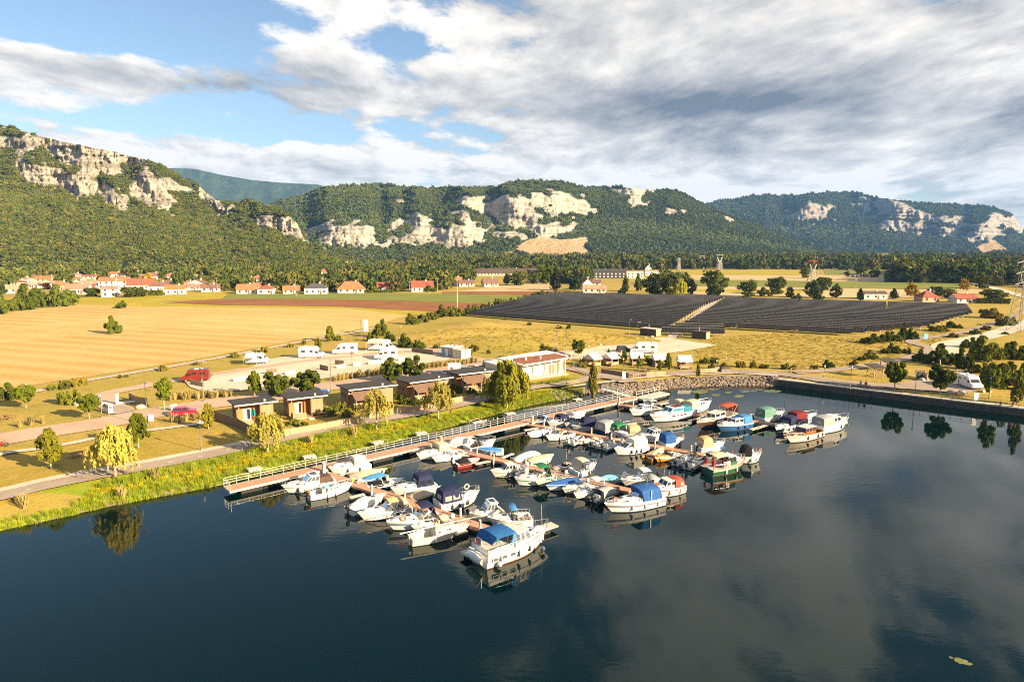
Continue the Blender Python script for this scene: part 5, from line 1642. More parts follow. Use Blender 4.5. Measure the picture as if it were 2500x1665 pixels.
# ---- third jetty, upper side
b = Boat('motorboat', BW('R7', 215, 420), BW('R7', 440, 335), 1.9, 'motorboat under a dark brown cover where the third jetty meets the walkway', fb=.55, cock=None, group=GC)
b.tarp(.0, .97, .4, C_BROWN)
b = Boat('cabin_boat', BW('R7', 275, 450), BW('R7', 520, 400), 2.0, 'small light blue cabin boat behind the walkway bollard', fb=.62, hull=SKYH, top=WHITE, deck=SKYH, cock=(.05, .4), group=GC)
b.house(.4, .68, .7, wf=.7, wins=2, m=SKYH); b.seats(SEATW, .06, .38)
b = Boat('cabin_cruiser', BW('R7', 505, 495), BW('R7', 850, 440), 2.5, 'white cruiser with low navy hood and rounded clear windows', fb=.85, rise=.3, cock=(.05, .35), group=GC)
b.canopy(.12, .62, 1.15, C_NAVY, wf=.84, front=.45, pane=VINYL); b.trunk(.55, .92, .66, .25, win=None); b.rail(.55, .5)
b = Boat('cabin_cruiser', BW('R7', 1120, 335), BW('R7', 760, 370), 2.6, 'white cruiser with rails moored right behind the navy hooded boat', fb=1.0, rise=.35, cock=(.05, .35), group=GC)
b.trunk(.4, .92, .7, .4); b.rail(.5, .6); b.seats(SEATW, .06, .33)
b = Boat('cabin_boat', BW('R7', 825, 525), BW('R7', 1115, 455), 2.1, 'grey white cabin boat with two square dark front windows', fb=.75, hull=LGREY, cock=(.05, .35), group=GC)
b.house(.34, .62, .95, wf=.74, m=LGREY, rake=.2, wins=2); b.trunk(.6, .9, .66, .2, m=LGREY, win=None)
b = Boat('speedboat', BW('R7', 965, 575), BW('R7', 1320, 540), 2.2, 'grey bowed boat with a tall half open navy hood', fb=.8, rise=.4, hull=LGREY, cock=(.05, .7), group=GC)
b.canopy(.08, .62, 1.5, C_NAVY, wf=.88, pane=None, front=.5, back=.05); b.screen(.66, .5)
b = Boat('cabin_cruiser', BW('R7', 1790, 560), BW('R7', 1470, 650), 2.7, 'dark hulled cruiser with grey roof and three wide stern windows', fb=1.0, rise=.35, hull=NAVYH, top=WHITE, stripe=WHITE, stripe_at=(.7, .85), deck=WHITE, cock=(.05, .3), group=GC)
b.canopy(.02, .42, 1.35, C_GREY, wf=.9, pane=VINYL, back=.08); b.trunk(.42, .9, .7, .3); b.rail(.45, .6); b.fenders((.1,), FENDERW)
b = Boat('cabin_cruiser', BW('R7', 2080, 560), BW('R7', 1700, 655), 2.5, 'white cruiser with bright green stern tent', fb=.85, rise=.4, cock=(.04, .4), group=GC)
b.canopy(.02, .36, 1.25, C_GREEN, wf=.92, back=.2); b.trunk(.42, .92, .68, .3); b.rail(.5, .55)
b = Boat('cabin_cruiser', BW('R7', 1800, 705), BW('R7', 2190, 690), 2.3, 'white boat with tan windowed hood beside the green tent', fb=.8, rise=.5, cock=(.05, .4), group=GC)
b.canopy(.05, .48, 1.3, C_TAN, wf=.86, back=.1); b.trunk(.5, .92, .7, .25, win=None)
b = Boat('cabin_cruiser', BW('R8', 165, 240), BW('R8', 590, 175), 2.5, 'white pilothouse cruiser with sloping grey screens and dark roof hatches', fb=.95, rise=.3, cock=(.05, .25), group=GC, stripe=NAVYH, stripe_at=(.55, .62))
b.house(.25, .58, 1.0, wf=.78, rake=.7, panel=GLASS, glass=GLASS, z0=.9); b.trunk(.55, .88, .66, .32, win=GLASS); b.rail(.6, .45)
b = Boat('cabin_cruiser', BW('R8', 955, 300), BW('R8', 620, 335), 2.6, 'white cruiser with boxy royal blue stern tent', fb=.9, rise=.45, cock=(.04, .4), group=GC)
b.canopy(.02, .44, 1.4, C_BLUE, wf=.92, pane=None, back=.05); b.trunk(.46, .92, .66, .25); b.rail(.55, .5); b.fenders((.5, .68), FENDER); b.part(MB().box(b.L * .96, .1, b.zg(1) + .3, .2, .2, .4), 'orange_bag', ORANGE)
b = Boat('cabin_cruiser', BW('R8', 1720, 385), BW('R8', 1310, 420), 2.7, 'white cruiser with sand coloured tent and blue bow patch', fb=.95, rise=.42, cock=(.04, .42), group=GC)
b.canopy(.06, .44, 1.4, C_TAN, wf=.86, pane=VINYL, front=.2, back=.2); b.trunk(.5, .92, .66, .26); b.rail(.5, .55); b.outboard(WHITE); b.part(MB().box(b.L * .82, -b.half(.82) * .93 - .02, .62, .9, .04, .35, .2), 'bow_patch', BLUEH)

# ---- farthest jetty
b = Boat('cabin_cruiser', BW('M1', 183, 258), BW('M1', 395, 220), 2.7, 'white cruiser with grey hardtop frame nearest the walkway on the far jetty', fb=1.0, rise=.35, cock=(.05, .35), group=GD)
b.house(.36, .7, .75, wf=.76, rake=.8, wins=4, lower=.3); b.bimini(.18, .4, 1.6, C_GREY); b.rail(.55, .5); b.screen(.4, .5, z0=1.75)
b = Boat('motor_yacht', BW('M1', 395, 316), BW('M1', 700, 260), 3.1, 'large white cruiser with teal screen covers', fb=1.3, rise=.2, cock=(.04, .26), group=GD, cat='yacht', low=BROWNH)
b.house(.26, .62, .95, wf=.8, rake=.9, glass=C_TEAL, wins=1, z0=1.25); b.canopy(.05, .28, .95, C_TEAL, wf=.86, pane=None, back=.5); b.trunk(.56, .92, .7, .3); b.rail(.6, .5); b.part(MB().box(b.L * .36, 0, b.top + .06, 1.6, 1.4, .06), 'red_roof_mat', C_MAROON)
for side in (1, -1):
 for q in range(4):
  b.part(MB().box(b.L * (.28 + .09 * q), side * (b.half(.35) * .985), 1.05, .55, .05, .18), 'side_window', GLASS)
b = Boat('cabin_cruiser', BW('M1', 835, 376), BW('M1', 1105, 280), 2.8, 'brown hulled wooden cruiser with red stern canopy', fb=1.1, rise=.3, hull=BROWNH, top=CREAM, stripe=CREAM, stripe_at=(.88, .94), deck=CREAM, cock=(.05, .3), group=GD)
b.house(.34, .62, 1.0, wf=.72, m=CREAM, roof=CREAM, wins=2, rake=.2, z0=1.05); b.trunk(.6, .84, .6, .25, m=CREAM); b.rail(.62, .45, m=CREAM); b.bimini(.03, .34, 1.75, C_RED, wf=.9, aft=C_RED)
b = Boat('cabin_cruiser', BW('M1', 1025, 404), BW('M1', 1265, 360), 2.7, 'blue hulled cruiser with white cabin and blue tent', fb=1.0, rise=.3, hull=BLUEH, top=WHITE, stripe=WHITE, stripe_at=(.80, .88), deck=WHITE, cock=(.05, .3), group=GD)
b.house(.30, .56, .95, wf=.74, m=WHITE, wins=2, rake=.2, z0=.95); b.trunk(.54, .88, .62, .4, m=WHITE); b.canopy(.03, .30, 1.25, C_BRIGHT, wf=.86, pane=None, back=.05); b.rail(.6, .45); b.fenders((.3, .5), FENDER); b.part(MB().box(b.L * .43, 0, b.top + .08, 1.0, .8, .1), 'roof_bag', C_BLUE)
b = Boat('cabin_cruiser', BW('M1', 1565, 425), BW('M1', 1705, 365), 2.5, 'white cruiser with dark navy hood beside the brown decked one', fb=.9, rise=.35, cock=(.05, .4), group=GD, stripe=NAVYH, stripe_at=(.35, .5))
b.canopy(.04, .5, 1.4, C_NAVY, wf=.86, front=.3, pane=GLASS); b.trunk(.5, .9, .66, .3); b.rail(.6, .4); b.fenders((.4, .6), FENDER)
b = Boat('cabin_cruiser', BW('M1', 1690, 515), BW('M1', 1935, 445), 2.7, 'cream classic cruiser with varnished brown foredeck and cabin', fb=1.05, rise=.28, hull=CREAM, low=BROWNH, deck=VARN, cock=(.05, .28), group=GD, floor=TEAK, rub=VARN)
b.house(.26, .58, 1.05, roof=CREAM, wf=.74, m=VARN, wins=3, rake=.3, z0=1.0); b.trunk(.56, .86, .64, .3, m=VARN); b.rail(.6, .4, m=CREAM); b.fenders((.25, .55, .1), BROWNH)
b = Boat('motorboat', BW('M1', 720, 180), BW('M1', 590, 210), 2.1, 'boat with cream hood and grey cover behind the teal covered cruiser', fb=.9, cock=None, group=GD)
b.tarp(.3, .95, .6, C_GREY); b.canopy(.02, .34, 1.3, C_CREAM, wf=.9, pane=VINYL)
b = Boat('cabin_cruiser', BW('M1', 895, 185), BW('M1', 705, 228), 2.6, 'white cruiser with cream windowed tent and high bow rails', fb=1.0, rise=.45, cock=(.04, .4), group=GD)
b.canopy(.03, .36, 1.35, C_CREAM, wf=.9, back=.08); b.house(.40, .62, .8, wf=.72, wins=2, z0=1.0); b.rail(.5, .6); b.fenders((.3, .5, .7), FENDERW)
b = Boat('cabin_cruiser', BW('M1', 1590, 280), BW('M1', 1400, 315), 2.7, 'white cruiser with sage green stern tent', fb=.95, rise=.4, cock=(.04, .42), group=GD)
b.canopy(.02, .48, 1.6, C_SAGE, wf=.9, pane=GLASS, front=.35, back=.2, sides=0); b.trunk(.5, .9, .66, .28); b.rail(.55, .5); b.fenders((.3, .5), FENDERW)
b = Boat('cabin_cruiser', BW('M1', 1900, 305), BW('M1', 1700, 345), 2.6, 'white cruiser with dark red stern tent', fb=.95, rise=.4, cock=(.04, .4), group=GD, stripe=BLUEH, stripe_at=(.6, .75))
b.canopy(.02, .44, 1.4, C_MAROON, wf=.9, pane=GLASS, sides=0, front=.3); b.trunk(.48, .9, .66, .28); b.rail(.5, .6)
b = Boat('motor_yacht', BW('M1', 2195, 365), BW('M1', 1955, 412), 3.1, 'tall white cruiser with grey windowed stern at the far jetty end', fb=1.3, rise=.3, cock=(.04, .3), group=GD, cat='yacht')
b.canopy(.02, .34, 1.4, C_GREY, wf=.9, pane=VINYL, back=.1); b.house(.32, .62, 1.15, wf=.8, wins=2, z0=1.25, glass=GLASS); b.rail(.5, .7); b.fenders((.55,), FENDER); b.fenders((.94,), FENDERW)
b = Boat('rowing_boat', BW('M1', 1925, 395), BW('M1', 2035, 405), 1.3, 'turquoise tender tied behind the tall white cruiser', fb=.4, hull=TEALH, cock=(.08, .8), floor=TEALH, group=GD)
b.seats(TEALH, .15, .6)

# ------------------------------------------------------------------ floating walkway and jetties
DECKW = mat('jetty_planking', (0.46, 0.265, 0.165), 0.85, vary=0.14, scale=1.5)
CONC = mat('pale_concrete', (0.56, 0.49, 0.40), 0.9, vary=0.2, scale=1.0, bump=0.3, bscale=8)
FLOATM = mat('dark_floats', (0.022, 0.02, 0.02), 0.8)
RAILM = mat('white_grey_rail', (0.62, 0.62, 0.63), 0.45, metal=0.3)
POST = mat('white_pile', (0.70, 0.66, 0.60), 0.5, vary=0.15)

def plank_deck(root, a, b, wd, z, pw=1.2, n_max=300):
 """deck boards as panels between fascia beams, in the frame of root at a"""
 L = (b - a).length
 n = max(1, int(L / pw))
 st = L / n
 me = MB().box(0, 0, 0, st - .02, wd - .16, .06).mesh('deck_panel', DECKW)
 for i in range(n):
  link('deck_panel', me, root, (st * (i + .5), 0, z - .03))
 mb = MB().bb(0, L, wd / 2 - .08, wd / 2, z - .28, z + .012).bb(0, L, -wd / 2, -wd / 2 + .08, z - .28, z + .012)
 mb.bb(-.06, 0, -wd / 2, wd / 2, z - .28, z + .008).bb(L, L + .06, -wd / 2, wd / 2, z - .28, z + .008)
 mb.build('fascia_beam', CONC if wd > 2 else DECKW, root)
 return L

def floats(root, L, wd, z, sp):
 n = max(2, int(L / sp))
 for i in range(n):
  x = L * (i + .5) / n
  MB().bb(x - sp * .28, x + sp * .28, -wd * .42, wd * .42, -.35, z - .28).build('float', FLOATM, root)

WA, WB = g('S', 562, 1199, .8), g('S', 1518, 981, .8)
wdir = (WB - WA).normalized()
wn = Vector((-wdir.y, wdir.x, 0))
wz = math.atan2(wdir.y, wdir.x)
WW = 2.3
W0 = WA + wn * (WW / 2)
root = empty('floating_walkway', (W0.x, W0.y, 0), wz, 'long floating walkway with brown deck and white railing along the reeds', 'walkway')
WL = plank_deck(root, WA, WB + wdir * 6, WW, .8)
floats(root, WL, WW, .8, 6.0)
np_ = int(WL / 1.55)
pst = MB().box(0, 0, .55, .04, .04, 1.1).mesh('rail_post', RAILM)
for i in range(np_ + 1):
 link('rail_post', pst, root, (WL * i / np_, WW / 2 - .04, .8))
for zz in (.42, .76, 1.1):
 MB().box(WL / 2, WW / 2 - .04, .8 + zz, WL, .035, .035).build('railing', RAILM, root)
for zz in (.76, 1.1):
 MB().box(.02, 0, .8 + zz, .05, WW - .1, .05).build('railing', RAILM, root)
for yy in (-WW / 2 + .06, 0):
 link('rail_post', pst, root, (.02, yy, .8))

def walk_at(s_):
 return W0 + wdir * s_

def jetty(name, pa, pb, wd, label, piles_, head=None):
 a, b = Vector((pa.x, pa.y, 0)), Vector((pb.x, pb.y, 0))
 d = b - a
 rz = math.atan2(d.y, d.x)
 root = empty(name, a, rz, label, 'jetty', 'jetties off the walkway')
 L = plank_deck(root, a, b, wd, .62)
 floats(root, L, wd, .62, 4.0)
 if head:
  hl, hw, off = head
  MB().bb(L - hw / 2, L + hw / 2, -hl / 2 + off, hl / 2 + off, .34, .625).build('head_deck', DECKW, root)
  for q in (-.4, 0, .4):
   MB().bb(L - hw * .4, L + hw * .4, hl * q - 1 + off, hl * q + 1 + off, -.35, .34).build('float', FLOATM, root)
 return a, b, d.normalized()

def on_deck(c, x, y):
 return g(c, x, y, .62)

JA = jetty('jetty', on_deck('R1', 905, 590), on_deck('R3', 830, 540), 1.5, 'nearest brown jetty with a long cross head by the yacht', 0)
JB = jetty('jetty', on_deck('R4', 735, 335), on_deck('R6', 1080, 600), 1.4, 'second brown jetty from the walkway end, lined with small boats', 0)
JC = jetty('jetty', on_deck('R7', 60, 425), on_deck('R8', 1400, 465), 1.4, 'third brown jetty crowded with inflatables and hooded boats', 0)
JD = jetty('jetty', on_deck('M1', 60, 150), on_deck('M1', 1590, 338), 1.6, 'farthest brown jetty running out from the gangway platform', 0)

def finger(c, p, q, wd, label, z=.5, floatsn=2):
 a, b = g(c, *p, z), g(c, *q, z)
 a.z = b.z = 0
 d = b - a
 root = empty('mooring_finger', a, math.atan2(d.y, d.x), label, 'mooring finger', 'narrow mooring fingers between boats')
 L = d.length
 MB().bb(0, L, -wd / 2, wd / 2, z - .14, z).build('finger_deck', CONC, root)
 for i in range(floatsn):
  x = L * (i + .7) / floatsn
  MB().bb(x - .6, x + .3, -wd * .45, wd * .45, -.3, z - .14).build('float', FLOATM, root)

finger('R3', (2150, 455), (400, 1030), 1.3, 'cross head of the nearest jetty running behind the yacht', .6, 5)
finger('R1', (1360, 1045), (1640, 975), .5, 'pale finger beside the boat with striped cover')
finger('R1', (1100, 640), (1470, 545), .5, 'pale finger between the tented cruiser and the beige covered speedboat')
finger('R1', (1060, 785), (1400, 690), .5, 'finger opposite the yellow bow buoy')
finger('R2', (2130, 1120), (2352, 1050), .5, 'ochre finger beside the weathered sailing boat')
finger('R4', (1250, 640), (1560, 575), .5, 'finger beside the red speedboat')
finger('R4', (1760, 525), (1980, 440), .5, 'white railed finger beside the light blue cover')
finger('R4', (1000, 470), (1250, 480), .45, 'finger between the open white boat and the red speedboat')
finger('R7', (0, 545), (270, 495), .5, 'finger beside the low white boat at the third jetty')
finger('M1', (720, 300), (870, 255), .6, 'finger beside the brown hulled cruiser')
finger('M1', (1305, 385), (1480, 335), .7, 'finger between the blue cruiser and the brown decked one')
finger('M1', (380, 155), (510, 125), .6, 'finger behind the first white cruiser of the far jetty')
finger('M1', (1240, 265), (1335, 240), .7, 'short finger behind the blue hulled cruiser')

def pile(p, h, r, label, grp):
 root = empty('mooring_pile', (p.x, p.y, -.6), 0, label, 'mooring pile', grp)
 MB().tube([(0, 0, 0), (0, 0, h + .6)], r, 10).build('post', POST, root)
 MB().tube([(0, 0, h + .6), (0, 0, h + .7)], r * 1.06, 10, r * .5).build('cap', WHITE, root)

big = [('R1', 870, 545), ('R4', 600, 265), ('R7', 155, 415), ('P6', 912, 685)]
for i, (c, x, y) in enumerate(big):
 pile(g(c, x, y, .8), 2.0, .24, f'thick white pile where the {ORD[i]} jetty meets the walkway', 'thick piles of the walkway')
small = [('R1', 950, 710), ('R1', 1522, 785), ('R1', 1785, 970), ('R2', 1165, 445), ('R3', 348, 330), ('R3', 722, 560)]
for i, (c, x, y) in enumerate(small):
 pile(g(c, x, y, .6), 1.6, .14, f'{ORD[i]} slim white pile along the nearest jetty from the walkway', 'slim piles of the jetties')
small = [('R4', 740, 380), ('R4', 1290, 450), ('R4', 1608, 580), ('R4', 2222, 660), ('R5', 1712, 660), ('R6', 580, 490)]
for i, (c, x, y) in enumerate(small):
 pile(g(c, x, y, .6), 1.5, .13, f'{ORD[i]} slim white pile along the second jetty from the walkway', 'slim piles of the jetties')
small = [('R7', 375, 465), ('R7', 592, 550), ('R7', 1285, 620), ('R7', 1665, 725), ('R8', 462, 330), ('R8', 1155, 410)]
for i, (c, x, y) in enumerate(small):
 pile(g(c, x, y, .6), 1.5, .13, f'{ORD[i]} slim white pile along the third jetty from the walkway', 'slim piles of the jetties')
for i, (c, x, y) in enumerate([('P6', 1030, 690), ('M1', 717, 225), ('M1', 1303, 305)]):
 pile(g(c, x, y, .6), 1.8, .13, f'{ORD[i]} slim white pile along the farthest jetty from the walkway', 'slim piles of the jetties')
# concrete anchor blocks in the reeds, each with a chain strut to the walkway
for i, (c, x, y) in enumerate([('T4', 1625, 1050), ('T4', 1975, 972), ('T5', 1415, 1000), ('T5', 1775, 925), ('T5', 2225, 830), ('P5', 880, 825), ('P5', 1160, 765), ('P6', 570, 650)]):
 p = g(c, x, y, 1.1)
 root = empty('anchor_block', (p.x, p.y, .4), wz + rnd(-.2, .2), f'{ORD[i]} flat concrete anchor block in the bank reeds from the walkway end', 'concrete block', 'anchor blocks in the reeds')
 MB().box(0, 0, .55, 1.8, 1.1, .22).build('block', CONC, root)
 dq = (p - W0).dot(wdir)
 e = walk_at(dq + .6) + wn * (WW / 2)
 rel = Matrix.Rotation(-root.rotation_euler.z, 3, 'Z') @ (e - p)
 MB().tube([(0, 0, .55), (rel.x, rel.y, .3)], .06, 5).build('strut', ALU, root)
# ------------------------------------------------------------------ shared builders for the shore
def plank_mat(name, ca, cb, width=0.15, horizontal=False, rough=0.85):
 """timber boards: each board has its own tone, with dark joints"""
 m = bpy.data.materials.new(name)
 m.use_nodes = True
 t = NT(m.node_tree)
 co = t.n('ShaderNodeTexCoord').outputs['Object']
 sp = t.n('ShaderNodeSeparateXYZ', i={0: co})
 q = sp.outputs[2] if horizontal else t.m('ADD', sp.outputs[0], sp.outputs[1])
 u = t.m('DIVIDE', q, width)
 fl = t.m('FLOOR', u)
 wn = t.n('ShaderNodeTexWhiteNoise', noise_dimensions='1D', i={'W': fl})
 c = t.mix(wn.outputs[0], ca, cb)
 gr = t.noise(t.n('ShaderNodeMapping', i={0: co, 'Scale': (1, 1, .15) if not horizontal else (.15, .15, 1)}).outputs[0], 14.0, 4.0, 0.7)
 c = t.mix(t.m('MULTIPLY', t.mapr(gr, .45, .75), .4), c, tuple(x * .5 for x in ca))
 fr = t.m('FRACT', u)
 j = t.m('LESS_THAN', t.m('ABSOLUTE', t.m('SUBTRACT', fr, .5)), .44)
 c = t.mix(j, tuple(x * .25 for x in ca), c)
 p = t.n('ShaderNodeBsdfPrincipled', i={'Base Color': c, 'Roughness': rough, 'Specular IOR Level': .2})
 t.set(t.n('ShaderNodeOutputMaterial').inputs[0], p.outputs[0])
 return m

LARCH = plank_mat('larch_boards', (0.50, 0.25, 0.085), (0.40, 0.20, 0.07), .16)
GREYWOOD = plank_mat('weathered_boards', (0.40, 0.27, 0.155), (0.30, 0.20, 0.12), .16)
FENCEW = plank_mat('fence_boards', (0.46, 0.33, 0.205), (0.36, 0.255, 0.16), .14)
FENCED = plank_mat('dark_fence_boards', (0.26, 0.185, 0.125), (0.20, 0.145, 0.10), .14)
ROOFG = mat('grey_roofing', (0.075, 0.07, 0.066), 0.9, spec=.1, vary=0.25, scale=1.2)
AWN = cloth('brown_awning', (0.20, 0.125, 0.085))
REDDOOR = mat('orange_brown_door', (0.42, 0.13, 0.035), 0.6, vary=.15)
CURTAIN = mat('cream_curtain', (0.62, 0.53, 0.40), 0.9)
TEALT = cloth('teal_towel', (0.02, 0.26, 0.24))
WPAINT = mat('white_paint', (0.76, 0.73, 0.68), 0.5, vary=.08)
VANW = mat('white_coachwork', (0.80, 0.78, 0.74), 0.3, coat=.3, vary=.05)
TYRE = mat('tyre_rubber', (0.02, 0.02, 0.02), 0.8)
RIM = mat('wheel_rim', (0.5, 0.5, 0.5), 0.35, metal=.7)
LAMPM = mat('grey_lamp_post', (0.20, 0.19, 0.185), 0.5, metal=.4)
STONE = mat('pale_boulder', (0.55, 0.48, 0.38), 0.9, vary=.3, scale=1.5, bump=.5, bscale=5)
CHIP = mat('cream_block', (0.62, 0.53, 0.42), 0.9, vary=.15)
DARKBOX = mat('dark_brown_panel', (0.075, 0.055, 0.045), 0.7, vary=.2)
BLUEPAN = mat('blue_poster', (0.10, 0.34, 0.52), 0.5)

def frame_from(pa, pb):
 """origin, heading and length of the line a->b on the ground"""
 d = pb - pa
 d.z = 0
 return Vector((pa.x, pa.y, LAND)), math.atan2(d.y, d.x), d.length

def chalet(pa, pb, depth, label, awning=False, towel=False, deck=True):
 o, rz, L = frame_from(pa, pb)
 root = empty('wooden_chalet', o, rz, label, 'chalet', 'wooden chalets by the cycle path')
 root.scale = (1.12,) * 3
 h = 2.75
 pw = L * .62                                     # recessed porch part on the left of the front
 mb = MB().bb(0, L, 1.2, depth, .25, h).bb(pw, L, 0, 1.2, .25, h + .05)
 mb2 = MB().bb(0, L, 1.2, depth, .25, h)
 wl = mb2.build('wall', GREYWOOD, root)
 MB().bb(pw + .002, L - .002, 0, 1.198, .25, h + .02).build('front_room', GREYWOOD, root)
 MB().bb(.02, pw - .02, 1.16, 1.196, .3, h - .02).build('porch_wall', LARCH, root)
 dr = MB().bb(pw - 1.15, pw - .2, 1.10, 1.155, .32, 2.35).build('door', REDDOOR, root)
 MB().bb(pw - 1.02, pw - .98, 1.05, 1.10, 1.25, 1.45).build('handle', STEEL, dr)
 wd = MB().bb(.9, 2.0, 1.10, 1.155, .45, 2.2).build('window', WPAINT, root)
 MB().bb(.98, 1.42, 1.085, 1.098, .55, 2.1).build('pane', CURTAIN, wd)
 MB().bb(1.48, 1.92, 1.085, 1.098, .55, 2.1).build('pane', GLASS, wd)
 for y in (depth * .45, depth * .72):
  w2 = MB().bb(-.05, -.002, y, y + .55, 1.3, 1.95).build('side_window', ROOFG, root)
  MB().bb(-.065, -.052, y + .06, y + .49, 1.36, 1.89).build('pane', GLASS, w2)
 rf = MB()
 o1 = .55
 z0, z1 = h + .10, h + .42
 zz = lambda x, y: h + .08 + .30 * (1 - (y + .9) / (depth + 1.5))
 rf.add([(-o1, -.9, zz(0, -.9)), (L + o1, -.9, zz(0, -.9)), (L + o1, depth + .6, zz(0, depth + .6)), (-o1, depth + .6, zz(0, depth + .6))]
  + [(-o1, -.9, zz(0, -.9) + .16), (L + o1, -.9, zz(0, -.9) + .16), (L + o1, depth + .6, zz(0, depth + .6) + .16), (-o1, depth + .6, zz(0, depth + .6) + .16)],
  [(3, 2, 1, 0), (4, 5, 6, 7), (0, 1, 5, 4), (1, 2, 6, 5), (2, 3, 7, 6), (3, 0, 4, 7)])
 r = rf.build('roof', ROOFG, root)
 MB().bb(-o1 - .02, L + o1 + .02, -.93, -.902, zz(0, -.9) - .03, zz(0, -.9) + .19).build('fascia', ALU, r)
 for x in (.05, pw):
  MB().bb(x - .07, x + .07, -.75, -.61, .1, h + .2).build('porch_post', GREYWOOD, root)
 MB().bb(0, L * .66, -1.6, 1.16, .08, .25).build('porch_deck', FENCEW, root)
 mb = MB().bb(0, L * .40, -1.58, -1.52, .25, 1.1)
 mb.build('porch_screen', GREYWOOD, root)
 MB().bb(-.03, .03, -1.5, -.1, .25, 1.1).build('porch_screen', GREYWOOD, root)
 for i in range(2):
  MB().bb(L * .45, L * .62, -1.9 - .3 * i, -1.62 - .3 * i, 0, .17 - .08 * i).build('step', CONC, root)
 if awning:
  aw = MB()
  aw.add([(-.1, -.6, h + .05), (pw + .3, -.6, h + .05), (pw + .3, -2.9, h - .95), (-.1, -2.9, h - .95), (-.1, -.6, h + .01), (pw + .3, -.6, h + .01), (pw + .3, -2.9, h - .99), (-.1, -2.9, h - .99)],
   [(0, 3, 2, 1), (4, 5, 6, 7), (3, 7, 6, 2), (0, 4, 7, 3), (1, 2, 6, 5)])
  a = aw.build('awning', AWN, root)
  for x in (-.05, pw + .25):
   MB().tube([(x, -2.85, h - .98), (x, -2.85, .1)], .045, 5).build('awning_pole', WPAINT, a)
 if towel:
  MB().bb(2.05, 2.7, 1.02, 1.05, 1.0, 2.0).build('hanging_towel', TEALT, root)
 MB().bb(L * .75, L * .75 + .3, .3, .6, h + .4, h + .75).build('roof_vent', ALU, r)
 return root

chalet(g('P3', 210, 470), g('P3', 470, 436), 4.6, 'wooden chalet with teal towel at the end near the lawn', towel=True)
chalet(g('P3', 640, 412), g('P3', 880, 382), 4.8, 'wooden chalet with orange door and steps facing the path, second along')
chalet(g('T5', 1200, 730), g('T5', 1512, 690), 5.2, 'middle wooden chalet with brown awning behind leafy bushes', awning=True)
chalet(g('T5', 1690, 664), g('T5', 1972, 622), 5.2, 'wooden chalet with brown awning behind the third yellow willow', awning=True)
chalet(g('T5', 2092, 588), g('T5', 2345, 556), 5.2, 'wooden chalet with brown awning next to the big weeping willow', awning=True)

def board_fence(pts, h, label, m=FENCEW, zb=LAND, name='board_fence'):
 o = Vector((pts[0].x, pts[0].y, zb))
 root = empty(name, o, 0, label, 'fence', 'board fences of the harbour park')
 for a, b in zip(pts[:-1], pts[1:]):
  d = b - a
  d.z = 0
  L = d.length
  rz = math.atan2(d.y, d.x)
  n = max(2, int(L / .14))
  mb = MB()
  lo, hi = [], []
  for i in range(n + 1):
   x = L * i / n
   y = .02 if i % 2 else -.02
   hh = h + (.03 if (i // 2) % 2 else -.02)
   lo.append((x, y, 0))
   hi.append((x, y, hh))
  mb.loft([lo, hi], smooth=False)
  mb.loft([[(p[0], p[1] + .04, p[2]) for p in hi], [(p[0], p[1] + .04, p[2]) for p in lo]], smooth=False)
  mb.loft([hi, [(p[0], p[1] + .04, p[2]) for p in hi]], smooth=False)
  mb.build('fence_boards', m, root, (a.x - o.x, a.y - o.y, 0), rz)['kind'] = 'stuff'
  np2 = max(2, int(L / 2.4))
  for i in range(np2 + 1):
   q = a + d * (i / np2)
   MB().bb(-.06, .06, .03, .15, 0, h + .08).build('fence_post', FENCED, root, (q.x - o.x, q.y - o.y, 0), rz)
 return root

board_fence(gp('P3', (15, 425), (200, 480), (330, 555), (392, 592)), 1.5, 'tall dark board fence running down beside the first chalet', FENCED)
board_fence(gp('P3', (405, 592), (520, 575), (630, 553)), 1.2, 'low pale board fence behind the trunk of the first garden willow')
board_fence(gp('P3', (636, 548), (850, 510), (1050, 472), (1212, 442)), 1.1, 'pale board fence with a gate along the garden of the second chalet')
board_fence(gp('P5', (5, 812), (110, 795), (205, 775)), 1.1, 'short pale board fence in front of the middle chalet')
board_fence(gp('P5', (236, 780), (440, 748), (650, 700), (870, 655)), 1.1, 'board fence from the third willow towards the big weeping willow')
board_fence(gp('P6', (765, 442), (880, 460), (990, 480)), 1.1, 'dark board fence along the lane below the canvas huts', FENCED)
board_fence(gp('P6', (1138, 470), (1296, 462)), 1.1, 'pale board fence in front of the canvas huts')
board_fence(gp('P7', (368, 443), (450, 440), (540, 432)), 1.1, 'pale board fence ending at the dark bin by the promenade')
board_fence(gp('P1', (1060, 250), (1120, 285), (1205, 296)), 1.3, 'curved board fence by the service pad')
board_fence(gp('P2', (555, 130), (600, 142), (660, 155)), 1.1, 'short board fence behind the red van')
for i, (x0, y0, x1, y1) in enumerate([(510, 470, 590, 462), (945, 428, 1012, 440), (1070, 388, 1140, 392)]):
 board_fence(gp('T5', (x0, y0 - 15), (x1, y1 - 12)), 1.3, f'{ORD[i]} brown slatted pitch screen in the camper park from the red van', FENCED)
# white pitch walls
for i, (x0, y0, x1, y1) in enumerate([(235, 515, 355, 498), (515, 480, 590, 470), (660, 458, 745, 448), (1083, 405, 1152, 398), (1218, 386, 1280, 380), (1345, 374, 1490, 352), (1590, 345, 1640, 338)]):
 o, rz, L = frame_from(g('T5', x0, y0), g('T5', x1, y1))
 root = empty('pitch_wall', o, rz, f'{ORD[i]} low white pitch wall in the camper park from the red van', 'low wall', 'white walls between pitches')
 n = max(2, round(L / 1.6))
 for j in range(n):
  MB().bb(L * j / n + .02, L * (j + 1) / n - .02, -.1, .1, 0, .95).build('wall_panel', WPAINT, root)
 MB().bb(-.03, L + .03, -.13, .13, .95, 1.0).build('coping', CONC, root)
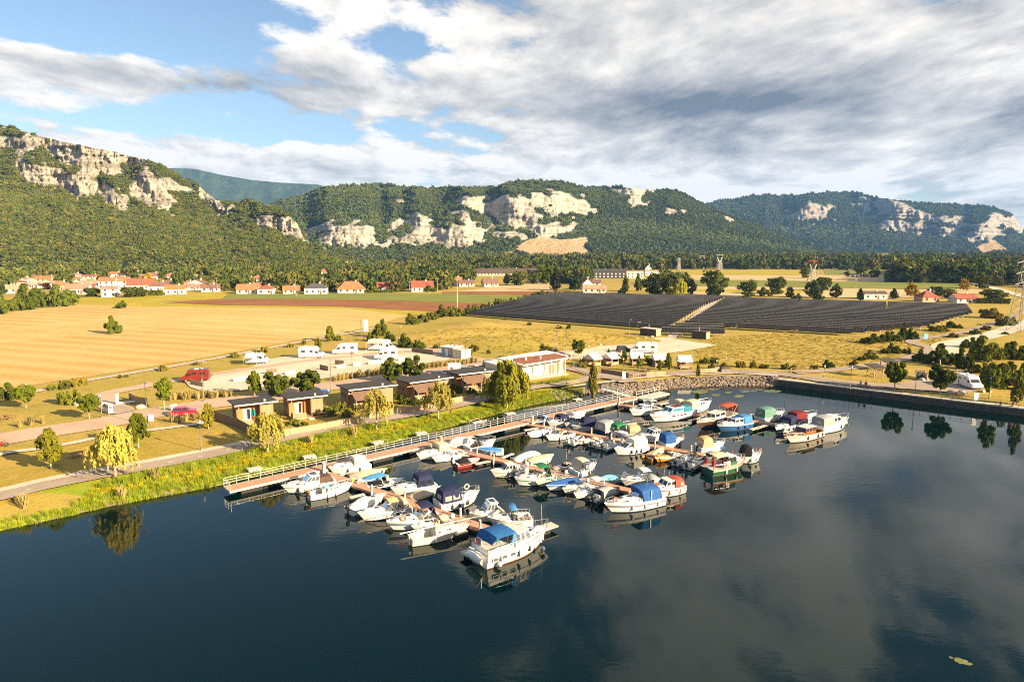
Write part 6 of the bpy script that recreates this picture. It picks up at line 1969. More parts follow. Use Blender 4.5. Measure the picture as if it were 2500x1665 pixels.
# grey wall near the big motorhome
o, rz, L = frame_from(g('T5', 1700, 268), g('T5', 1872, 292))
root = empty('timber_wall', o, rz, 'long low timber screen behind the camper park', 'wall')
for j in range(8):
 MB().bb(L * j / 8 + .03, L * (j + 1) / 8 - .03, -.08, .08, 0, 1.4).build('wall_panel', FENCED, root)

# ------------------------------------------------------------------ harbour building
def pane_row(root, x0, x1, y, z0, z1, n, m=GLASS, fm=WPAINT):
 w_ = (x1 - x0) / n
 for i in range(n):
  f = MB().bb(x0 + w_ * i + .05, x0 + w_ * (i + 1) - .05, y - .06, y, z0, z1).build('window', fm, root)
  MB().bb(x0 + w_ * i + .12, x0 + w_ * (i + 1) - .12, y - .075, y - .061, z0 + .08, z1 - .08).build('pane', m, f)

o, rz, L = frame_from(g('P6', 150, 495), g('P6', 462, 452))
root = empty('harbour_building', o, rz, 'white harbour office with red sloping roof and columns', 'building')
HW = mat('white_render', (0.52, 0.47, 0.40), 0.85, vary=.1)
D = 9.0
MB().bb(0, L, 1.4, D, 0, 3.3).build('wall', HW, root)
MB().bb(-5.0, -.01, 2.5, D, 0, 3.1).build('side_wing', HW, root)
MB().bb(-1.2, L + .8, -.6, 1.38, 0, .18).build('terrace', CONC, root)
pane_row(root, .4, 3.2, 1.39, .9, 2.5, 1, CURTAIN)
pane_row(root, 3.6, 6.4, 1.39, .9, 2.5, 1, CURTAIN)
pane_row(root, 7.2, 9.2, 1.39, .2, 2.5, 1, FENCED)
pane_row(root, L - 1.8, L - .3, 1.39, .6, 2.8, 2, GREYWOOD)
for x in (.0, 3.4, 6.8, L - .1):
 MB().bb(x - .1, x + .1, -.5, -.3, .18, 3.3 + .03 * x).build('column', WPAINT, root)
rf = MB()
P_ = [(-1.4, -.9), (L + .4, -.9), (L + 2.2, 1.2), (L + 2.2, D + .5), (-1.4, D + .5)]
zr = lambda x, y: 3.32 + .035 * (x + 1.4) + .02 * y
rf.add([(x, y, zr(x, y)) for x, y in P_] + [(x, y, zr(x, y) + .28) for x, y in P_], [(4, 3, 2, 1, 0), (5, 6, 7, 8, 9)] + [(i, (i + 1) % 5, 5 + (i + 1) % 5, 5 + i) for i in range(5)])
r = rf.build('roof', WPAINT, root)
P2_ = [(-1.0, -.5), (L + .2, -.5), (L + 1.2, 1.0), (L + 1.2, D * .55), (1.0, D * .72), (-1.0, D * .4)]
rf = MB()
rf.add([(x, y, zr(x, y) + .30) for x, y in P2_], [tuple(range(6))])
rf.build('roof_planting', mat('red_sedum_roof', (0.30, 0.11, 0.05), 0.95, vary=.35, scale=2.0, bump=.5, bscale=10), r)
for x, y in ((2.0, 3.0), (5.5, 2.2)):
 MB().bb(x, x + .35, y, y + .35, zr(x, y) + .28, zr(x, y) + .85).build('roof_vent', WPAINT, r)
MB().bb(-5.2, -1.42, 2.3, D + .3, 3.1, 3.4).build('wing_roof', WPAINT, r)
mb = MB()
ring = [[(L + 2.0 * math.cos(a), 3.4 + 2.0 * math.sin(a), z) for a in [math.radians(q) for q in range(-90, 91, 15)]] for z in (0, 3.6)]
mb.loft(ring)
mb.build('round_end', HW, root)
for i, q in enumerate((-60, -35)):
 a = math.radians(q)
 MB().box(L + 2.03 * math.cos(a), 3.4 + 2.03 * math.sin(a), 1.8, .05, .5, 1.9, a).build('slit_window', FENCED, root)
# handrail on the slope in front
o, rz, L = frame_from(g('P6', 482, 548), g('P6', 580, 530))
root = empty('handrail', o, rz, 'pale wooden handrail before the harbour office', 'handrail')
for i in range(4):
 MB().bb(L * i / 3 - .05, L * i / 3 + .05, -.05, .05, 0, 1.0).build('post', FENCEW, root)
MB().bb(-.1, L + .1, -.07, -.05, .85, .97).build('rail', FENCEW, root)
MB().bb(-.1, L + .1, -.07, -.05, .45, .57).build('rail', FENCEW, root)

# shower hut, kiosk trailer, solar cabins
o, rz, L = frame_from(g('P5', 598, 300), g('P5', 700, 312))
root = empty('shower_hut', o, rz, 'grey shower hut with blue poster in the camper park', 'hut')
MB().bb(0, L, 0, 3.6, 0, 2.5).build('wall', mat('grey_cladding', (.36, .33, .30), .8, vary=.1), root)
r = MB().bb(-.3, L + .2, -.4, 3.9, 2.5, 2.7).build('roof', WPAINT, root)
MB().bb(.1, 1.1, -.05, -.005, .6, 2.1).build('poster', BLUEPAN, root)
MB().bb(1.4, 2.3, -.04, -.005, .05, 2.1).build('door', WPAINT, root)
for x in (1.6, 3.0):
 MB().tube([(x, 2.0, 2.7), (x, 2.0, 3.1)], .25, 8).build('roof_fan', LAMPM, r)
o, rz, L = frame_from(g('P5', 700, 318), g('P5', 772, 330))
root = empty('pump_house', o, rz, 'cream box building joined to the shower hut', 'hut')
MB().bb(.02, L, -.4, 3.0, 0, 2.4).build('wall', mat('cream_cladding', (.58, .49, .38), .85, vary=.1), root)
MB().bb(-.1, L + .15, -.55, 3.15, 2.4, 2.5).build('roof', CONC, root)
MB().bb(.5, 1.3, -.46, -.41, .05, 2.0).build('door', CHIP, root)
o, rz, L = frame_from(g('P5', 652, 463), g('P5', 752, 463))
root = empty('box_trailer', o, rz, 'white box trailer with red mark behind the roof of the last chalet', 'trailer')
b_ = MB().bb(0, L, 0, 2.1, .45, 2.7).build('body', VANW, root)
mb = MB().ball((L * .30, -.012, 1.75), .34, 10, 6, (1.0, .02, .8))
mb.build('logo', REDH, b_)
MB().bb(L * .2, L * .45, -.02, -.005, 1.12, 1.28).build('logo', mat('dark_print', (.10, .07, .06), .6), b_)
for x in (.7, L - .7):
 MB().tube([(x, -.05, .35), (x, .2, .35)], .35, 10).build('wheel', TYRE, root)
 MB().tube([(x, 1.9, .35), (x, 2.15, .35)], .35, 10).build('wheel', TYRE, root)
for c, p, q, hh, lab in (('P6', (1085, 128), (1215, 142), 2.3, 'dark brown cabin with white roof at the solar gate'), ('P7', (297, 155), (415, 166), 2.3, 'dark brown box cabin beyond the solar gate')):
 o, rz, L = frame_from(g(c, *p), g(c, *q))
 root = empty('transformer_cabin', o, rz, lab, 'cabin', 'dark cabins at the solar gate')
 MB().bb(0, L, 0, 3.0, 0, hh).build('wall', DARKBOX, root)
 MB().bb(-.1, L + .12, -.12, 3.15, hh, hh + .16).build('roof', CONC if 'white' in lab else DARKBOX, root)
 MB().bb(L - .02, L + .03, .1, 2.9, .05, hh - .05).build('end_panel', mat('tan_panel', (.36, .25, .17), .8), root)
 MB().bb(L * .55, L * .75, -.05, -.005, .05, 2.0).build('door', DARKBOX, root)
 MB().tube([(L * .4, 1.5, hh), (L * .4, 1.5, hh + 1.6)], .05, 5).build('mast', WPAINT, root)
# solar gate
o, rz, L = frame_from(g('P7', 98, 152), g('P7', 205, 160))
root = empty('field_gate', o, rz, 'dark metal gate between the two solar cabins', 'gate')
for x in (0, L / 2, L):
 MB().bb(x - .08, x + .08, -.08, .08, 0, 2.0).build('gate_post', LAMPM, root)
for i in range(5):
 MB().bb(0, L, -.03, .03, .35 + .38 * i, .40 + .38 * i).build('gate_bar', LAMPM, root)

# ------------------------------------------------------------------ vehicles
def wheels(root, xs, half, r=.34, wd=.22):
 for x in xs:
  for s_ in (1, -1):
   t_ = MB().tube([(x, s_ * (half - wd), r), (x, s_ * half, r)], r, 12).build('wheel', TYRE, root)
   MB().tube([(x, s_ * (half - .02), r), (x, s_ * (half + .012), r)], r * .6, 8).build('rim', RIM, t_)

def camper(c, p, ang, L, label, body=VANW, h=2.85, wd=2.25, low=None, awning=None, style='coach', bikes=False, grp='motorhomes on the gravel'):
 """front towards +x"""
 q = g(c, *p)
 root = empty('motorhome', (q.x, q.y, LAND + .1), ang, label, 'motorhome', grp)
 hw = wd / 2
 if style == 'van':
  prof = [(-L / 2, .35), (L / 2 - .05, .35), (L / 2, .75), (L / 2 - .15, 1.15), (L / 2 - .75, 1.4), (L / 2 - 1.45, h - .12), (L / 2 - 1.9, h), (-L / 2 + .1, h), (-L / 2, h - .3)]
 else:
  prof = [(-L / 2, .40), (L / 2 - .1, .40), (L / 2, .8), (L / 2 - .1, 1.2), (L / 2 - .8, 1.42), (L / 2 - 1.5, 2.1), (L / 2 - 1.55, h - .25), (L / 2 - 2.1, h), (-L / 2 + .1, h), (-L / 2, h - .15)]
 MB().sweep(prof, -hw, hw).build('body', [body], root)
 MB().add([(L / 2 - .79, hw * .86, 1.50), (L / 2 - .79, -hw * .86, 1.50), (L / 2 - 1.42, -hw * .8, 2.05), (L / 2 - 1.42, hw * .8, 2.05)], [(0, 1, 2, 3)]).build('windscreen', GLASS, root) if style != 'van' else \
  MB().add([(L / 2 - .74, hw * .86, 1.46), (L / 2 - .74, -hw * .86, 1.46), (L / 2 - 1.38, -hw * .8, h - .3), (L / 2 - 1.38, hw * .8, h - .3)], [(0, 1, 2, 3)]).build('windscreen', GLASS, root)
 for s_ in (1, -1):
  y = s_ * (hw + .012)
  MB().box(L / 2 - 1.75, y, 1.65, .75, .02, .5).build('cab_window', GLASS, root)
  for x, wl in ((-L / 2 + 1.2, 1.0), (0.1, .85)):
   MB().box(x, y, 1.85, wl, .02, .5).build('side_window', GLASS, root)
  if low:
   MB().box(0, y + s_ * .004, .72, L * .86, .012, .30).build('side_stripe', low, root)
  MB().box(L / 2 - .12, s_ * hw * .72, .95, .1, .34, .2).build('headlight', WPAINT, root)
  MB().box(L / 2 - 1.35, s_ * (hw + .14), 1.55, .12, .22, .3).build('mirror', BLACKP, root)
 MB().box(-.9, -hw - .01, 1.35, .65, .015, 1.7).build('door', WPAINT if body is VANW else body, root)
 MB().box(L / 2 + .01, 0, .55, .1, wd * .92, .25).build('bumper', LAMPM, root)
 MB().box(-L / 2 - .012, 0, 1.9, .02, wd * .5, .55).build('rear_window', GLASS, root)
 for s_ in (1, -1):
  MB().box(-L / 2 - .012, s_ * hw * .85, 1.0, .02, .15, .35).build('rear_light', REDH, root)
 wheels(root, (L / 2 - 1.0, -L / 2 + 1.35), hw)
 MB().box(-.3, 0, h + .06, .7, .7, .12).build('roof_hatch', WPAINT, root)
 mb = MB().ball((-L / 2 + 1.4, .3, h + .16), .3, 8, 6, (1, 1, .6))
 mb.build('satellite_dome', WPAINT, root)
 if awning:
  s_ = -1
  a = MB().add([(L * .12, s_ * hw, h - .25), (-L / 2 + .3, s_ * hw, h - .25), (-L / 2 + .3, s_ * (hw + 2.2), h - .7), (L * .12, s_ * (hw + 2.2), h - .7)], [(0, 1, 2, 3)]).build('awning', awning, root)
  for x in (L * .12, -L / 2 + .3):
   MB().tube([(x, s_ * (hw + 2.2), h - .7), (x, s_ * (hw + 2.2), 0)], .03, 4).build('awning_pole', ALU, a)
 if bikes:
  for dx_ in (0, .25):
   mb = MB()
   for y in (-.55, .55):
    mb.torus((-L / 2 - .3 - dx_, y, 1.1), .32, .03, 'x', 12, 4)
   mb.tube([(-L / 2 - .3 - dx_, -.55, 1.1), (-L / 2 - .3 - dx_, .1, 1.55), (-L / 2 - .3 - dx_, .55, 1.1)], .03, 4)
   bk = mb.build('carried_bicycle', LAMPM, root)
   bk['kind'] = 'stuff'
 return root

PK = math.radians(33)
camper('P4', (212, 330), PK - .5, 5.4, 'white panel van with its awning out and side door open', style='van', h=2.6, wd=2.05, awning=C_WHITE)
camper('P4', (618, 288), PK - .55, 6.4, 'white motorhome with roof dome beside two small trees', h=2.95)
camper('P4', (866, 258), math.pi + PK * .1, 6.6, 'white motorhome with blue cab corner parked alone on the gravel', low=None)
camper('P4', (1140, 234), PK - .75, 7.4, 'big white motorhome with cream awning at the park corner', h=3.1, awning=C_CREAM)
camper('P4', (1172, 298), math.pi + .15, 6.0, 'white motorhome seen over the dark green round tree', h=2.8)
camper('P2', (600, 105), math.pi + PK - .35, 5.6, 'red panel van with bicycles on its rear', body=mat('red_coachwork', (.17, .018, .012), .35, coat=.3), style='van', h=2.65, wd=2.05, bikes=True)
camper('P6', (1115, 278), math.pi - .18, 7.2, 'long white motorhome parked behind the canvas huts', h=3.0, low=mat('grey_stripe', (.3, .32, .36), .5))
camper('P8', (985, 398), -math.pi / 2 - .05, 5.8, 'white motorhome parked nose out beside the playground', h=2.65, wd=2.1)

def car(c, p, ang, label, body, L=4.2, h=1.48, wd=1.75, hatch=False, van=False, grp='parked cars'):
 q = g(c, *p)
 root = empty('parked_car', (q.x, q.y, LAND + .1), ang, label, 'car', grp)
 hw = wd / 2
 prof = [(-L / 2, .32), (L / 2 - .1, .32), (L / 2, .5), (L / 2 - .05, .72), (L / 2 - .25, .86), (L * .22, .98), (-L / 2 + .05, 1.0), (-L / 2 - .02, .7)]
 rings = []
 for y, s_ in ((-hw, .96), (-hw * .93, 1), (hw * .93, 1), (hw, .96)):
  rings.append([(x * (1 if abs(y) < hw else .985), y, .32 + (z - .32) * s_) for x, z in prof])
 mb = MB().loft(rings, closed=True, smooth=False, caps=True)
 b_ = mb.build('body', body, root)
 xa, xb = (-L / 2 + .08, L * .20)
 ra, rb = (-L / 2 + (.35 if not van else .15), L * .04)
 mb = MB()
 mb.loft([[(xa, hw * .9, .99), (xb, hw * .9, .97), (xb, -hw * .9, .97), (xa, -hw * .9, .99)], [(ra, hw * .74, h - .02), (rb, hw * .74, h - .02), (rb, -hw * .74, h - .02), (ra, -hw * .74, h - .02)]], closed=True, smooth=False)
 mb.build('glasshouse', GLASS, root)
 MB().loft([[(ra - .05, hw * .76, h - .03), (rb + .06, hw * .76, h - .03), (rb + .06, -hw * .76, h - .03), (ra - .05, -hw * .76, h - .03)], [(ra + .1, hw * .66, h + .03), (rb - .1, hw * .66, h + .03), (rb - .1, -hw * .66, h + .03), (ra + .1, -hw * .66, h + .03)]], closed=True, smooth=False, caps=True).build('roof', body, root)
 for s_ in (1, -1):
  MB().tube([(-L * .10, s_ * hw * .9, .98), (-L * .10, s_ * hw * .75, h - .03)], .04, 4).build('door_pillar', body, root)
  MB().box(L / 2 - .12, s_ * hw * .72, .72, .2, .32, .14).build('headlight', WPAINT, root)
  MB().box(-L / 2 + .01, s_ * hw * .78, .8, .06, .25, .16).build('rear_light', REDH, root)
  MB().box(L * .16, s_ * (hw + .06), 1.0, .12, .16, .12).build('mirror', body, root)
 wheels(root, (L * .31, -L * .30), hw + .01, .31, .2)
 if hatch:
  MB().add([(-L / 2 + .1, hw * .75, h), (-L / 2 + .1, -hw * .75, h), (-L / 2 - .7, -hw * .7, h + .55), (-L / 2 - .7, hw * .7, h + .55)], [(0, 1, 2, 3)]).build('open_tailgate', GLASS, root)
 return root

CP_ = lambda n, c_: mat(n, c_, .25, coat=.5, spec=.5)
CARBLUE, CARRED, CARDARK, CARGREY, CARWHITE, CARWINE = CP_('blue_car_paint', (.02, .07, .28)), CP_('crimson_car_paint', (.45, .01, .04)), CP_('dark_car_paint', (.025, .027, .035)), CP_('grey_blue_car_paint', (.22, .27, .31)), CP_('white_car_paint', (.75, .74, .72)), CP_('wine_car_paint', (.10, .02, .025))
car('P3', (862, 218), .35, 'bright blue car under the round tree behind the second chalet', CARBLUE)
car('P2', (512, 385), PK - .2, 'crimson car half hidden behind pale tuft grass', CARRED)
car('P5', (590, 478), PK - .2, 'dark car with its tailgate open by the box trailer', CARDARK, hatch=True)
car('P5', (465, 492), PK + .2, 'dark car under the second dark green tree of the parking road', CARDARK)
car('P5', (818, 440), .25, 'grey blue car beside the white box trailer', CARGREY)
car('P5', (928, 428), .25, 'white car parked before the big weeping willow', CARWHITE)
car('P5', (1008, 400), .3, 'dark van above the crown of the big weeping willow', CARDARK, h=1.9, van=True)
car('P6', (392, 328), .1, 'silver car behind the harbour office roof', CARGREY)
car('P6', (448, 318), .1, 'wine red car behind the harbour office roof', CARWINE)
car('P6', (955, 268), .3, 'dark rounded car beside the long motorhome', CARDARK, h=1.75, van=True)
car('P6', (384, 290), 1.3, 'dark car seen end on beside the small dark tree', CARDARK, h=1.8, van=True)
# motorcycle at the picture edge
q = g('P1', 8, 648)
root = empty('motorcycle', (q.x, q.y, LAND + .1), .6, 'motorcycle on the pinkish road beside the lawn', 'motorcycle')
for x in (-.65, .65):
 MB().torus((x, 0, .3), .26, .07, 'y', 14, 6).build('wheel', TYRE, root)
MB().box(0, 0, .55, .7, .3, .4).box(-.35, 0, .8, .6, .28, .12).build('body', REDH, root)
MB().tube([(.6, 0, .35), (.42, 0, .95)], .05, 6).tube([(.42, -.35, 1.0), (.42, .35, 1.0)], .03, 5).build('handlebar', LAMPM, root)

# ------------------------------------------------------------------ lamps, signs, tables
def lamp(c, base, top, label, kind=0, grp='tall lamp posts'):
 q = g(c, *base)
 zt = None
 u, v = k(c, *top)
 # height from where the top stands above its foot
 _, _, zt = at_depth(u, v, q.y)
 h = max(2.5, zt - LAND)
 root = empty('street_lamp', (q.x, q.y, LAND), rnd(-.3, .3) + .6, label, 'street lamp', grp)
 MB().tube([(0, 0, 0), (0, 0, h)], .085 if kind == 0 else .06, 8, .05).build('pole', LAMPM, root)
 MB().tube([(0, 0, 0), (0, 0, .5)], .12, 8).build('base', LAMPM, root)
 if kind == 0:
  hd = MB().bb(-.1, 1.0, -.12, .12, h - .05, h + .05).build('lamp_head', LAMPM, root)
  MB().bb(.35, .95, -.1, .1, h - .075, h - .052).build('lens', WPAINT, hd)
 else:
  hd = MB().tube([(0, 0, h), (0, 0, h + .42)], .13, 8, .17).build('lamp_head', WPAINT, root)
  MB().tube([(0, 0, h + .42), (0, 0, h + .5)], .2, 8, .06).build('cap', LAMPM, hd)

for c, b0, t0, lab in (
  ('P1', (1215, 468), (1192, 108), 'tall lamp post beside the service pad crossing'),
  ('T4', (1302, 632), (1292, 378), 'tall lamp post beside the red van'),
  ('T5', (1038, 598), (1030, 332), 'tall lamp post behind the blue car'),
  ('T5', (1214, 490), (1210, 265), 'tall lamp post between pitch walls and the parking road'),
  ('T5', (1285, 186), (1281, 2), 'tall lamp post at the camper park entrance'),
  ('T5', (1600, 212), (1597, 62), 'tall lamp post with a white notice near the mounds'),
  ('T5', (1918, 300), (1915, 92), 'tall lamp post beside the shower hut'),
  ('T5', (2143, 398), (2140, 160), 'nearer of two lamp posts behind the box trailer'),
  ('T5', (2157, 368), (2155, 118), 'farther of two lamp posts behind the box trailer'),
  ('P6', (478, 318), (475, 98), 'tall lamp post rising behind the harbour office'),
  ('P6', (398, 245), (398, 62), 'tall lamp post at the foot of the mounds'),
  ('P6', (540, 436), (535, 248), 'lamp post beside the round end of the harbour office'),
  ('P6', (997, 172), (997, 2), 'lamp post at the edge of the solar yard boulders'),
  ('P6', (1063, 208), (1063, 22), 'lamp post behind the long motorhome')):
 lamp(c, b0, t0, lab)
for c, b0, t0, lab in (
  ('P2', (645, 672), (635, 445), 'short path lamp on the lawn before the dark fence'),
  ('P1', (837, 400), (822, 225), 'white lamp by the service pumps'),
  ('P5', (780, 645), (775, 498), 'short lamp before the last chalet'),
  ('P3', (550, 400), (550, 335), 'small garden lamp between the first two chalets'),
  ('P3', (1120, 320), (1120, 240), 'small garden lamp before the middle chalet'),
  ('P6', (600, 410), (600, 352), 'small lamp below the first canvas hut'),
  ('P6', (945, 500), (945, 330), 'slim lamp with a notice at the lane end'),
  ('P7', (180, 486), (180, 345), 'slim lamp before the fifth canvas hut'),
  ('P7', (500, 432), (500, 345), 'white lamp behind the pale promenade fence'),
  ('P7', (575, 470), (576, 322), 'promenade lamp above the middle of the stone bank'),
  ('P7', (1075, 492), (1078, 345), 'promenade lamp where the quay wall begins'),
  ('P8', (32, 330), (33, 268), 'cream lamp at the fork of the winding path'),
  ('P8', (204, 402), (207, 262), 'quay lamp near the two seated people'),
  ('P8', (630, 432), (633, 300), 'quay lamp beside the first pale boulder'),
  ('P8', (1117, 472), (1117, 340), 'quay lamp beside the white motorhome')):
 lamp(c, b0, t0, lab, 1, 'short path lamps')

def board_sign(c, p, wd, h, z0, ang, m, label, posts=2, name='information_board'):
 q = g(c, *p)
 root = empty(name, (q.x, q.y, LAND), ang, label, 'sign')
 MB().bb(-wd / 2, wd / 2, -.04, .04, z0, z0 + h).build('panel', m, root)
 for x in ((-wd / 2 + .05, wd / 2 - .05) if posts == 2 else (0,)):
  MB().bb(x - .04, x + .04, .045, .12, 0, z0 + h * .9).build('post', LAMPM, root)

board_sign('T5', (1325, 118), 1.5, 4.0, .8, PK, ALU, 'tall white billboard at the camper park entrance')
board_sign('T6', (1290, 800), 1.5, 1.7, .2, .4, WPAINT, 'pair of white notice boards under the thin tree by the gangway')
board_sign('P6', (952, 510), .7, 1.6, .6, .3, WPAINT, 'narrow white notice by the slim lamp', 1)
board_sign('P8', (698, 82), 1.6, 1.7, .4, .2, BLUEPAN, 'light blue sign at the bend of the winding path')
board_sign('P8', (1030, 485), .9, 1.4, .3, .0, WPAINT, 'white notice on the quay rail by the picnic table', 1)
board_sign('P2', (422, 350), 1.0, 1.0, .3, PK, WPAINT, 'round edged white road sign near the crimson car', 1)
board_sign('P5', (254, 215), 1.0, 2.0, .3, .2, WPAINT, 'white notice on the lamp post near the mounds', 1)
board_sign('P1', (1245, 470), .7, 1.1, .8, .5, WPAINT, 'white parking meter sign at the crossing', 1)
# service pumps on the pad
for i, (x, y) in enumerate(((865, 355), (893, 362), (912, 370))):
 q = g('P1', x, y)
 root = empty('service_pump', (q.x, q.y, LAND + .1), .5, f'{ORD[i]} white service cabinet on the dark pad from the lamp', 'service cabinet', 'service cabinets')
 MB().bb(-.35, .35, -.3, .3, 0, 1.6).build('cabinet', WPAINT, root)
 MB().bb(-.25, .25, -.33, -.302, .9, 1.4).build('front_panel', LAMPM, root)
 MB().bb(-.4, .4, -.35, .35, 1.6, 1.68).build('lid', CONC, root)
q = g('P1', 965, 295)
root = empty('service_pillar', (q.x, q.y, LAND + .1), .6, 'white pillar and kerb bar on the dark service pad', 'pillar')
MB().bb(-.25, .25, -.25, .25, 0, 2.0).build('pillar', WPAINT, root)
MB().bb(.3, 4.2, -.3, .3, 0, .3).build('kerb_bar', WPAINT, root)

def picnic_table(c, p, ang, label, z=LAND):
 q = g(c, *p)
 root = empty('picnic_table', (q.x, q.y, z), ang, label, 'picnic table', 'picnic tables')
 for i in range(4):
  MB().bb(-.9, .9, -.36 + .185 * i, -.2 + .185 * i, .72, .77).build('top_plank', TEAK, root)
 for s_ in (1, -1):
  MB().bb(-.9, .9, s_ * .75 - .13, s_ * .75 + .13, .42, .47).build('bench', TEAK, root)
  MB().box(s_ * .6, 0, .40, .08, 1.6, .1).build('cross_beam', TEAK, root)
  for y in (-1, 1):
   MB().tube([(s_ * .6, y * .65, 0), (s_ * .6, y * .25, .72)], .05, 4).build('leg', TEAK, root)

picnic_table('P1', (640, 725), .7, 'brown picnic table on the lawn between willow and oval tree')
picnic_table('P1', (60, 415), .2, 'dark picnic table at the far side of the road')
picnic_table('P8', (935, 455), .0, 'picnic table on the quay below the motorhome')
picnic_table('P6', (1135, 430), .1, 'picnic table on the grass before the canvas huts')
picnic_table('P3', (905, 395), .5, 'low garden table beside the steps of the second chalet')

# canvas huts on posts
def hut(c, p, ang, label, w_=2.6):
 q = g(c, *p)
 root = empty('canvas_hut', (q.x, q.y, LAND), ang, label, 'hut', 'canvas roofed huts')
 h = 2.0
 MB().bb(-w_ / 2, w_ / 2, -1.6, 1.6, .3, .45).build('platform', FENCEW, root)
 for x in (-w_ / 2 + .08, w_ / 2 - .08):
  for y in (-1.5, 1.5):
   MB().bb(x - .07, x + .07, y - .07, y + .07, 0, h).build('post', GREYWOOD, root)
 MB().bb(-w_ / 2 + .1, w_ / 2 - .1, .2, 1.5, .45, h - .1).build('cabin', GREYWOOD, root)
 r = MB()
 e = w_ / 2 + .35
 a = [(-e, -1.95, h - .1), (e, -1.95, h - .1), (e, 0, h + 1.25), (-e, 0, h + 1.25), (-e, 1.95, h - .1), (e, 1.95, h - .1)]
 r.add(a, [(0, 1, 2, 3), (3, 2, 5, 4)])
 r.add([(x, y, z - .05) for x, y, z in a], [(3, 2, 1, 0), (4, 5, 2, 3)])
 r.add([a[0], a[3], a[4]] + [a[1], a[2], a[5]], [(0, 1, 2), (3, 5, 4)])
 r.build('canvas_roof', C_WHITE, root)
 MB().bb(-.45, .45, .16, .199, .5, 1.8).build('doorway', AWN, root)
 MB().bb(-w_ / 2, w_ / 2, -1.62, -1.56, .45, 1.05).build('balustrade', FENCEW, root)

hut('P6', (695, 382), .75, 'canvas hut with gable turned to the lane, nearest the harbour office')
hut('P6', (840, 376), .7, 'canvas hut with gable, second from the harbour office')
hut('P6', (1052, 372), .05, 'canvas hut before the long motorhome')
hut('P6', (1240, 385), .05, 'canvas hut beside the slim yellow tree, fourth along')
hut('P7', (235, 402), .03, 'last canvas hut before the meadow')

# ------------------------------------------------------------------ solar field
PANEL = bpy.data.materials.new('solar_glass')
PANEL.use_nodes = True
t = NT(PANEL.node_tree)
co = t.n('ShaderNodeTexCoord').outputs['Object']
sp = t.n('ShaderNodeSeparateXYZ', i={0: co})
gx_ = t.m('LESS_THAN', t.m('ABSOLUTE', t.m('SUBTRACT', t.m('FRACT', t.m('DIVIDE', sp.outputs[0], 1.05)), .5)), .47)
gy_ = t.m('LESS_THAN', t.m('ABSOLUTE', t.m('SUBTRACT', t.m('FRACT', t.m('DIVIDE', sp.outputs[1], 1.0)), .5)), .47)
c_ = t.mix(t.m('MULTIPLY', gx_, gy_), (0.07, 0.06, 0.05), (0.018, 0.015, 0.0125))
wn_ = t.n('ShaderNodeTexWhiteNoise', noise_dimensions='1D', i={'W': t.m('FLOOR', t.m('DIVIDE', sp.outputs[0], 1.05))})
p_ = t.n('ShaderNodeBsdfPrincipled', i={'Base Color': c_, 'Roughness': t.m('ADD', t.m('MULTIPLY', wn_.outputs[0],   .08), .42), 'Specular IOR Level': .04})
t.set(t.n('ShaderNodeOutputMaterial').inputs[0], p_.outputs[0])

def along(pts, f):
 ds = [(pts[i + 1] - pts[i]).length for i in range(len(pts) - 1)]
 s_ = f * sum(ds)
 for i, d in enumerate(ds):
  if s_ <= d or i == len(ds) - 1:
   return pts[i] + (pts[i + 1] - pts[i]) * (s_ / d)
  s_ -= d

def solar_row(a, b, label, grp, cuts=()):
 d = b - a
 L = d.length
 rz = math.atan2(d.y, d.x)
 root = empty('solar_row', (a.x, a.y, LAND), rz, label, 'solar panel row', grp)
 xs = [0] + [L * c for c in cuts] + [L]
 til = math.radians(17)
 w_ = 4.0
 for x0, x1 in zip(xs[:-1], xs[1:]):
  x1 -= .7 if x1 < L else 0
  mb = MB().bb(0, x1 - x0, 0, w_, -.02, .02)
  pn = mb.build('panel_table', PANEL, root, (x0, 0, 1.1))
  pn.rotation_euler = (til, 0, 0)
  n = max(2, int((x1 - x0) / 5.5))
  lg = MB()
  for i in range(n + 1):
   x = x0 + .1 + (x1 - x0 - .2) * i / n
   lg.tube([(x, .5, 0), (x, .5, 1.2)], .05, 4).tube([(x, 3.3, 0), (x, 3.3, 2.0)], .05, 4)
  lg.build('support_legs', ALU, root)['kind'] = 'stuff'
  MB().bb(x0, x1, w_ * math.cos(til), w_ * math.cos(til) + .06, 1.1 + w_ * math.sin(til) - .06, 1.1 + w_ * math.sin(til) + .10).build('top_rail', ALU, root)

LB = gp('T6', (410, 272), (640, 212), (820, 163), (950, 128))
RB = gp('T6', (1830, 388), (2000, 285), (2110, 215), (2250, 160))
NL = 23
for i in range(NL):
 f = i / (NL - 1)
 solar_row(along(LB, f), along(RB, f), f'{ordw(i)} row of dark solar panels from the front in the block beside the mounds', 'solar rows beside the mounds')
LB2 = gp('T7', (-250, 350), (-70, 285), (60, 205), (200, 108))
RB2 = gp('T7', (1120, 356), (1390, 332), (1660, 309), (1830, 252), (1985, 211), (1950, 162))
NR = 21
for i in range(3):
 f = i / 24
 a = along(LB2, i * .05)
 b_ = g('T7', 205, 362 - i * 19)
 solar_row(a, b_, f'{ORD[i]} short solar row by the dark cabin beyond the gate', 'short solar rows')
for i in range(NR):
 f = i / (NR - 1)
 solar_row(along(LB2, .17 + .83 * f), along(RB2, f), f'{ordw(i)} long row of dark solar panels from the front in the block behind the meadow', 'solar rows behind the meadow', (.34, .70))
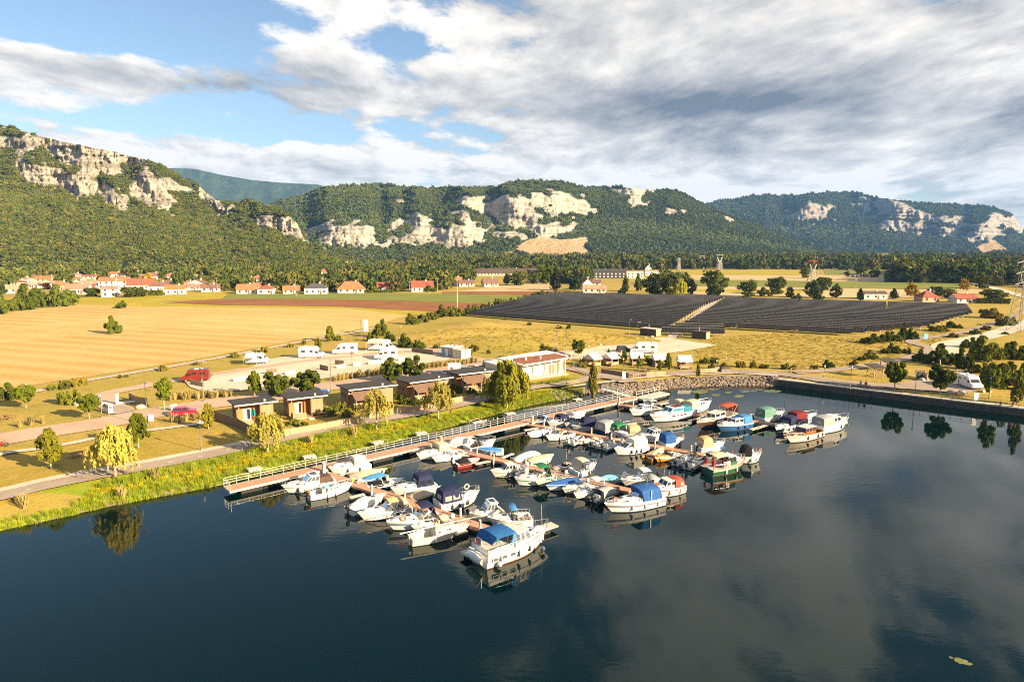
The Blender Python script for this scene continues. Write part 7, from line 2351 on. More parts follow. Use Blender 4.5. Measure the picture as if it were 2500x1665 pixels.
# ------------------------------------------------------------------ quay wall, stone bank, gangway
WALLS = mat('quay_stone', (0.10, 0.085, 0.07), 0.95, vary=.4, scale=1.2, bump=.6, bscale=4)
qL = (Q2 - Q0).length
qz = math.atan2(qd.y, qd.x)
root = empty('quay_wall', (Q0.x, Q0.y, 0), qz, 'dark stone quay wall with pale coping and railing', 'quay wall')
SEE = 78.0
MB().bb(0, qL, .02, .8, -2.2, 1.32).build('wall_face', WALLS, root)
cop = MB().box(0, 0, 0, 1.96, 1.7, .2).mesh('coping_slab', CONC)
n = int(SEE / 2)
for i in range(n):
 link('coping_slab', cop, root, (i * 2 + 1, .75, 1.44))
MB().bb(n * 2, qL, -.1, 1.6, 1.34, 1.54).build('coping_strip', CONC, root)
pst = MB().box(0, 0, .5, .05, .05, 1.0).mesh('rail_post', LAMPM)
npq = 36
for i in range(npq + 1):
 link('rail_post', pst, root, (2 + 62 * i / npq, .15, 1.54))
for zz in (.5, 1.0):
 MB().box(33, .15, 1.54 + zz, 62, .04, .04).build('rail', LAMPM, root)
# quay lawn strip
sheet('quay_lawn', [Q0 + qd * s_ + Vector((-qd.y, qd.x, 0)) * w_ for s_, w_ in ((6, 10.5), (30, 9.5), (46, 9), (70, 8), (110, 12), (110, 34), (60, 26), (36, 24), (20, 20))], LAWN, 'mown grass behind the quay', lift=.02)

def rock_proto(seed):
 rs = np.random.RandomState(seed)
 mb = MB()
 mb.ball((0, 0, 0), 1, 6, 4, (1, .8, .65))
 mb.v = [tuple(np.array(p) * rs.uniform(.75, 1.2)) for p in mb.v]
 mb.sm = [False] * len(mb.sm)
 return proto('bank_stone', mb.mesh('bank_stone', ROCKM))

ROCKM = mat('bank_stone_grey', (0.30, 0.24, 0.195), 0.95, vary=.45, scale=1.0, obj_var=.7)
RK = [rock_proto(i) for i in range(4)]
pts, sc = [], []
rs = np.random.RandomState(5)
i0 = [i for i, q in enumerate(shore_px) if q[:2] == ('S', 1360)][0]
for a, b in zip(SHORE[i0:-1], SHORE[i0 + 1:]):
 d = b - a
 nn = Vector((-d.y, d.x, 0)).normalized()
 for _ in range(int(d.length * 22)):
  f, w_ = rs.uniform(0, 1), rs.uniform(-.5, 3.6)
  p = a + d * f + nn * w_
  pts.append((p.x, p.y, land_z(p.x, p.y) + .08))
  sc.append(rs.uniform(.16, .42))
scatter('stone_bank', pts, sc, RK, 'grey rubble stones of the lake bank')

# gangway platform between walkway and shore
ga, gb = g('P6', 850, 590, 1.6), g('P6', 1010, 640, .8)
root = empty('gangway_platform', (WB.x, WB.y, 0), wz, 'grey gangway platform with railings at the walkway end', 'gangway')
MB().bb(5.0, 13.5, -1.4, 1.0, .45, .82).build('platform_deck', CONC, root)
MB().bb(6, 13, -1.2, .8, -.4, .45).build('float', FLOATM, root)
for x in (5.5, 7.5, 9.5, 11.5, 13.2):
 MB().bb(x - .03, x + .03, .85, .91, .82, 1.9).build('rail_post', RAILM, root)
for zz in (1.35, 1.85):
 MB().bb(5.5, 13.2, .85, .9, zz, zz + .05).build('railing', RAILM, root)
o, rz, L = frame_from(g('P6', 780, 575), g('P6', 1000, 625, 1.0))
root = empty('access_ramp', (o.x, o.y, 0), rz, 'sloping grey access ramp down to the walkway', 'ramp')
MB().add([(0, -.8, 1.65), (L, -.8, .9), (L, .8, .9), (0, .8, 1.65), (0, -.8, 1.5), (L, -.8, .75), (L, .8, .75), (0, .8, 1.5)], [(0, 1, 2, 3), (7, 6, 5, 4), (0, 4, 5, 1), (3, 2, 6, 7), (1, 5, 6, 2), (0, 3, 7, 4)]).build('ramp_deck', CONC, root)
for y in (-.78, .78):
 for i in range(6):
  x = L * i / 5
  z = 1.65 - .75 * i / 5
  MB().bb(x - .025, x + .025, y - .025, y + .025, z, z + 1.05).build('rail_post', RAILM, root)
 for zz in (.55, 1.05):
  MB().tube([(0, y, 1.65 + zz), (L, y, .9 + zz)], .03, 4).build('railing', RAILM, root)

def simple_rail(c, p, q, h, label, m=FENCEW, n=4, bars=2):
 o, rz, L = frame_from(g(c, *p), g(c, *q))
 root = empty('post_rail', o, rz, label, 'railing', 'low rails of the promenade')
 for i in range(n + 1):
  MB().bb(L * i / n - .06, L * i / n + .06, -.06, .06, 0, h).build('post', m, root)
 for i in range(bars):
  MB().bb(0, L, -.1, -.06, h * (.5 + .42 * i), h * (.5 + .42 * i) + .1).build('rail', m, root)

simple_rail('P7', (1115, 440), (1290, 442), 1.2, 'wooden rail barrier beside the promenade lamp')
simple_rail('P7', (700, 452), (835, 448), 1.0, 'metal rail barrier in the middle of the promenade', LAMPM)
simple_rail('P6', (1030, 480), (1085, 478), 1.0, 'short wooden barrier by the lane end')
simple_rail('P6', (770, 585), (940, 600), 1.0, 'metal rail at the head of the ramp', RAILM)
simple_rail('P6', (560, 430), (700, 475), .9, 'low wire rail beside the lane', LAMPM, 10, 1)
q = g('P7', 570, 432)
root = empty('dark_bin', (q.x, q.y, LAND), .2, 'dark rounded bin shelter at the promenade fence end', 'bin shelter')
MB().sweep([(-1.3, 0), (1.3, 0), (1.3, .9), (.9, 1.25), (-.9, 1.25), (-1.3, .9)], -.7, .7).build('shell', DARKBOX, root)
MB().bb(-1.2, 1.2, -.72, -.702, .2, .8).build('door', LAMPM, root)

# picnic shelters, boulders, playground
for i, (c, x, y, lab) in enumerate((('P8', 365, 322, 'open picnic shelter with grey roof on the quay lawn'), ('P8', 448, 282, 'second picnic shelter half hidden by a tree'))):
 q = g(c, x, y)
 root = empty('picnic_shelter', (q.x, q.y, LAND), .3, lab, 'shelter', 'picnic shelters')
 for px_ in (-1.2, 1.2):
  for py_ in (-1, 1):
   MB().bb(px_ - .08, px_ + .08, py_ - .08, py_ + .08, 0, 2.2).build('post', FENCEW, root)
 MB().add([(-1.8, -1.6, 2.1), (1.8, -1.6, 2.1), (1.8, 1.6, 2.7), (-1.8, 1.6, 2.7), (-1.8, -1.6, 2.22), (1.8, -1.6, 2.22), (1.8, 1.6, 2.82), (-1.8, 1.6, 2.82)], [(3, 2, 1, 0), (4, 5, 6, 7), (0, 1, 5, 4), (2, 3, 7, 6), (1, 2, 6, 5), (3, 0, 4, 7)]).build('roof', ROOFG, root)
 MB().bb(-.8, .8, -.35, .35, .68, .76).build('table_top', TEAK, root)
 for y_ in (-.75, .75):
  MB().bb(-.8, .8, y_ - .14, y_ + .14, .4, .46).build('bench', TEAK, root)
  MB().bb(-.06, .06, y_ * .4 - .05, y_ * .4 + .05, 0, .68).build('leg', TEAK, root)

def boulder(c, p, r, lab, m=STONE):
 q = g(c, *p)
 root = empty('boulder', (q.x, q.y, LAND + r * .25), rnd(0, 3), lab, 'boulder', 'pale boulders')
 mb = MB()
 mb.ball((0, 0, 0), r, 9, 6, (1.3, .9, .7))
 rr = random.Random(int(p[0]))
 mb.v = [tuple(v * rr.uniform(.82, 1.12) for v in p_) for p_ in mb.v]
 mb.build('stone', m, root)

for i, (c, x, y, r) in enumerate([('P8', 675, 350, .8), ('P8', 742, 350, .7), ('P8', 865, 433, .75), ('P8', 935, 437, .85), ('P8', 1075, 425, .6), ('P8', 1105, 423, .7)]):
 boulder(c, (x, y), r, f'{ORD[i]} pale boulder by the playground turning place from the shelters')
for i, (x, y) in enumerate([(660, 228), (762, 214), (850, 202), (942, 187), (1065, 160), (1128, 155), (1185, 145)]):
 boulder('P6', (x, y), .55, f'{ORD[i]} pale boulder in the row along the solar yard from the tree')
boulder('P1', (643, 300), .8, 'pale boulder behind the round tree at the service pad')
boulder('P1', (1155, 325), .75, 'pale boulder below the curved fence')
boulder('P6', (80, 305), .6, 'white stone at the foot of the grassy mounds')

q = g('P8', 790, 345)
root = empty('play_ship', (q.x, q.y, LAND), .05, 'wooden play ship with mast and netting on the quay lawn', 'playground')
MB().sweep([(-3.6, 0), (3.2, 0), (4.0, 1.5), (-3.8, 1.5)], -1.2, 1.2).build('ship_hull', FENCEW, root)
MB().bb(-3.4, 3.6, -1.1, 1.1, 1.5, 1.58).build('ship_deck', GREYWOOD, root)
for x in (-3.2, -1.0, 1.2, 3.2):
 MB().bb(x - .07, x + .07, -1.15, -1.0, 1.5, 2.7).build('post', FENCEW, root)
MB().bb(-3.3, 3.3, -1.12, -1.04, 2.4, 2.5).build('rail', FENCEW, root)
MB().tube([(0, 0, 1.5), (-.2, 0, 4.6)], .1, 6).build('mast', WPAINT, root)
MB().bb(1.5, 3.0, -.9, .9, 2.9, 3.0).build('tower_roof', ROOFG, root)
q = g('P8', 925, 345)
root = empty('trampoline_frame', (q.x, q.y, LAND), .1, 'white walled play frame with dark net beside the motorhome', 'play frame')
MB().bb(-1.8, 1.8, -1.2, 1.2, 0, .9).build('base', WPAINT, root)
MB().bb(-1.7, 1.7, -1.15, -1.1, .9, 2.4).build('net', mat('dark_net', (.09, .08, .07), .9), root)
for x in (-1.75, 1.75):
 MB().bb(x - .05, x + .05, -1.18, -1.08, .9, 2.6).build('post', FENCEW, root)
q = g('P8', 660, 345)
root = empty('climbing_net', (q.x, q.y, LAND), .1, 'dark mesh climbing screen beside the play ship', 'climbing screen')
MB().bb(-1.1, 1.1, -.03, .03, .3, 2.2).build('panel', mat('dark_net', (.09, .08, .07), .9), root)
for x in (-1.1, 1.1):
 MB().bb(x - .05, x + .05, -.08, .08, 0, 2.3).build('post', FENCEW, root)

# ------------------------------------------------------------------ people
SKIN = mat('skin', (0.45, 0.26, 0.18), 0.6)
HAIR = mat('dark_hair', (0.03, 0.02, 0.015), 0.7)

def person(p, ang, label, top, legs_, pose='stand', seat=.45):
 """a small continuous figure grown from a skeleton"""
 root = empty('person', p, ang, label, 'person')
 sit = pose == 'sit'
 hz = seat + .08 if sit else .92
 J = {'hip': (0, 0, hz), 'chest': (.02 if not sit else .05, 0, hz + .38), 'neck': (.03, 0, hz + .55), 'head': (.05, 0, hz + .66), 'crown': (.06, 0, hz + .80)}
 for s_, n_ in ((1, 'l'), (-1, 'r')):
  J['sh' + n_] = (.02, s_ * .19, hz + .48)
  J['el' + n_] = (.08 if not sit else .14, s_ * .25, hz + .22)
  J['ha' + n_] = (.16 if not sit else .36, s_ * .21, hz + .02 if not sit else hz + .14)
  J['fi' + n_] = (.20 if not sit else .45, s_ * .20, hz - .06 if not sit else hz + .13)
  J['th' + n_] = (0, s_ * .10, hz - .04)
  J['kn' + n_] = (.42, s_ * .12, hz) if sit else (.04 * s_, s_ * .11, .48)
  J['an' + n_] = (.44, s_ * .12, .08) if sit else (-.02 + .05 * s_, s_ * .12, .08)
  J['to' + n_] = (.62, s_ * .13, .04) if sit else (.16 + .05 * s_, s_ * .13, .04)
 names = list(J)
 E_ = [('hip', 'chest'), ('chest', 'neck'), ('neck', 'head'), ('head', 'crown')]
 for n_ in 'lr':
  E_ += [('chest', 'sh' + n_), ('sh' + n_, 'el' + n_), ('el' + n_, 'ha' + n_), ('ha' + n_, 'fi' + n_), ('hip', 'th' + n_), ('th' + n_, 'kn' + n_), ('kn' + n_, 'an' + n_), ('an' + n_, 'to' + n_)]
 me = bpy.data.meshes.new('body')
 me.from_pydata([J[n_] for n_ in names], [(names.index(a), names.index(b)) for a, b in E_], [])
 o = link('body', me, root)
 sk = o.modifiers.new('skin', 'SKIN')
 if not me.skin_vertices:
  bpy.context.view_layer.objects.active = o
  bpy.ops.mesh.customdata_skin_add()
 R_ = {'hip': .15, 'chest': .16, 'neck': .06, 'head': .10, 'crown': .08, 'sh': .075, 'el': .05, 'ha': .038, 'fi': .03, 'th': .10, 'kn': .065, 'an': .045, 'to': .04}
 for i, n_ in enumerate(names):
  r_ = R_.get(n_) or R_[n_[:2]]
  me.skin_vertices[0].data[i].radius = (r_, r_)
  me.skin_vertices[0].data[i].use_root = n_ == 'hip'
 o.modifiers.new('sub', 'SUBSURF').render_levels = 1
 m = bpy.data.materials.new('clothed_figure')
 m.use_nodes = True
 t = NT(m.node_tree)
 z = t.n('ShaderNodeSeparateXYZ', i={0: t.n('ShaderNodeTexCoord').outputs['Object']}).outputs[2]
 c = t.mix(t.m('GREATER_THAN', z, hz + .02), legs_, top)
 c = t.mix(t.m('GREATER_THAN', z, hz + .52), c, (.45, .26, .18))
 c = t.mix(t.m('LESS_THAN', z, .09), c, (.03, .03, .03))
 t.set(t.n('ShaderNodeOutputMaterial').inputs[0], t.n('ShaderNodeBsdfPrincipled', i={'Base Color': c, 'Roughness': .8}).outputs[0])
 me.materials.append(m)
 MB().ball((.03, 0, hz + .78), .115, 8, 5, (1, .9, .8)).build('hair', HAIR, root)

q = g('P8', 290, 392)
root = empty('quay_bench', (q.x, q.y, LAND + .1), qz, 'bench on the quay with two people on it', 'bench')
MB().bb(-1.3, 1.3, -.22, .22, .38, .45).build('seat', TEAK, root)
for x in (-1.1, 1.1):
 MB().bb(x - .06, x + .06, -.2, .2, 0, .38).build('leg', LAMPM, root)
bx_ = Vector((math.cos(qz), math.sin(qz), 0))
bpos = Vector((q.x, q.y, LAND + .1))
person(bpos - bx_ * .55, qz - math.pi / 2, 'person in light blue top sitting on the quay bench', (.35, .45, .55), (.05, .06, .1), 'sit')
person(bpos + bx_ * .45, qz - math.pi / 2, 'person in black sitting on the quay bench', (.02, .02, .025), (.02, .02, .03), 'sit')
q = g('P8', 918, 385)
person((q.x, q.y, LAND + .1), -1.6, 'person in dark red standing beside the white motorhome', (.10, .02, .02), (.03, .03, .04))
q = g('P8', 1195, 512)
person((q.x, q.y, LAND), 3.6, 'person in grey sitting on the grass edge beyond the quay rail', (.20, .20, .22), (.06, .06, .08), 'sit', .12)
q = g('P8', 1275, 517)
person((q.x, q.y, LAND), 3.6, 'person in coral top sitting under the cone shaped tree', (.55, .12, .08), (.10, .08, .08), 'sit', .12)
q = g('P3', 296, 415)
person((q.x, q.y, LAND + .35), -1.1, 'person in pale clothes on the porch of the first chalet', (.55, .45, .40), (.10, .08, .08))

# ------------------------------------------------------------------ trees and bushes near the water
TR = dict(
 oval=crown_mesh('crown', 2600, .125, 'oval', 41, L_YOUNG, 34), round=crown_mesh('crown', 2600, .125, 'round', 42, L_YOUNG, 30),
 maple=crown_mesh('crown', 2800, .13, 'round', 43, L_TREE, 26), column=crown_mesh('crown', 1600, .125, 'column', 44, L_YOUNG, 24),
 cone=crown_mesh('crown', 1500, .10, 'cone', 45, L_TREE, 40), conifer=crown_mesh('crown', 1700, .085, 'cone', 46, L_DARK, 60),
 willow=willow_mesh('crown', 47, L_WILLOW), willow2=willow_mesh('crown', 48, L_WILLOW2, 400, 16), big=crown_mesh('crown', 2200, .085, 'round', 49, L_TREE, 44),
 big2=crown_mesh('crown', 2200, .085, 'oval', 50, L_TREE, 44), purple=crown_mesh('crown', 900, .12, 'round', 51, L_PURPLE, 24),
 gold=crown_mesh('crown', 900, .11, 'oval', 52, L_GOLD, 24), bush=crown_mesh('foliage', 1400, .135, 'bush', 53, L_BUSH, 20),
 bush2=crown_mesh('foliage', 1400, .14, 'bush', 54, L_TREE, 16), sparse=crown_mesh('crown', 800, .12, 'column', 55, L_YOUNG, 20))

def trunk_mesh(limbs, r, m, seed):
 """unit tall trunk with limbs reaching into the crown"""
 rs = random.Random(seed)
 mb = MB().tube([(0, 0, 0), (.01, 0, .3), (0, .01, .62), (.01, 0, .92)], r, 7, r * .25)
 for i in range(limbs):
  a = i * 2.4 + rs.uniform(-.3, .3)
  z = rs.uniform(.34, .6)
  l = rs.uniform(.14, .24)
  mb.tube([(0, 0, z), (math.cos(a) * l * .6, math.sin(a) * l * .6, z + .12), (math.cos(a) * l, math.sin(a) * l, z + .28)], r * .42, 5, r * .12)
 return mb.mesh('trunk', m)

TRUNK = trunk_mesh(7, .022, BARK, 1)
TRUNKP = trunk_mesh(5, .022, PALEBARK, 2)

def tree(pos, h, kind, label, wd=None, clear=.3, cat='tree', grp=None, pale=True, name='tree'):
 """h total height; the crown starts at clear*h"""
 root = empty(name, pos, rnd(0, 6.28), label, cat, grp)
 tk = link('trunk', TRUNKP if pale else TRUNK, root)
 tk.scale = (h, h, h)
 cr = link('crown', TR[kind], root, (0, 0, h * clear))
 w_ = wd or h * .55
 hs = h * (1 - clear) / 2
 cr.scale = (w_ / 2, w_ / 2, hs)
 return root

def tree_px(c, base, top_y, w_px, kind, label, **kw):
 u, v = k(c, *base)
 q = G(u, v)
 z = land_z(q.x, q.y)
 _, _, zt = at_depth(u, k(c, base[0], top_y)[1], q.y)
 s = CROP[c][2]
 d = q.y * CP + (CAMH - LAND) * SP
 return tree((q.x, q.y, z), zt - z, kind, label, wd=w_px / s * d / FPX, **kw)

GY = 'young trees of the park'
tree_px('P1', (420, 822), 505, 178, 'oval', 'neat oval young tree casting its shadow on the lawn', grp=GY, clear=.24)
tree_px('P1', (1138, 652), 378, 172, 'oval', 'bushy young tree at the lawn corner by the crossing', grp=GY, clear=.22)
tree_px('P1', (735, 412), 208, 135, 'round', 'round young tree beside the service pumps', grp=GY)
tree_px('P1', (215, 326), 135, 128, 'round', 'round young tree alone on the grass across the road', grp=GY)
tree_px('P2', (343, 342), 78, 118, 'round', 'yellowish young tree with pale trunk before the tuft grass', grp=GY, clear=.38)
tree_px('P2', (1085, 235), 28, 112, 'oval', 'slim green tree on the bed behind the first chalet', grp=GY, clear=.25)
tree_px('P2', (705, 497), 300, 108, 'column', 'columnar tree at the upper end of the dark fence', grp=GY, clear=.05)
tree_px('P3', (540, 232), 22, 185, 'maple', 'broad pointed tree behind the second chalet', grp=GY, clear=.12)
tree_px('P3', (770, 222), 5, 190, 'maple', 'round dense tree beside the blue car', grp=GY, clear=.2)
tree_px('P5', (197, 510), 315, 160, 'maple', 'dark round tree on the parking road, nearer of the pair', grp=GY, clear=.1)
tree_px('P5', (375, 498), 300, 158, 'maple', 'dark round tree on the parking road, farther of the pair', grp=GY, clear=.12)
tree_px('T5', (1030, 182), 58, 72, 'oval', 'small dark oval tree by the camper park entrance', grp=GY, clear=.1)
tree_px('T5', (932, 252), 155, 58, 'oval', 'small dark tree beside the domed motorhome', grp=GY, clear=.05)
tree_px('P6', (318, 318), 205, 95, 'maple', 'dark young tree behind the harbour office', grp=GY, clear=.1)
tree_px('P6', (578, 308), 158, 90, 'maple', 'young tree at the edge of the solar road', grp=GY, clear=.25)
tree_px('P6', (702, 582), 355, 100, 'sparse', 'thin airy tree by the notice boards', grp=GY, clear=.15)
tree_px('P6', (958, 362), 248, 55, 'sparse', 'slim yellow green tree between the second and third huts', grp=GY, clear=.2)
tree_px('P6', (1075, 428), 300, 65, 'sparse', 'small yellow green tree before the third hut', grp=GY, clear=.2)
tree_px('P6', (1318, 420), 280, 70, 'sparse', 'slim tree between the fourth and fifth huts', grp=GY, clear=.1)
tree_px('P6', (1245, 440), 335, 45, 'sparse', 'tiny tree before the fourth hut', grp=GY, clear=.2)
tree_px('P6', (825, 372), 245, 50, 'sparse', 'yellowish sapling touching the second hut', grp=GY, clear=.15)
tree_px('P7', (350, 482), 352, 42, 'sparse', 'slim tree on the promenade before the pale fence', grp=GY, clear=.15)
tree_px('P7', (35, 435), 330, 40, 'sparse', 'sapling before the last pair of huts', grp=GY, clear=.2)
tree_px('P8', (495, 412), 218, 108, 'maple', 'round tree on the quay mirrored in the water, first of the row', grp=GY, clear=.3)
tree_px('P8', (796, 442), 240, 125, 'maple', 'wide tree on the quay before the play ship', grp=GY, clear=.26)
tree_px('P8', (1118, 465), 240, 135, 'sparse', 'light airy tree behind the last quay lamp', grp=GY, clear=.2)
tree_px('P8', (1302, 505), 282, 95, 'cone', 'cone shaped tree at the quay end', grp=GY, clear=.08)
GW = 'yellow willows by the cycle path'
tree_px('P1', (948, 888), 472, 330, 'willow', 'big yellow willow beside the cycle path and lawn table', grp=GW, clear=.16)
tree_px('P1', (888, 838), 520, 200, 'willow', 'smaller yellow willow just behind the big one', grp=GW, clear=.2)
tree_px('P3', (450, 662), 372, 290, 'willow', 'yellow willow at the corner of the garden fence', grp=GW, clear=.14)
tree_px('T5', (1412, 882), 592, 235, 'willow', 'yellow willow before the middle chalet', grp=GW, clear=.2)
tree_px('T5', (1918, 792), 520, 245, 'willow', 'yellow willow before the fourth chalet', grp=GW, clear=.2)
tree_px('T6', (700, 892), 618, 285, 'willow2', 'large green weeping willow beside the last chalet', grp=GW, clear=.03)
tree_px('T6', (625, 872), 700, 120, 'willow2', 'narrow weeping willow leaning beside the large one', grp=GW, clear=.1)

def bush(c, p, w_px, h_px, label, kind='bush', grp='bushes', cat='bush'):
 u, v = k(c, *p)
 q = G(u, v)
 d = q.y * CP + (CAMH - LAND) * SP
 s = FPX / d * CROP[c][2]
 root = empty('bush', (q.x, q.y, land_z(q.x, q.y)), rnd(0, 6.28), label, cat, grp)
 o = link('foliage', TR[kind], root, (0, 0, -.1))
 w_, h_ = w_px / s, h_px / s
 o.scale = (w_ / 2, w_ / 2 * rnd(.8, 1.1), h_ / 1.25)
 st = link('stem', TRUNK, root)
 st.scale = (h_, h_, h_ * .6)

def bushes(c, lst, desc, place, kind='bush', grp='bushes'):
 for i, (x, y, w_, h_) in enumerate(lst):
  bush(c, (x, y), w_, h_, f'{ORD[i]} {desc} from the {place}' if len(lst) > 1 else desc, kind, grp)

bushes('T4', [(25, 615, 150, 95), (160, 590, 40, 40)], 'dark bush across the road', 'picture edge', 'bush2')
bushes('T4', [(335, 555, 60, 42), (410, 548, 75, 60), (445, 640, 130, 95), (500, 530, 80, 60), (535, 522, 50, 40)], 'bush in the clump below the farm track', 'left end')
bushes('T4', [(1045, 432, 55, 42), (1500, 348, 48, 36), (770, 478, 28, 25), (808, 472, 24, 20), (1255, 395, 36, 26)], 'small bush beside the farm track', 'lawn side')
bushes('P4', [(40, 285, 55, 42), (185, 258, 48, 38), (262, 245, 65, 48), (455, 208, 48, 34), (555, 188, 34, 38), (805, 158, 68, 45)], 'bush along the track behind the motorhomes', 'panel van')
bushes('T4', [(725, 195, 95, 100)], 'lone bushy tree standing in the wheat stubble', '', 'bush2')
bushes('T1', [(830, 1325, 70, 45)], 'small dark bush at the edge of the golden field', '', 'bush2')
bushes('T1', [(10, 1365, 130, 110), (110, 1340, 110, 75), (210, 1335, 90, 60), (215, 1285, 190, 110), (275, 1320, 70, 65), (330, 1300, 90, 60), (430, 1310, 170, 125), (510, 1285, 70, 70), (140, 1290, 90, 60)], 'leafy thicket bush at the field corner', 'picture edge', 'bush2')
HEDGE = [(15, 330, 90, 70), (95, 315, 80, 62), (165, 295, 75, 60), (230, 280, 95, 78), (300, 272, 90, 75), (360, 270, 75, 60), (415, 262, 65, 62), (470, 245, 70, 60), (530, 232, 65, 52), (585, 222, 60, 45), (633, 212, 58, 72), (690, 195, 60, 45), (740, 183, 55, 40), (790, 172, 55, 42), (840, 158, 55, 42), (890, 148, 58, 45), (945, 140, 75, 58), (1005, 132, 70, 42), (1065, 126, 70, 36), (1130, 124, 70, 34), (1200, 122, 60, 28)]
for i, (x, y, w_, h_) in enumerate(HEDGE):
 bush('T6', (x, y), w_, h_, f'{ordw(i)} bush of the hedgerow beside the solar field from the entrance road', 'bush' if i % 3 else 'bush2', 'hedgerow bushes')
bushes('P5', [(95, 150, 110, 120), (30, 185, 90, 60), (175, 195, 100, 75), (298, 225, 105, 95), (370, 235, 75, 60), (430, 238, 80, 60), (560, 240, 70, 40)], 'bush below the hedgerow', 'billboard', 'bush2')
bushes('P5', [(860, 260, 80, 55), (820, 300, 60, 60), (985, 280, 34, 40), (1100, 325, 90, 30)], 'bush at the foot of the mounds', 'shower hut')
bushes('V5', [(1250, 1085, 55, 55), (1680, 1130, 90, 45), (1815, 1135, 60, 70), (910, 1005, 60, 25)], 'bush in the rough grass before the panels', 'hedgerow', 'bush2')
bushes('P3', [(905, 370, 90, 75), (975, 385, 100, 80), (1040, 350, 90, 85), (1110, 395, 110, 75), (1195, 350, 70, 70), (660, 462, 90, 55), (740, 475, 90, 45), (500, 378, 50, 50), (830, 300, 40, 30)], 'garden bush between the second and middle chalets', 'porch')
bushes('P5', [(215, 655, 90, 55), (290, 690, 110, 60), (390, 700, 100, 60), (720, 600, 110, 70), (690, 640, 50, 30), (850, 620, 90, 60), (760, 560, 70, 45)], 'dark garden bush between the willows', 'middle chalet', 'bush2')
bushes('P6', [(615, 395, 80, 50), (900, 345, 90, 60), (1125, 345, 80, 60), (1170, 370, 70, 60), (1300, 345, 60, 60), (770, 370, 50, 40), (620, 345, 60, 45)], 'bush among the canvas huts', 'harbour office')
bushes('P7', [(400, 360, 90, 48), (480, 360, 80, 55), (460, 405, 60, 45), (700, 392, 70, 55), (800, 396, 55, 62), (890, 400, 70, 38), (1070, 408, 80, 55), (1130, 410, 60, 40), (1300, 408, 60, 35), (560, 385, 50, 35)], 'low bush behind the promenade', 'last hut')
bushes('T7', [(1255, 408, 130, 60), (1350, 400, 90, 70), (1430, 390, 90, 60), (1480, 385, 60, 110), (1550, 378, 90, 70), (1255, 520, 90, 60), (1420, 475, 90, 62), (1360, 480, 60, 40), (1190, 530, 60, 35), (1510, 480, 60, 40), (950, 580, 70, 50), (1130, 565, 55, 40)], 'bush on the meadow before the winding path', 'solar corner', 'bush2')
bushes('T7', [(1850, 365, 70, 35), (2000, 342, 70, 38), (2080, 312, 60, 36), (2210, 280, 110, 70), (2110, 225, 130, 75), (1735, 318, 120, 45), (1830, 295, 60, 50), (1885, 298, 50, 32), (2265, 272, 60, 60), (2215, 345, 50, 24)], 'bush beside the upper winding path', 'sign')
bushes('T7', [(1605, 535, 90, 75), (1735, 555, 180, 125), (1930, 590, 130, 130), (1955, 440, 100, 70), (2080, 530, 200, 150), (2210, 520, 130, 100), (2310, 520, 150, 110), (1850, 560, 100, 70), (2040, 620, 120, 70), (2130, 700, 150, 130), (2235, 730, 180, 150), (2330, 700, 140, 130), (2225, 600, 120, 60)], 'dark shrub in the thicket beyond the playground', 'winding path', 'bush2')
bushes('P7', [(285, 555, 60, 38), (375, 545, 40, 28), (430, 545, 40, 28), (610, 545, 55, 36)], 'green bush growing from the stone bank', 'gangway')

# pale tuft grasses
TUFT = []
for sd_ in range(3):
 rs = np.random.RandomState(70 + sd_)
 nb = 70
 a = rs.uniform(0, 6.283, nb)
 r = rs.uniform(0, .25, nb)
 C0 = np.stack([r * np.cos(a), r * np.sin(a), np.zeros(nb)], 1)
 T = np.stack([np.cos(a) * rs.uniform(.15, .75, nb), np.sin(a) * rs.uniform(.15, .75, nb), rs.uniform(.65, 1.25, nb)], 1)
 wv = np.stack([-np.sin(a), np.cos(a), 0 * a], 1) * .045
 V = np.stack([C0 - wv, C0 + wv, C0 * .3 + T * .75 + wv * 1.1, T - wv * .2], 1).reshape(-1, 3)
 TUFT.append(mesh_np('blades', V, quad_faces(nb), [L_PAMPAS]))

def tuft(c, p, h, label):
 q = g(c, *p)
 root = empty('grass_tuft', (q.x, q.y, land_z(q.x, q.y)), rnd(0, 6), label, 'grass tuft', 'pale grass tufts')
 o = link('blades', TUFT[random.randrange(3)], root)
 o.scale = (h * .8, h * .8, h)

for lst, place in (([('P1', 165, 480), ('P1', 255, 465), ('P1', 355, 450)], 'on the grass across the road'),
    ([('P2', 410, 440), ('P2', 460, 445), ('P2', 520, 430), ('P2', 590, 425), ('P2', 640, 412)], 'hiding the crimson car'),
    ([('P3', 800, 590), ('P3', 1160, 525), ('T6', 1040, 880), ('T4', 985, 1095), ('T4', 775, 1190), ('T4', 150, 1270)], 'on the bank by the cycle path'),
    ([('P2', 390 + 38 * i, 262 - (i % 3) * 6 - i * 2) for i in range(14)], 'in the bed behind the lamp by the red van'),
    ([('P4', 790 + 30 * i, 462 - i * 6) for i in range(7)] + [('P4', 1030 + 34 * i, 425 - i * 6) for i in range(4)], 'in the bed beside the parking road'),
    ([('P5', 490 + 36 * i, 400 - i * 4) for i in range(12)], 'in the bed before the shower hut')):
 for i, q in enumerate(lst):
  tuft(q[0], q[1:], rnd(1.2, 1.7), f'{ORD[i]} pale grass tuft {place}')

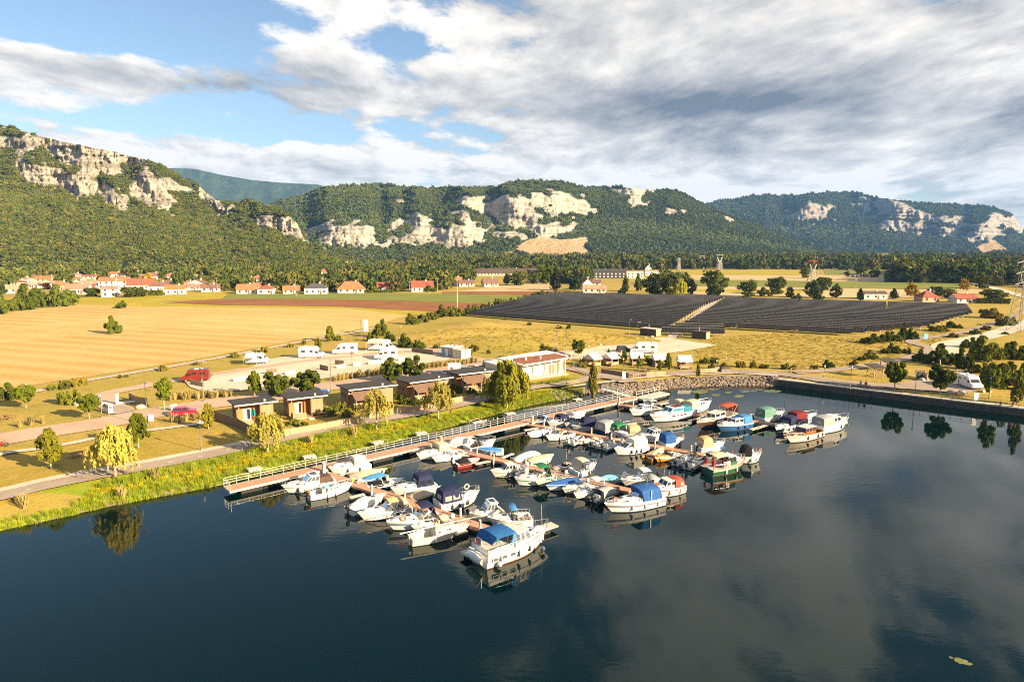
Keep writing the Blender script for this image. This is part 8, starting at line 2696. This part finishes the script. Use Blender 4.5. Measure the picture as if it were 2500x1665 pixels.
# ------------------------------------------------------------------ reeds and bank plants
BL = []
for sd_, m_, hgt in ((1, L_REED, 1.0), (2, L_REED, .85), (3, L_FLOWER, .5)):
 rs = np.random.RandomState(sd_)
 nb = 26
 a = rs.uniform(0, 6.283, nb)
 C0 = np.stack([rs.normal(0, .22, nb), rs.normal(0, .22, nb), 0 * a], 1)
 T = C0 + np.stack([np.cos(a) * .18, np.sin(a) * .18, rs.uniform(.6, 1.1, nb) * hgt], 1)
 wv = np.stack([-np.sin(a), np.cos(a), 0 * a], 1) * (.025 if sd_ < 3 else .05)
 V = np.stack([C0 - wv, C0 + wv, T + wv * (.2 if sd_ < 3 else 1), T - wv * (.2 if sd_ < 3 else 1)], 1).reshape(-1, 3)
 BL.append(proto('reed_clump', mesh_np('reed_clump', V, quad_faces(nb), [m_])))
rs = np.random.RandomState(17)
n = 60000
rx, ry = rs.uniform(-75, 22, n), rs.uniform(60, 150, n)
d_ = np.where(inside(LAKE, rx, ry), -1, 1) * seg_dist(LAKE, rx, ry)
pth = seg_dist([(p.x, p.y) for p in PATH_LN], rx, ry, closed=False)
band = fbm(rx * .06, ry * .06, octv=3, seed=3)
keep = (d_ > -.15) & (d_ < 9.5) & (pth > 2.0) & (rx < 15)
zone = np.where(d_ < 2.6, 0, np.where((d_ > 5.6 + band * 4), 1, 2))
thin = (rx < -52) & (d_ > 1.6)
keep &= ~thin
keep &= rs.uniform(0, 1, n) < np.where(zone == 2, .75, .9)
for zn, pr_, sc_, nm, lab in ((0, BL[:2], (.45, .85), 'shore_reeds', 'bright green reeds at the water edge'), (1, BL[:2], (.6, 1.05), 'bank_reeds', 'tall reeds below the cycle path'), (2, [BL[2], BL[1]], (.4, .75), 'marsh_flowers', 'yellow flowering marsh plants on the bank')):
 s_ = keep & (zone == zn)
 P = np.stack([rx[s_], ry[s_], land_z(rx[s_], ry[s_]) - .03], 1)
 scatter(nm, P, rs.uniform(*sc_, s_.sum()), pr_, lab, seed=zn)
# meadow tussocks
gm = BL[0]
TUS = proto('meadow_tuft', mesh_np('meadow_tuft', np.array(V) * [1.6, 1.6, .9], quad_faces(26), [leaf_mat('meadow_blades', (.46, .35, .07), (.38, .31, .055), (.55, .40, .11), .25, .7)]))
n = 26000
rx, ry = rs.uniform(-110, 190, n), rs.uniform(95, 240, n)
d_ = np.where(inside(LAKE, rx, ry), -1, 1) * seg_dist(LAKE, rx, ry)
flat = [gp('T6', (0, 400), (400, 290), (1500, 410), (1750, 430), (1300, 500), (900, 560), (100, 480)), gp('T7', (0, 380), (600, 330), (1200, 380), (1560, 400), (1640, 460), (1400, 530), (800, 600), (0, 560)), gp('T7', (1500, 380), (2355, 120), (2355, 270), (1760, 430))]
kp = np.zeros(n, bool)
for f_ in flat:
 kp |= inside([(p.x, p.y) for p in f_], rx, ry)
kp &= d_ > 8
P = np.stack([rx[kp], ry[kp], land_z(rx[kp], ry[kp]) - .02], 1)
scatter('meadow_grass', P, rs.uniform(.25, .6, kp.sum()), [TUS], 'uneven tall dry meadow grass', seed=9)
# lily pads
LP = proto('lily_pad', MB().add([(math.cos(a) * .5, math.sin(a) * .5, .012) for a in [i * math.pi / 4 for i in range(8)]], [tuple(range(8))]).mesh('lily_pad', mat('lily_leaf', (.16, .17, .05), .5)))
pts = []
for x, y, w_, h_, n_ in ((365, 595, 60, 12, 120), (500, 622, 24, 8, 30), (690, 630, 30, 8, 30), (960, 590, 70, 8, 70), (600, 600, 20, 6, 14), (740, 596, 18, 5, 10), (460, 574, 14, 5, 8), (850, 578, 30, 4, 20), (1750, 690, 90, 10, 0)):
 for _ in range(n_):
  a, r = rs.uniform(0, 6.28), math.sqrt(rs.uniform(0, 1))
  p = g('P7', x + w_ * r * math.cos(a), y + h_ * r * math.sin(a), 0.0)
  pts.append((p.x, p.y, .01))
for _ in range(26):
 a, r = rs.uniform(0, 6.28), math.sqrt(rs.uniform(0, 1))
 p = g('Z', 2208 + 24 * r * math.cos(a), 1519 + 4 * r * math.sin(a) + 7 * r * math.cos(a), 0.0)
 pts.append((p.x, p.y, .01))
scatter('lily_pads', pts, np.r_[rs.uniform(.4, .9, len(pts) - 26), rs.uniform(.15, .4, 26)], [LP], 'floating lily pads near the stone bank', seed=4)
# ------------------------------------------------------------------ village and far buildings
TILE = {n: mat('roof_' + n, c, .9, vary=.3, scale=.8) for n, c in dict(orange=(.44, .17, .075), red=(.31, .09, .055), brown=(.20, .11, .08), pink=(.40, .22, .16), grey=(.085, .08, .085), tan=(.42, .28, .18), dark=(.10, .07, .06)).items()}
REN = {n: mat('render_' + n, c, .9, vary=.1) for n, c in dict(white=(.72, .66, .57), cream=(.60, .50, .36), salmon=(.52, .33, .22), slate=(.06, .06, .07)).items()}
SHUT = mat('window_dark', (.06, .055, .05), .4)
HOUSES = []

def house(c, x, yb, w_px, y_eave, y_ridge, rz, kind, roof, wall, label, depth=8.0, name='house', cat='house'):
 u, v = k(c, x, yb)
 q = G(u, v)
 s = CROP[c][2] * FPX / (q.y * CP + (CAMH - LAND) * SP)
 W_ = w_px / s
 he, hr = max(2.4, (yb - y_eave) / s), max((yb - y_ridge) / s, (yb - y_eave) / s + .8)
 HOUSES.append((u, q.y, w_px / CROP[c][2]))
 root = empty(name, (q.x, q.y + depth / 2, LAND), math.radians(rz), label, cat, 'village houses')
 hw, hd = W_ / 2, depth / 2
 MB().bb(-hw, hw, -hd, hd, -.3, he).build('wall', REN[wall], root)
 o = .45
 r = MB()
 if kind == 'hip':
  rx_ = max(hw - hd, .2)
  r.add([(-hw - o, -hd - o, he), (hw + o, -hd - o, he), (hw + o, hd + o, he), (-hw - o, hd + o, he), (-rx_, 0, hr), (rx_, 0, hr)], [(0, 1, 5, 4), (1, 2, 5), (2, 3, 4, 5), (3, 0, 4), (3, 2, 1, 0)])
 elif kind == 'flat':
  r.bb(-hw - .1, hw + .1, -hd - .1, hd + .1, he, hr)
 elif kind == 'gable':                                   # gable end towards the lake
  r.add([(-hw - o, -hd - o, he - .2), (0, -hd - o, hr), (hw + o, -hd - o, he - .2), (-hw - o, hd + o, he - .2), (0, hd + o, hr), (hw + o, hd + o, he - .2)], [(0, 1, 4, 3), (1, 2, 5, 4), (0, 3, 5, 2)])
  MB().add([(-hw, -hd, he - .02), (hw, -hd, he - .02), (0, -hd, hr - .15)], [(0, 1, 2)]).build('gable_wall', REN[wall], root)
 else:                                                   # ridge across
  r.add([(-hw - o, -hd - o, he - .2), (hw + o, -hd - o, he - .2), (hw + o, 0, hr), (-hw - o, 0, hr), (-hw - o, hd + o, he - .2), (hw + o, hd + o, he - .2)], [(0, 1, 2, 3), (3, 2, 5, 4), (0, 4, 5, 1)])
  for sx in (-1, 1):
   MB().add([(sx * hw, -hd, he - .02), (sx * hw, hd, he - .02), (sx * hw, 0, hr - .2)], [(0, 1, 2)]).build('gable_wall', REN[wall], root)
 rf = r.build('roof', TILE[roof], root)
 if kind != 'flat':
  MB().bb(hw * .3, hw * .3 + .7, -.3, .5, hr - .9, hr + .8).build('chimney', REN['white'], rf)
 n = max(2, int(W_ / 3.2))
 for fl in range(2 if he > 4.6 else 1):
  for i in range(n):
   xx = -hw + W_ * (i + .5) / n
   f = MB().bb(xx - .55, xx + .55, -hd - .05, -hd - .005, .9 + 2.6 * fl, 2.2 + 2.6 * fl).build('window', SHUT if wall != 'slate' else REN['white'], root)
   if i == n // 2 and fl == 0:
    MB().bb(xx + .9, xx + 1.8, -hd - .05, -hd - .005, 0, 2.1).build('door', TILE['brown'], root)
 for i in range(2):
  MB().bb(hw + .005, hw + .05, -hd * .5 + i * hd * .8 - .5, -hd * .5 + i * hd * .8 + .5, .9, 2.2).build('side_window', SHUT, root)
 return root

for a in (
  ('V1', 200, 680, 300, 600, 515, 25, 'ridge', 'tan', 'white', 'white house with tan roof at the outer edge of the village'),
  ('V1', 430, 500, 200, 400, 370, 0, 'hip', 'pink', 'cream', 'tall cream house against the forest'),
  ('V1', 850, 460, 470, 405, 345, 8, 'ridge', 'orange', 'cream', 'long orange roofed row house below the forest'),
  ('V1', 560, 585, 300, 530, 490, 12, 'ridge', 'tan', 'white', 'low tan roofed house behind the thicket'),
  ('V1', 1110, 610, 280, 530, 440, 15, 'hip', 'orange', 'cream', 'orange hipped house behind the purple tree'),
  ('V1', 1430, 690, 420, 585, 500, 10, 'ridge', 'pink', 'white', 'long pink roofed barn with pale walls'),
  ('V1', 1700, 545, 370, 490, 430, 5, 'ridge', 'tan', 'white', 'grey roofed barn behind the pink one'),
  ('V1', 1460, 460, 160, 430, 362, 0, 'ridge', 'orange', 'white', 'small orange roof behind the garden trees'),
  ('V1', 1720, 400, 360, 372, 320, 5, 'ridge', 'red', 'white', 'long red roof high in the village'),
  ('V1', 2020, 590, 290, 440, 370, 12, 'ridge', 'orange', 'white', 'tall white house with orange roof in the village middle'),
  ('V1', 2060, 750, 270, 590, 545, 15, 'ridge', 'pink', 'white', 'white farm house at the village field edge'),
  ('V2', 330, 580, 260, 440, 360, 12, 'ridge', 'orange', 'white', 'white house with orange roof next to the tall one'),
  ('V2', 690, 600, 470, 515, 395, 22, 'ridge', 'red', 'white', 'big barn with dark red roof and white gable'),
  ('V2', 1040, 650, 370, 545, 458, 15, 'hip', 'brown', 'white', 'white house with brown hipped roof beside a clipped hedge'),
  ('V2', 1350, 700, 350, 590, 520, 20, 'ridge', 'orange', 'white', 'white house with bright orange roof at the yellow field'),
  ('V2', 780, 380, 260, 340, 310, 5, 'ridge', 'orange', 'white', 'church nave with orange roof'),
  ('V2', 950, 410, 220, 345, 282, 25, 'ridge', 'brown', 'white', 'white gabled house beside the church'),
  ('V2', 410, 380, 230, 350, 300, 5, 'ridge', 'dark', 'cream', 'dark roofed house left of the church tower'),
  ('V2', 1290, 400, 230, 350, 285, 10, 'hip', 'orange', 'white', 'orange hipped roof above yellow green trees'),
  ('V2', 1790, 560, 360, 490, 412, 0, 'gable', 'brown', 'white', 'white gabled house with grey brown roof above a salmon shed'),
  ('V2', 1700, 620, 310, 570, 508, 10, 'ridge', 'pink', 'white', 'low salmon roofed shed at the field edge'),
  ('V2', 2030, 650, 330, 600, 498, 20, 'ridge', 'brown', 'white', 'brown roofed house beside the wooden pole'),
  ('V3', 450, 845, 350, 765, 662, 15, 'ridge', 'orange', 'white', 'wide orange roofed house by the yellow field'),
  ('V3', 690, 770, 270, 705, 628, 10, 'ridge', 'orange', 'white', 'orange roof just behind the wide one'),
  ('V3', 830, 850, 290, 748, 678, 5, 'hip', 'red', 'white', 'square white house with red hipped roof'),
  ('V3', 1310, 845, 300, 800, 690, 15, 'ridge', 'orange', 'white', 'orange roofed bungalow behind a low hedge'),
  ('V3', 1790, 850, 420, 735, 650, 10, 'hip', 'grey', 'white', 'white house with slate grey roofs'),
  ('V3', 510, 620, 200, 575, 515, 0, 'hip', 'red', 'white', 'small red hipped house in the trees'),
  ('V3', 690, 600, 220, 550, 482, 0, 'hip', 'orange', 'white', 'orange roof beside the small red hipped one'),
  ('V3', 1960, 480, 210, 440, 372, 5, 'hip', 'orange', 'white', 'lone orange roofed house on the wooded slope'),
  ('V4', 430, 835, 490, 765, 608, 5, 'hip', 'orange', 'white', 'large house with three orange pyramid roofs'),
  ('V4', 1110, 795, 360, 722, 625, 12, 'ridge', 'red', 'white', 'white house with dark red roof behind a hedge'),
  ('V4', 1800, 805, 410, 720, 600, 8, 'ridge', 'red', 'white', 'house with bright red roof half behind a bush'),
  ('V4', 340, 375, 170, 305, 235, 0, 'hip', 'orange', 'white', 'orange hipped house in the hillside clearing'),
  ('V4', 175, 385, 130, 350, 310, 5, 'ridge', 'pink', 'white', 'small pink roofed house in the hillside clearing'),
  ('V4', 500, 370, 220, 335, 288, 5, 'ridge', 'pink', 'white', 'pink roofs at the end of the hillside clearing'),
  ('V5', 190, 525, 165, 455, 393, 5, 'ridge', 'orange', 'white', 'white house with orange roof beyond the brown strip'),
  ('V5', 335, 530, 220, 500, 436, 12, 'ridge', 'brown', 'white', 'brown roofed cottage beside the orange roofed house'),
  ('V5', 680, 532, 210, 490, 412, 18, 'ridge', 'brown', 'white', 'brown roofed cottage before the round trees'),
  ('V5', 930, 375, 880, 335, 268, 2, 'ridge', 'dark', 'cream', 'very long dark roofed school building'),
  ('V5', 2070, 575, 160, 490, 412, 15, 'gable', 'red', 'white', 'white gabled house with red roof near the cedar'),
  ('V6', 310, 520, 170, 490, 428, -10, 'ridge', 'brown', 'white', 'brown roof behind the cream shed'),
  ('V6', 320, 618, 330, 560, 508, -8, 'ridge', 'tan', 'white', 'cream shed with tan roof behind the solar panels'),
  ('V6', 1080, 305, 90, 265, 212, 0, 'gable', 'brown', 'white', 'small gabled house behind the dark warehouse'),
  ('V7', 1990, 712, 330, 632, 598, 0, 'ridge', 'dark', 'white', 'long low white house with dark roof behind the panels'),
  ('V8', 580, 430, 135, 390, 338, 0, 'hip', 'red', 'salmon', 'small salmon house with red pyramid roof'),
  ('V8', 880, 438, 170, 403, 362, 0, 'ridge', 'red', 'white', 'white barn with dark red roof beside a hedge'),
  ('V7', 1790, 400, 200, 372, 350, 0, 'ridge', 'dark', 'cream', 'low dark farm shed in the stubble field')):
 house(*a)
house('V6', 505, 412, 505, 302, 297, -3, 'flat', 'grey', 'slate', 'long dark grey warehouse with one white window', 22, 'warehouse', 'warehouse')
house('V6', 890, 412, 240, 318, 312, -3, 'flat', 'tan', 'white', 'light grey annex of the warehouse', 16, 'warehouse', 'warehouse')
house('V6', 1140, 370, 210, 310, 305, -3, 'flat', 'tan', 'white', 'pale low annex at the end of the warehouse', 12, 'warehouse', 'warehouse')
house('T1', 1590, 645, 95, 603, 590, 0, 'hip', 'tan', 'cream', 'stone fort on the hill shoulder', 30, 'hill_fort', 'fort').location = (*at_depth(*k('T1', 1590, 630), 1090)[:2], at_depth(*k('T1', 1590, 632), 1090)[2])
rr = random.Random(6)
for i in range(16):
 x, y = 60 + i * 265 + rr.uniform(-60, 60), rr.uniform(500, 640) - (i % 3) * 70
 house(*(('V1', x) if x < 2000 else ('V2', x - 1962)), y, rr.uniform(150, 260), y - rr.uniform(50, 75), y - rr.uniform(100, 140), rr.uniform(-5, 28), ('ridge', 'hip', 'ridge', 'gable')[i % 4], ('pink', 'red', 'brown', 'orange', 'tan')[i % 5], ('white', 'cream')[i % 2], f'{ordw(i)} small house from the field thicket in the dense back rows of the village')
# church tower
q = g('V2', 625, 395)
s = 7.85 * FPX / q.y
root = empty('church_tower', (q.x, q.y, LAND), .15, 'white church tower with orange pyramid spire', 'church tower')
hw = 55 / s
MB().bb(-hw, hw, -hw, hw, 0, 155 / s).build('tower_wall', REN['white'], root)
MB().add([(-hw * 1.15, -hw * 1.15, 155 / s), (hw * 1.15, -hw * 1.15, 155 / s), (hw * 1.15, hw * 1.15, 155 / s), (-hw * 1.15, hw * 1.15, 155 / s), (0, 0, 238 / s)], [(0, 1, 4), (1, 2, 4), (2, 3, 4), (3, 0, 4), (3, 2, 1, 0)]).build('spire', TILE['orange'], root)
for x in (-.9, .35):
 MB().bb(x, x + .6, -hw - .05, -hw - .005, 100 / s, 130 / s).build('belfry_window', SHUT, root)

# ------------------------------------------------------------------ single trees of the plain
for i, (c, b0, ty, wp, kd, lab) in enumerate((
  ('V6', (1180, 650), 345, 330, 'big', 'big dark tree behind the solar panels beside the willow'), ('V6', (1530, 695), 430, 180, 'willow2', 'yellow green weeping willow behind the solar panels'),
  ('V6', (2010, 660), 300, 340, 'big', 'large round oak at the road end behind the panels'), ('V6', (1690, 640), 440, 150, 'big2', 'dark tree just beyond the willow behind the panels'),
  ('V6', (1370, 660), 400, 200, 'big2', 'dark tree between oak and willow'), ('V6', (930, 600), 350, 150, 'cone', 'slim dark tree behind the panels'), ('V6', (750, 600), 390, 110, 'big2', 'small dark tree in the golden grass'),
  ('V6', (710, 640), 480, 130, 'bush2', 'low dark tree by the panel edge'), ('V5', (1620, 590), 250, 190, 'conifer', 'tall grey cedar near the hay field'), ('V5', (1920, 590), 270, 230, 'conifer', 'broad dark cedar beside the white gabled house'),
  ('V5', (1100, 510), 310, 250, 'big', 'round tree behind the brown cottages'), ('V5', (1330, 490), 330, 170, 'big', 'round tree at the hay field edge'), ('V5', (930, 500), 340, 110, 'big2', 'dark tree beside the round one at the cottages'),
  ('V5', (1500, 490), 240, 220, 'big', 'tall bright tree above the hay field'), ('V7', (170, 680), 440, 280, 'big', 'dark spreading tree by the yellow strip'), ('V7', (570, 640), 395, 270, 'big', 'dark round tree leaning over the golden strip'),
  ('V7', (390, 670), 490, 200, 'bush2', 'low dark tree between two larger ones'), ('V7', (1080, 690), 450, 260, 'big2', 'green tree at the pylon foot'), ('V7', (1235, 585), 395, 200, 'big', 'round dark tree behind the pylon'),
  ('V7', (1410, 700), 500, 170, 'big2', 'airy tree before the low white house'), ('V7', (750, 680), 540, 130, 'big2', 'bushy tree in the golden strip'), ('V7', (850, 740), 590, 150, 'bush2', 'bush at the back edge of the panels'),
  ('V7', (1170, 750), 560, 140, 'bush2', 'bush below the pylon at the panel edge'), ('V7', (980, 405), 255, 150, 'big', 'dark tree at the sunflower field end'), ('V7', (1765, 735), 545, 130, 'conifer', 'dark pointed fir before the low white house'),
  ('V7', (2250, 710), 545, 150, 'conifer', 'bluish fir at the end of the low white house'), ('V7', (1780, 350), 240, 200, 'big', 'dark tree above the low farm shed'), ('V7', (1970, 395), 290, 140, 'big', 'dark tree beside the low farm shed'),
  ('V7', (1575, 385), 310, 80, 'purple', 'small purple tree in the stubble field'), ('V8', (425, 395), 275, 115, 'gold', 'golden tree behind the salmon house'), ('V8', (620, 385), 300, 110, 'big', 'green tree behind the salmon house'),
  ('V8', (728, 400), 322, 110, 'big', 'round dark tree between salmon house and barn'), ('V8', (1090, 415), 325, 170, 'big', 'green tree above the hedge by the barn'), ('V8', (1010, 320), 205, 130, 'big', 'round tree beside the dam road'),
  ('V8', (855, 340), 240, 90, 'gold', 'brownish tree at the maize field end'), ('V4', (1780, 620), 300, 260, 'conifer', 'grey spreading cedar behind the red roofed house'), ('V4', (1080, 620), 470, 260, 'gold', 'yellow green tree behind the dark red roof'),
  ('V4', (1980, 800), 640, 260, 'bush2', 'dark bush before the bright red roof'), ('V4', (1400, 800), 650, 200, 'big', 'green tree between two red roofs'), ('V3', (900, 410), 215, 130, 'conifer', 'pointed fir in the hillside clearing'),
  ('V1', (880, 600), 480, 200, 'purple', 'dark purple tree in the village'), ('V1', (60, 690), 440, 160, 'conifer', 'dark fir at the village edge'), ('V1', (1960, 570), 475, 150, 'big', 'round tree before the tall white house'),
  ('V1', (1760, 740), 570, 260, 'big', 'green tree before the pale farm walls'), ('V2', (560, 750), 560, 330, 'big', 'dense green trees at the village corner'), ('V2', (750, 745), 570, 220, 'big2', 'green tree beside the clipped hedge'),
  ('V2', (850, 480), 300, 230, 'gold', 'russet tree before the church nave'), ('V2', (460, 330), 10, 170, 'conifer', 'tall dark fir behind the church tower'), ('V2', (620, 330), 5, 130, 'conifer', 'second tall fir behind the church tower'),
  ('V2', (1180, 490), 380, 220, 'gold', 'yellow green tree above the hipped roof'), ('V2', (1380, 480), 350, 200, 'big', 'green tree in the village gardens'), ('V2', (1900, 490), 305, 170, 'big2', 'bright green tree beside the steep white gable'),
  ('V3', (1000, 700), 480, 380, 'big', 'big green tree above the village edge'), ('V3', (1320, 680), 570, 200, 'purple', 'purple leaved tree beside the wooden pole'), ('V3', (1560, 800), 600, 220, 'willow2', 'drooping dark tree beside the slate roofed house'))):
 tree_px(c, b0, ty, wp, kd, lab, clear=.06, pale=False, grp='trees of the plain')
for c, p, q_, h_, lab in (('V2', (870, 725), (1165, 720), 3.2, 'clipped dark hedge beside the hipped white house'), ('V4', (500, 828), (1270, 822), 1.7, 'long clipped hedge before the red roofed houses'), ('V8', (955, 440), (1228, 445), 2.6, 'clipped green hedge beside the white barn')):
 o, rz, L = frame_from(g(c, *p), g(c, *q_))
 root = empty('clipped_hedge', o, rz, lab, 'hedge')
 rs = np.random.RandomState(3)
 P = np.stack([rs.uniform(0, L, 1200), rs.uniform(-.8, .8, 1200), rs.uniform(0, h_, 1200)], 1)
 link('foliage', mesh_np('foliage', leaf_quads(P, rs.normal(0, 1, (1200, 3)), .35, rs), quad_faces(1200), [L_TREE]), root)

# ------------------------------------------------------------------ woods of the plain
HU = np.array([h[0] for h in HOUSES])
HY = np.array([h[1] for h in HOUSES])
HWD = np.array([h[2] for h in HOUSES])

def woods(name, polys, n, sc, label, seed, prot=FAR_TREES, clearing=()):
 rs = np.random.RandomState(seed)
 out = []
 for poly_, share in polys:
  P = [(p.x, p.y) for p in gp('S', *poly_)]
  xs, ys = [p[0] for p in P], [p[1] for p in P]
  m_ = int(n * share * 3)
  x, y = rs.uniform(min(xs), max(xs), m_), rs.uniform(min(ys), max(ys), m_)
  ok = inside(P, x, y)
  u = U0 + FPX * x / (y * CP + (CAMH - LAND) * SP)
  for a, b, c in zip(HU, HY, HWD):
   ok &= ~((np.abs(u - a) < c * .58) & (y > b - (75 if b < 560 else 240)) & (y < b + 10))
  x, y = x[ok][:int(n * share)], y[ok][:int(n * share)]
  out.append(np.stack([x, y, np.full(len(x), LAND - .3)], 1))
 P = np.vstack(out)
 scatter(name, P, rs.uniform(*sc, len(P)), prot, label, zsc=rs.uniform(.85, 1.35, len(P)), seed=seed)

woods('village_woods', [([(-300, 722), (60, 722), (180, 719), (330, 714), (520, 712), (620, 714), (800, 714), (1000, 714), (1110, 709), (1110, 672), (700, 668), (200, 672), (-300, 680)], .62), ([(1110, 694), (1360, 690), (1440, 698), (1440, 672), (1110, 665)], .25), ([(1480, 690), (1560, 700), (1700, 700), (1620, 690)], .02), ([(560, 668), (1110, 665), (1330, 655), (1200, 648), (700, 652)], .11)], 2600, (2.4, 5.2), 'mixed garden trees and woods around the village', 21)
woods('plain_woods', [([(1080, 664), (1560, 662), (1640, 658), (2010, 659), (2280, 664), (2330, 680), (2420, 700), (2700, 710), (2700, 664), (2420, 662), (2330, 650), (2700, 645), (2700, 633), (1000, 636), (1000, 655)], .78), ([(2180, 690), (2400, 692), (2380, 680), (2200, 676)], .10), ([(2200, 675), (2330, 690), (2330, 660), (2240, 660)], .12)], 4600, (4.0, 7.5), 'broad belt of woods below the mountains', 22)

# ------------------------------------------------------------------ river, dam, pylons, poles
sheet('river', gp('S', (2340, 650), (2560, 650), (2560, 664), (2400, 664)), WATER, 'grey river beyond the woods', lift=.4)
q = g('V8', 960, 205)
root = empty('dam_bridge', (q.x, q.y, LAND), -.05, 'long low concrete dam at the river', 'dam')
MB().bb(0, 220, 0, 6, 3.0, 5.2).build('deck', CONC, root)
for i in range(8):
 MB().bb(6 + 26 * i, 9 + 26 * i, .5, 5.5, -.5, 3.0).build('pier', CONC, root)
PYL = mat('pylon_steel', (.40, .38, .36), .5, metal=.4)
PYR = mat('pylon_red', (.40, .05, .03), .6)

def pylon(c, base, top_y, w_, label, arms='cat', m=PYL, my=None):
 u, v = k(c, *base)
 q = G(u, v)
 _, _, zt = at_depth(u, k(c, base[0], top_y)[1], my or q.y)
 h = zt - LAND
 root = empty('lattice_pylon', (q.x, q.y, LAND), .25, label, 'pylon', 'lattice pylons')
 r = max(.06, q.y * .00032)
 wf = lambda t_: w_ * (1 - t_ * .82)
 top = .62 if arms == 'cat' else .92
 lv = [0, .14, .27, .38, .48, .56, top] + ([.8, .9] if top > .7 else [])
 lv = sorted(set(lv))
 for sx in (-1, 1):
  for sy in (-1, 1):
   MB().tube([(sx * wf(a), sy * wf(a), a * h) for a in lv], r * 1.4, 4).build('leg', m, root)
 br = MB()
 for a, b in zip(lv[:-1], lv[1:]):
  for sx, sy, ex, ey in ((-1, -1, 1, -1), (1, -1, 1, 1), (1, 1, -1, 1), (-1, 1, -1, -1)):
   br.tube([(sx * wf(a), sy * wf(a), a * h), (ex * wf(b), ey * wf(b), b * h)], r, 3).tube([(ex * wf(a), ey * wf(a), a * h), (sx * wf(b), sy * wf(b), b * h)], r, 3)
 br.build('bracing', m, root)['kind'] = 'stuff'
 if arms == 'cat':
  for s_ in (-1, 1):
   MB().tube([(s_ * wf(.62), 0, .62 * h), (s_ * h * .17, 0, .82 * h)], r * 2, 4, r * 2.5).build('fork_arm', WPAINT, root)
   MB().tube([(s_ * h * .17, 0, .82 * h), (s_ * h * .15, 0, h)], r * 1.2, 4).build('fork_arm', PYR if my is None else m, root)
  MB().tube([(-h * .24, 0, .97 * h), (h * .24, 0, .97 * h)], r * 1.2, 4).build('cross_arm', PYR if my is None else m, root)
 else:
  for zz in (.62, .76, .9):
   MB().tube([(-h * .14, 0, zz * h), (0, 0, (zz + .03) * h), (h * .14, 0, zz * h)], r * 2, 4).build('cross_arm', m, root)

pylon('V7', (1075, 480), 150, 3.0, 'red and white forked pylon behind the golden strip')
pylon('V6', (2095, 300), 70, 3.2, 'forked pylon at the sunflower field corner', my=810)
pylon('V6', (1510, 290), 110, 2.2, 'slender pylon before the woods behind the warehouse', 'arms')
pylon('V6', (1845, 270), 80, 3.0, 'distant forked pylon in the woods', my=900)
pylon('T7', (2318, 320), -225, 2.6, 'tall lattice pylon beside the white gravel track', 'arms')

def pole(c, base, top_y, label, m=FENCEW, arm=True, r=.14):
 u, v = k(c, *base)
 q = G(u, v)
 h = at_depth(u, k(c, base[0], top_y)[1], q.y)[2] - LAND
 root = empty('utility_pole', (q.x, q.y, LAND), .2, label, 'utility pole', 'utility poles')
 MB().tube([(0, 0, 0), (0, 0, h)], r * 1.3, 6, r).build('pole', m, root)
 if arm:
  MB().bb(-1.1, 1.1, -.08, .08, h - .5, h - .3).build('cross_arm', m, root)

pole('V3', (1437, 890), 560, 'wooden power pole in the green crop by the slate roofed house')
pole('V4', (1570, 775), 600, 'grey pole between two red roofed houses')
pole('V4', (2108, 810), 545, 'wooden pole beside the bright red roof')
pole('V5', (215, 825), 405, 'tall white mast at the corner of the ploughed field', WPAINT, False, .11)
pole('V2', (2205, 655), 370, 'wooden pole beside the brown roofed house')
pole('V2', (1310, 515), 425, 'slim pole between the village gardens')
pole('V7', (1697, 600), 420, 'dark wooden pole before the maize field')

# ------------------------------------------------------------------ air
mb = MB().bb(-5200, 5200, -300, 7000, -4.2, 640)
hz = bpy.data.materials.new('thin_haze')
hz.use_nodes = True
t = NT(hz.node_tree)
t.set(t.n('ShaderNodeOutputMaterial').inputs['Volume'], t.n('ShaderNodeVolumePrincipled', i={'Color': (.20, .46, 1.0, 1), 'Density': .000065, 'Anisotropy': .0}).outputs[0])
tag(mb.build('haze', hz), 'thin blue summer haze over the valley', kind='stuff')
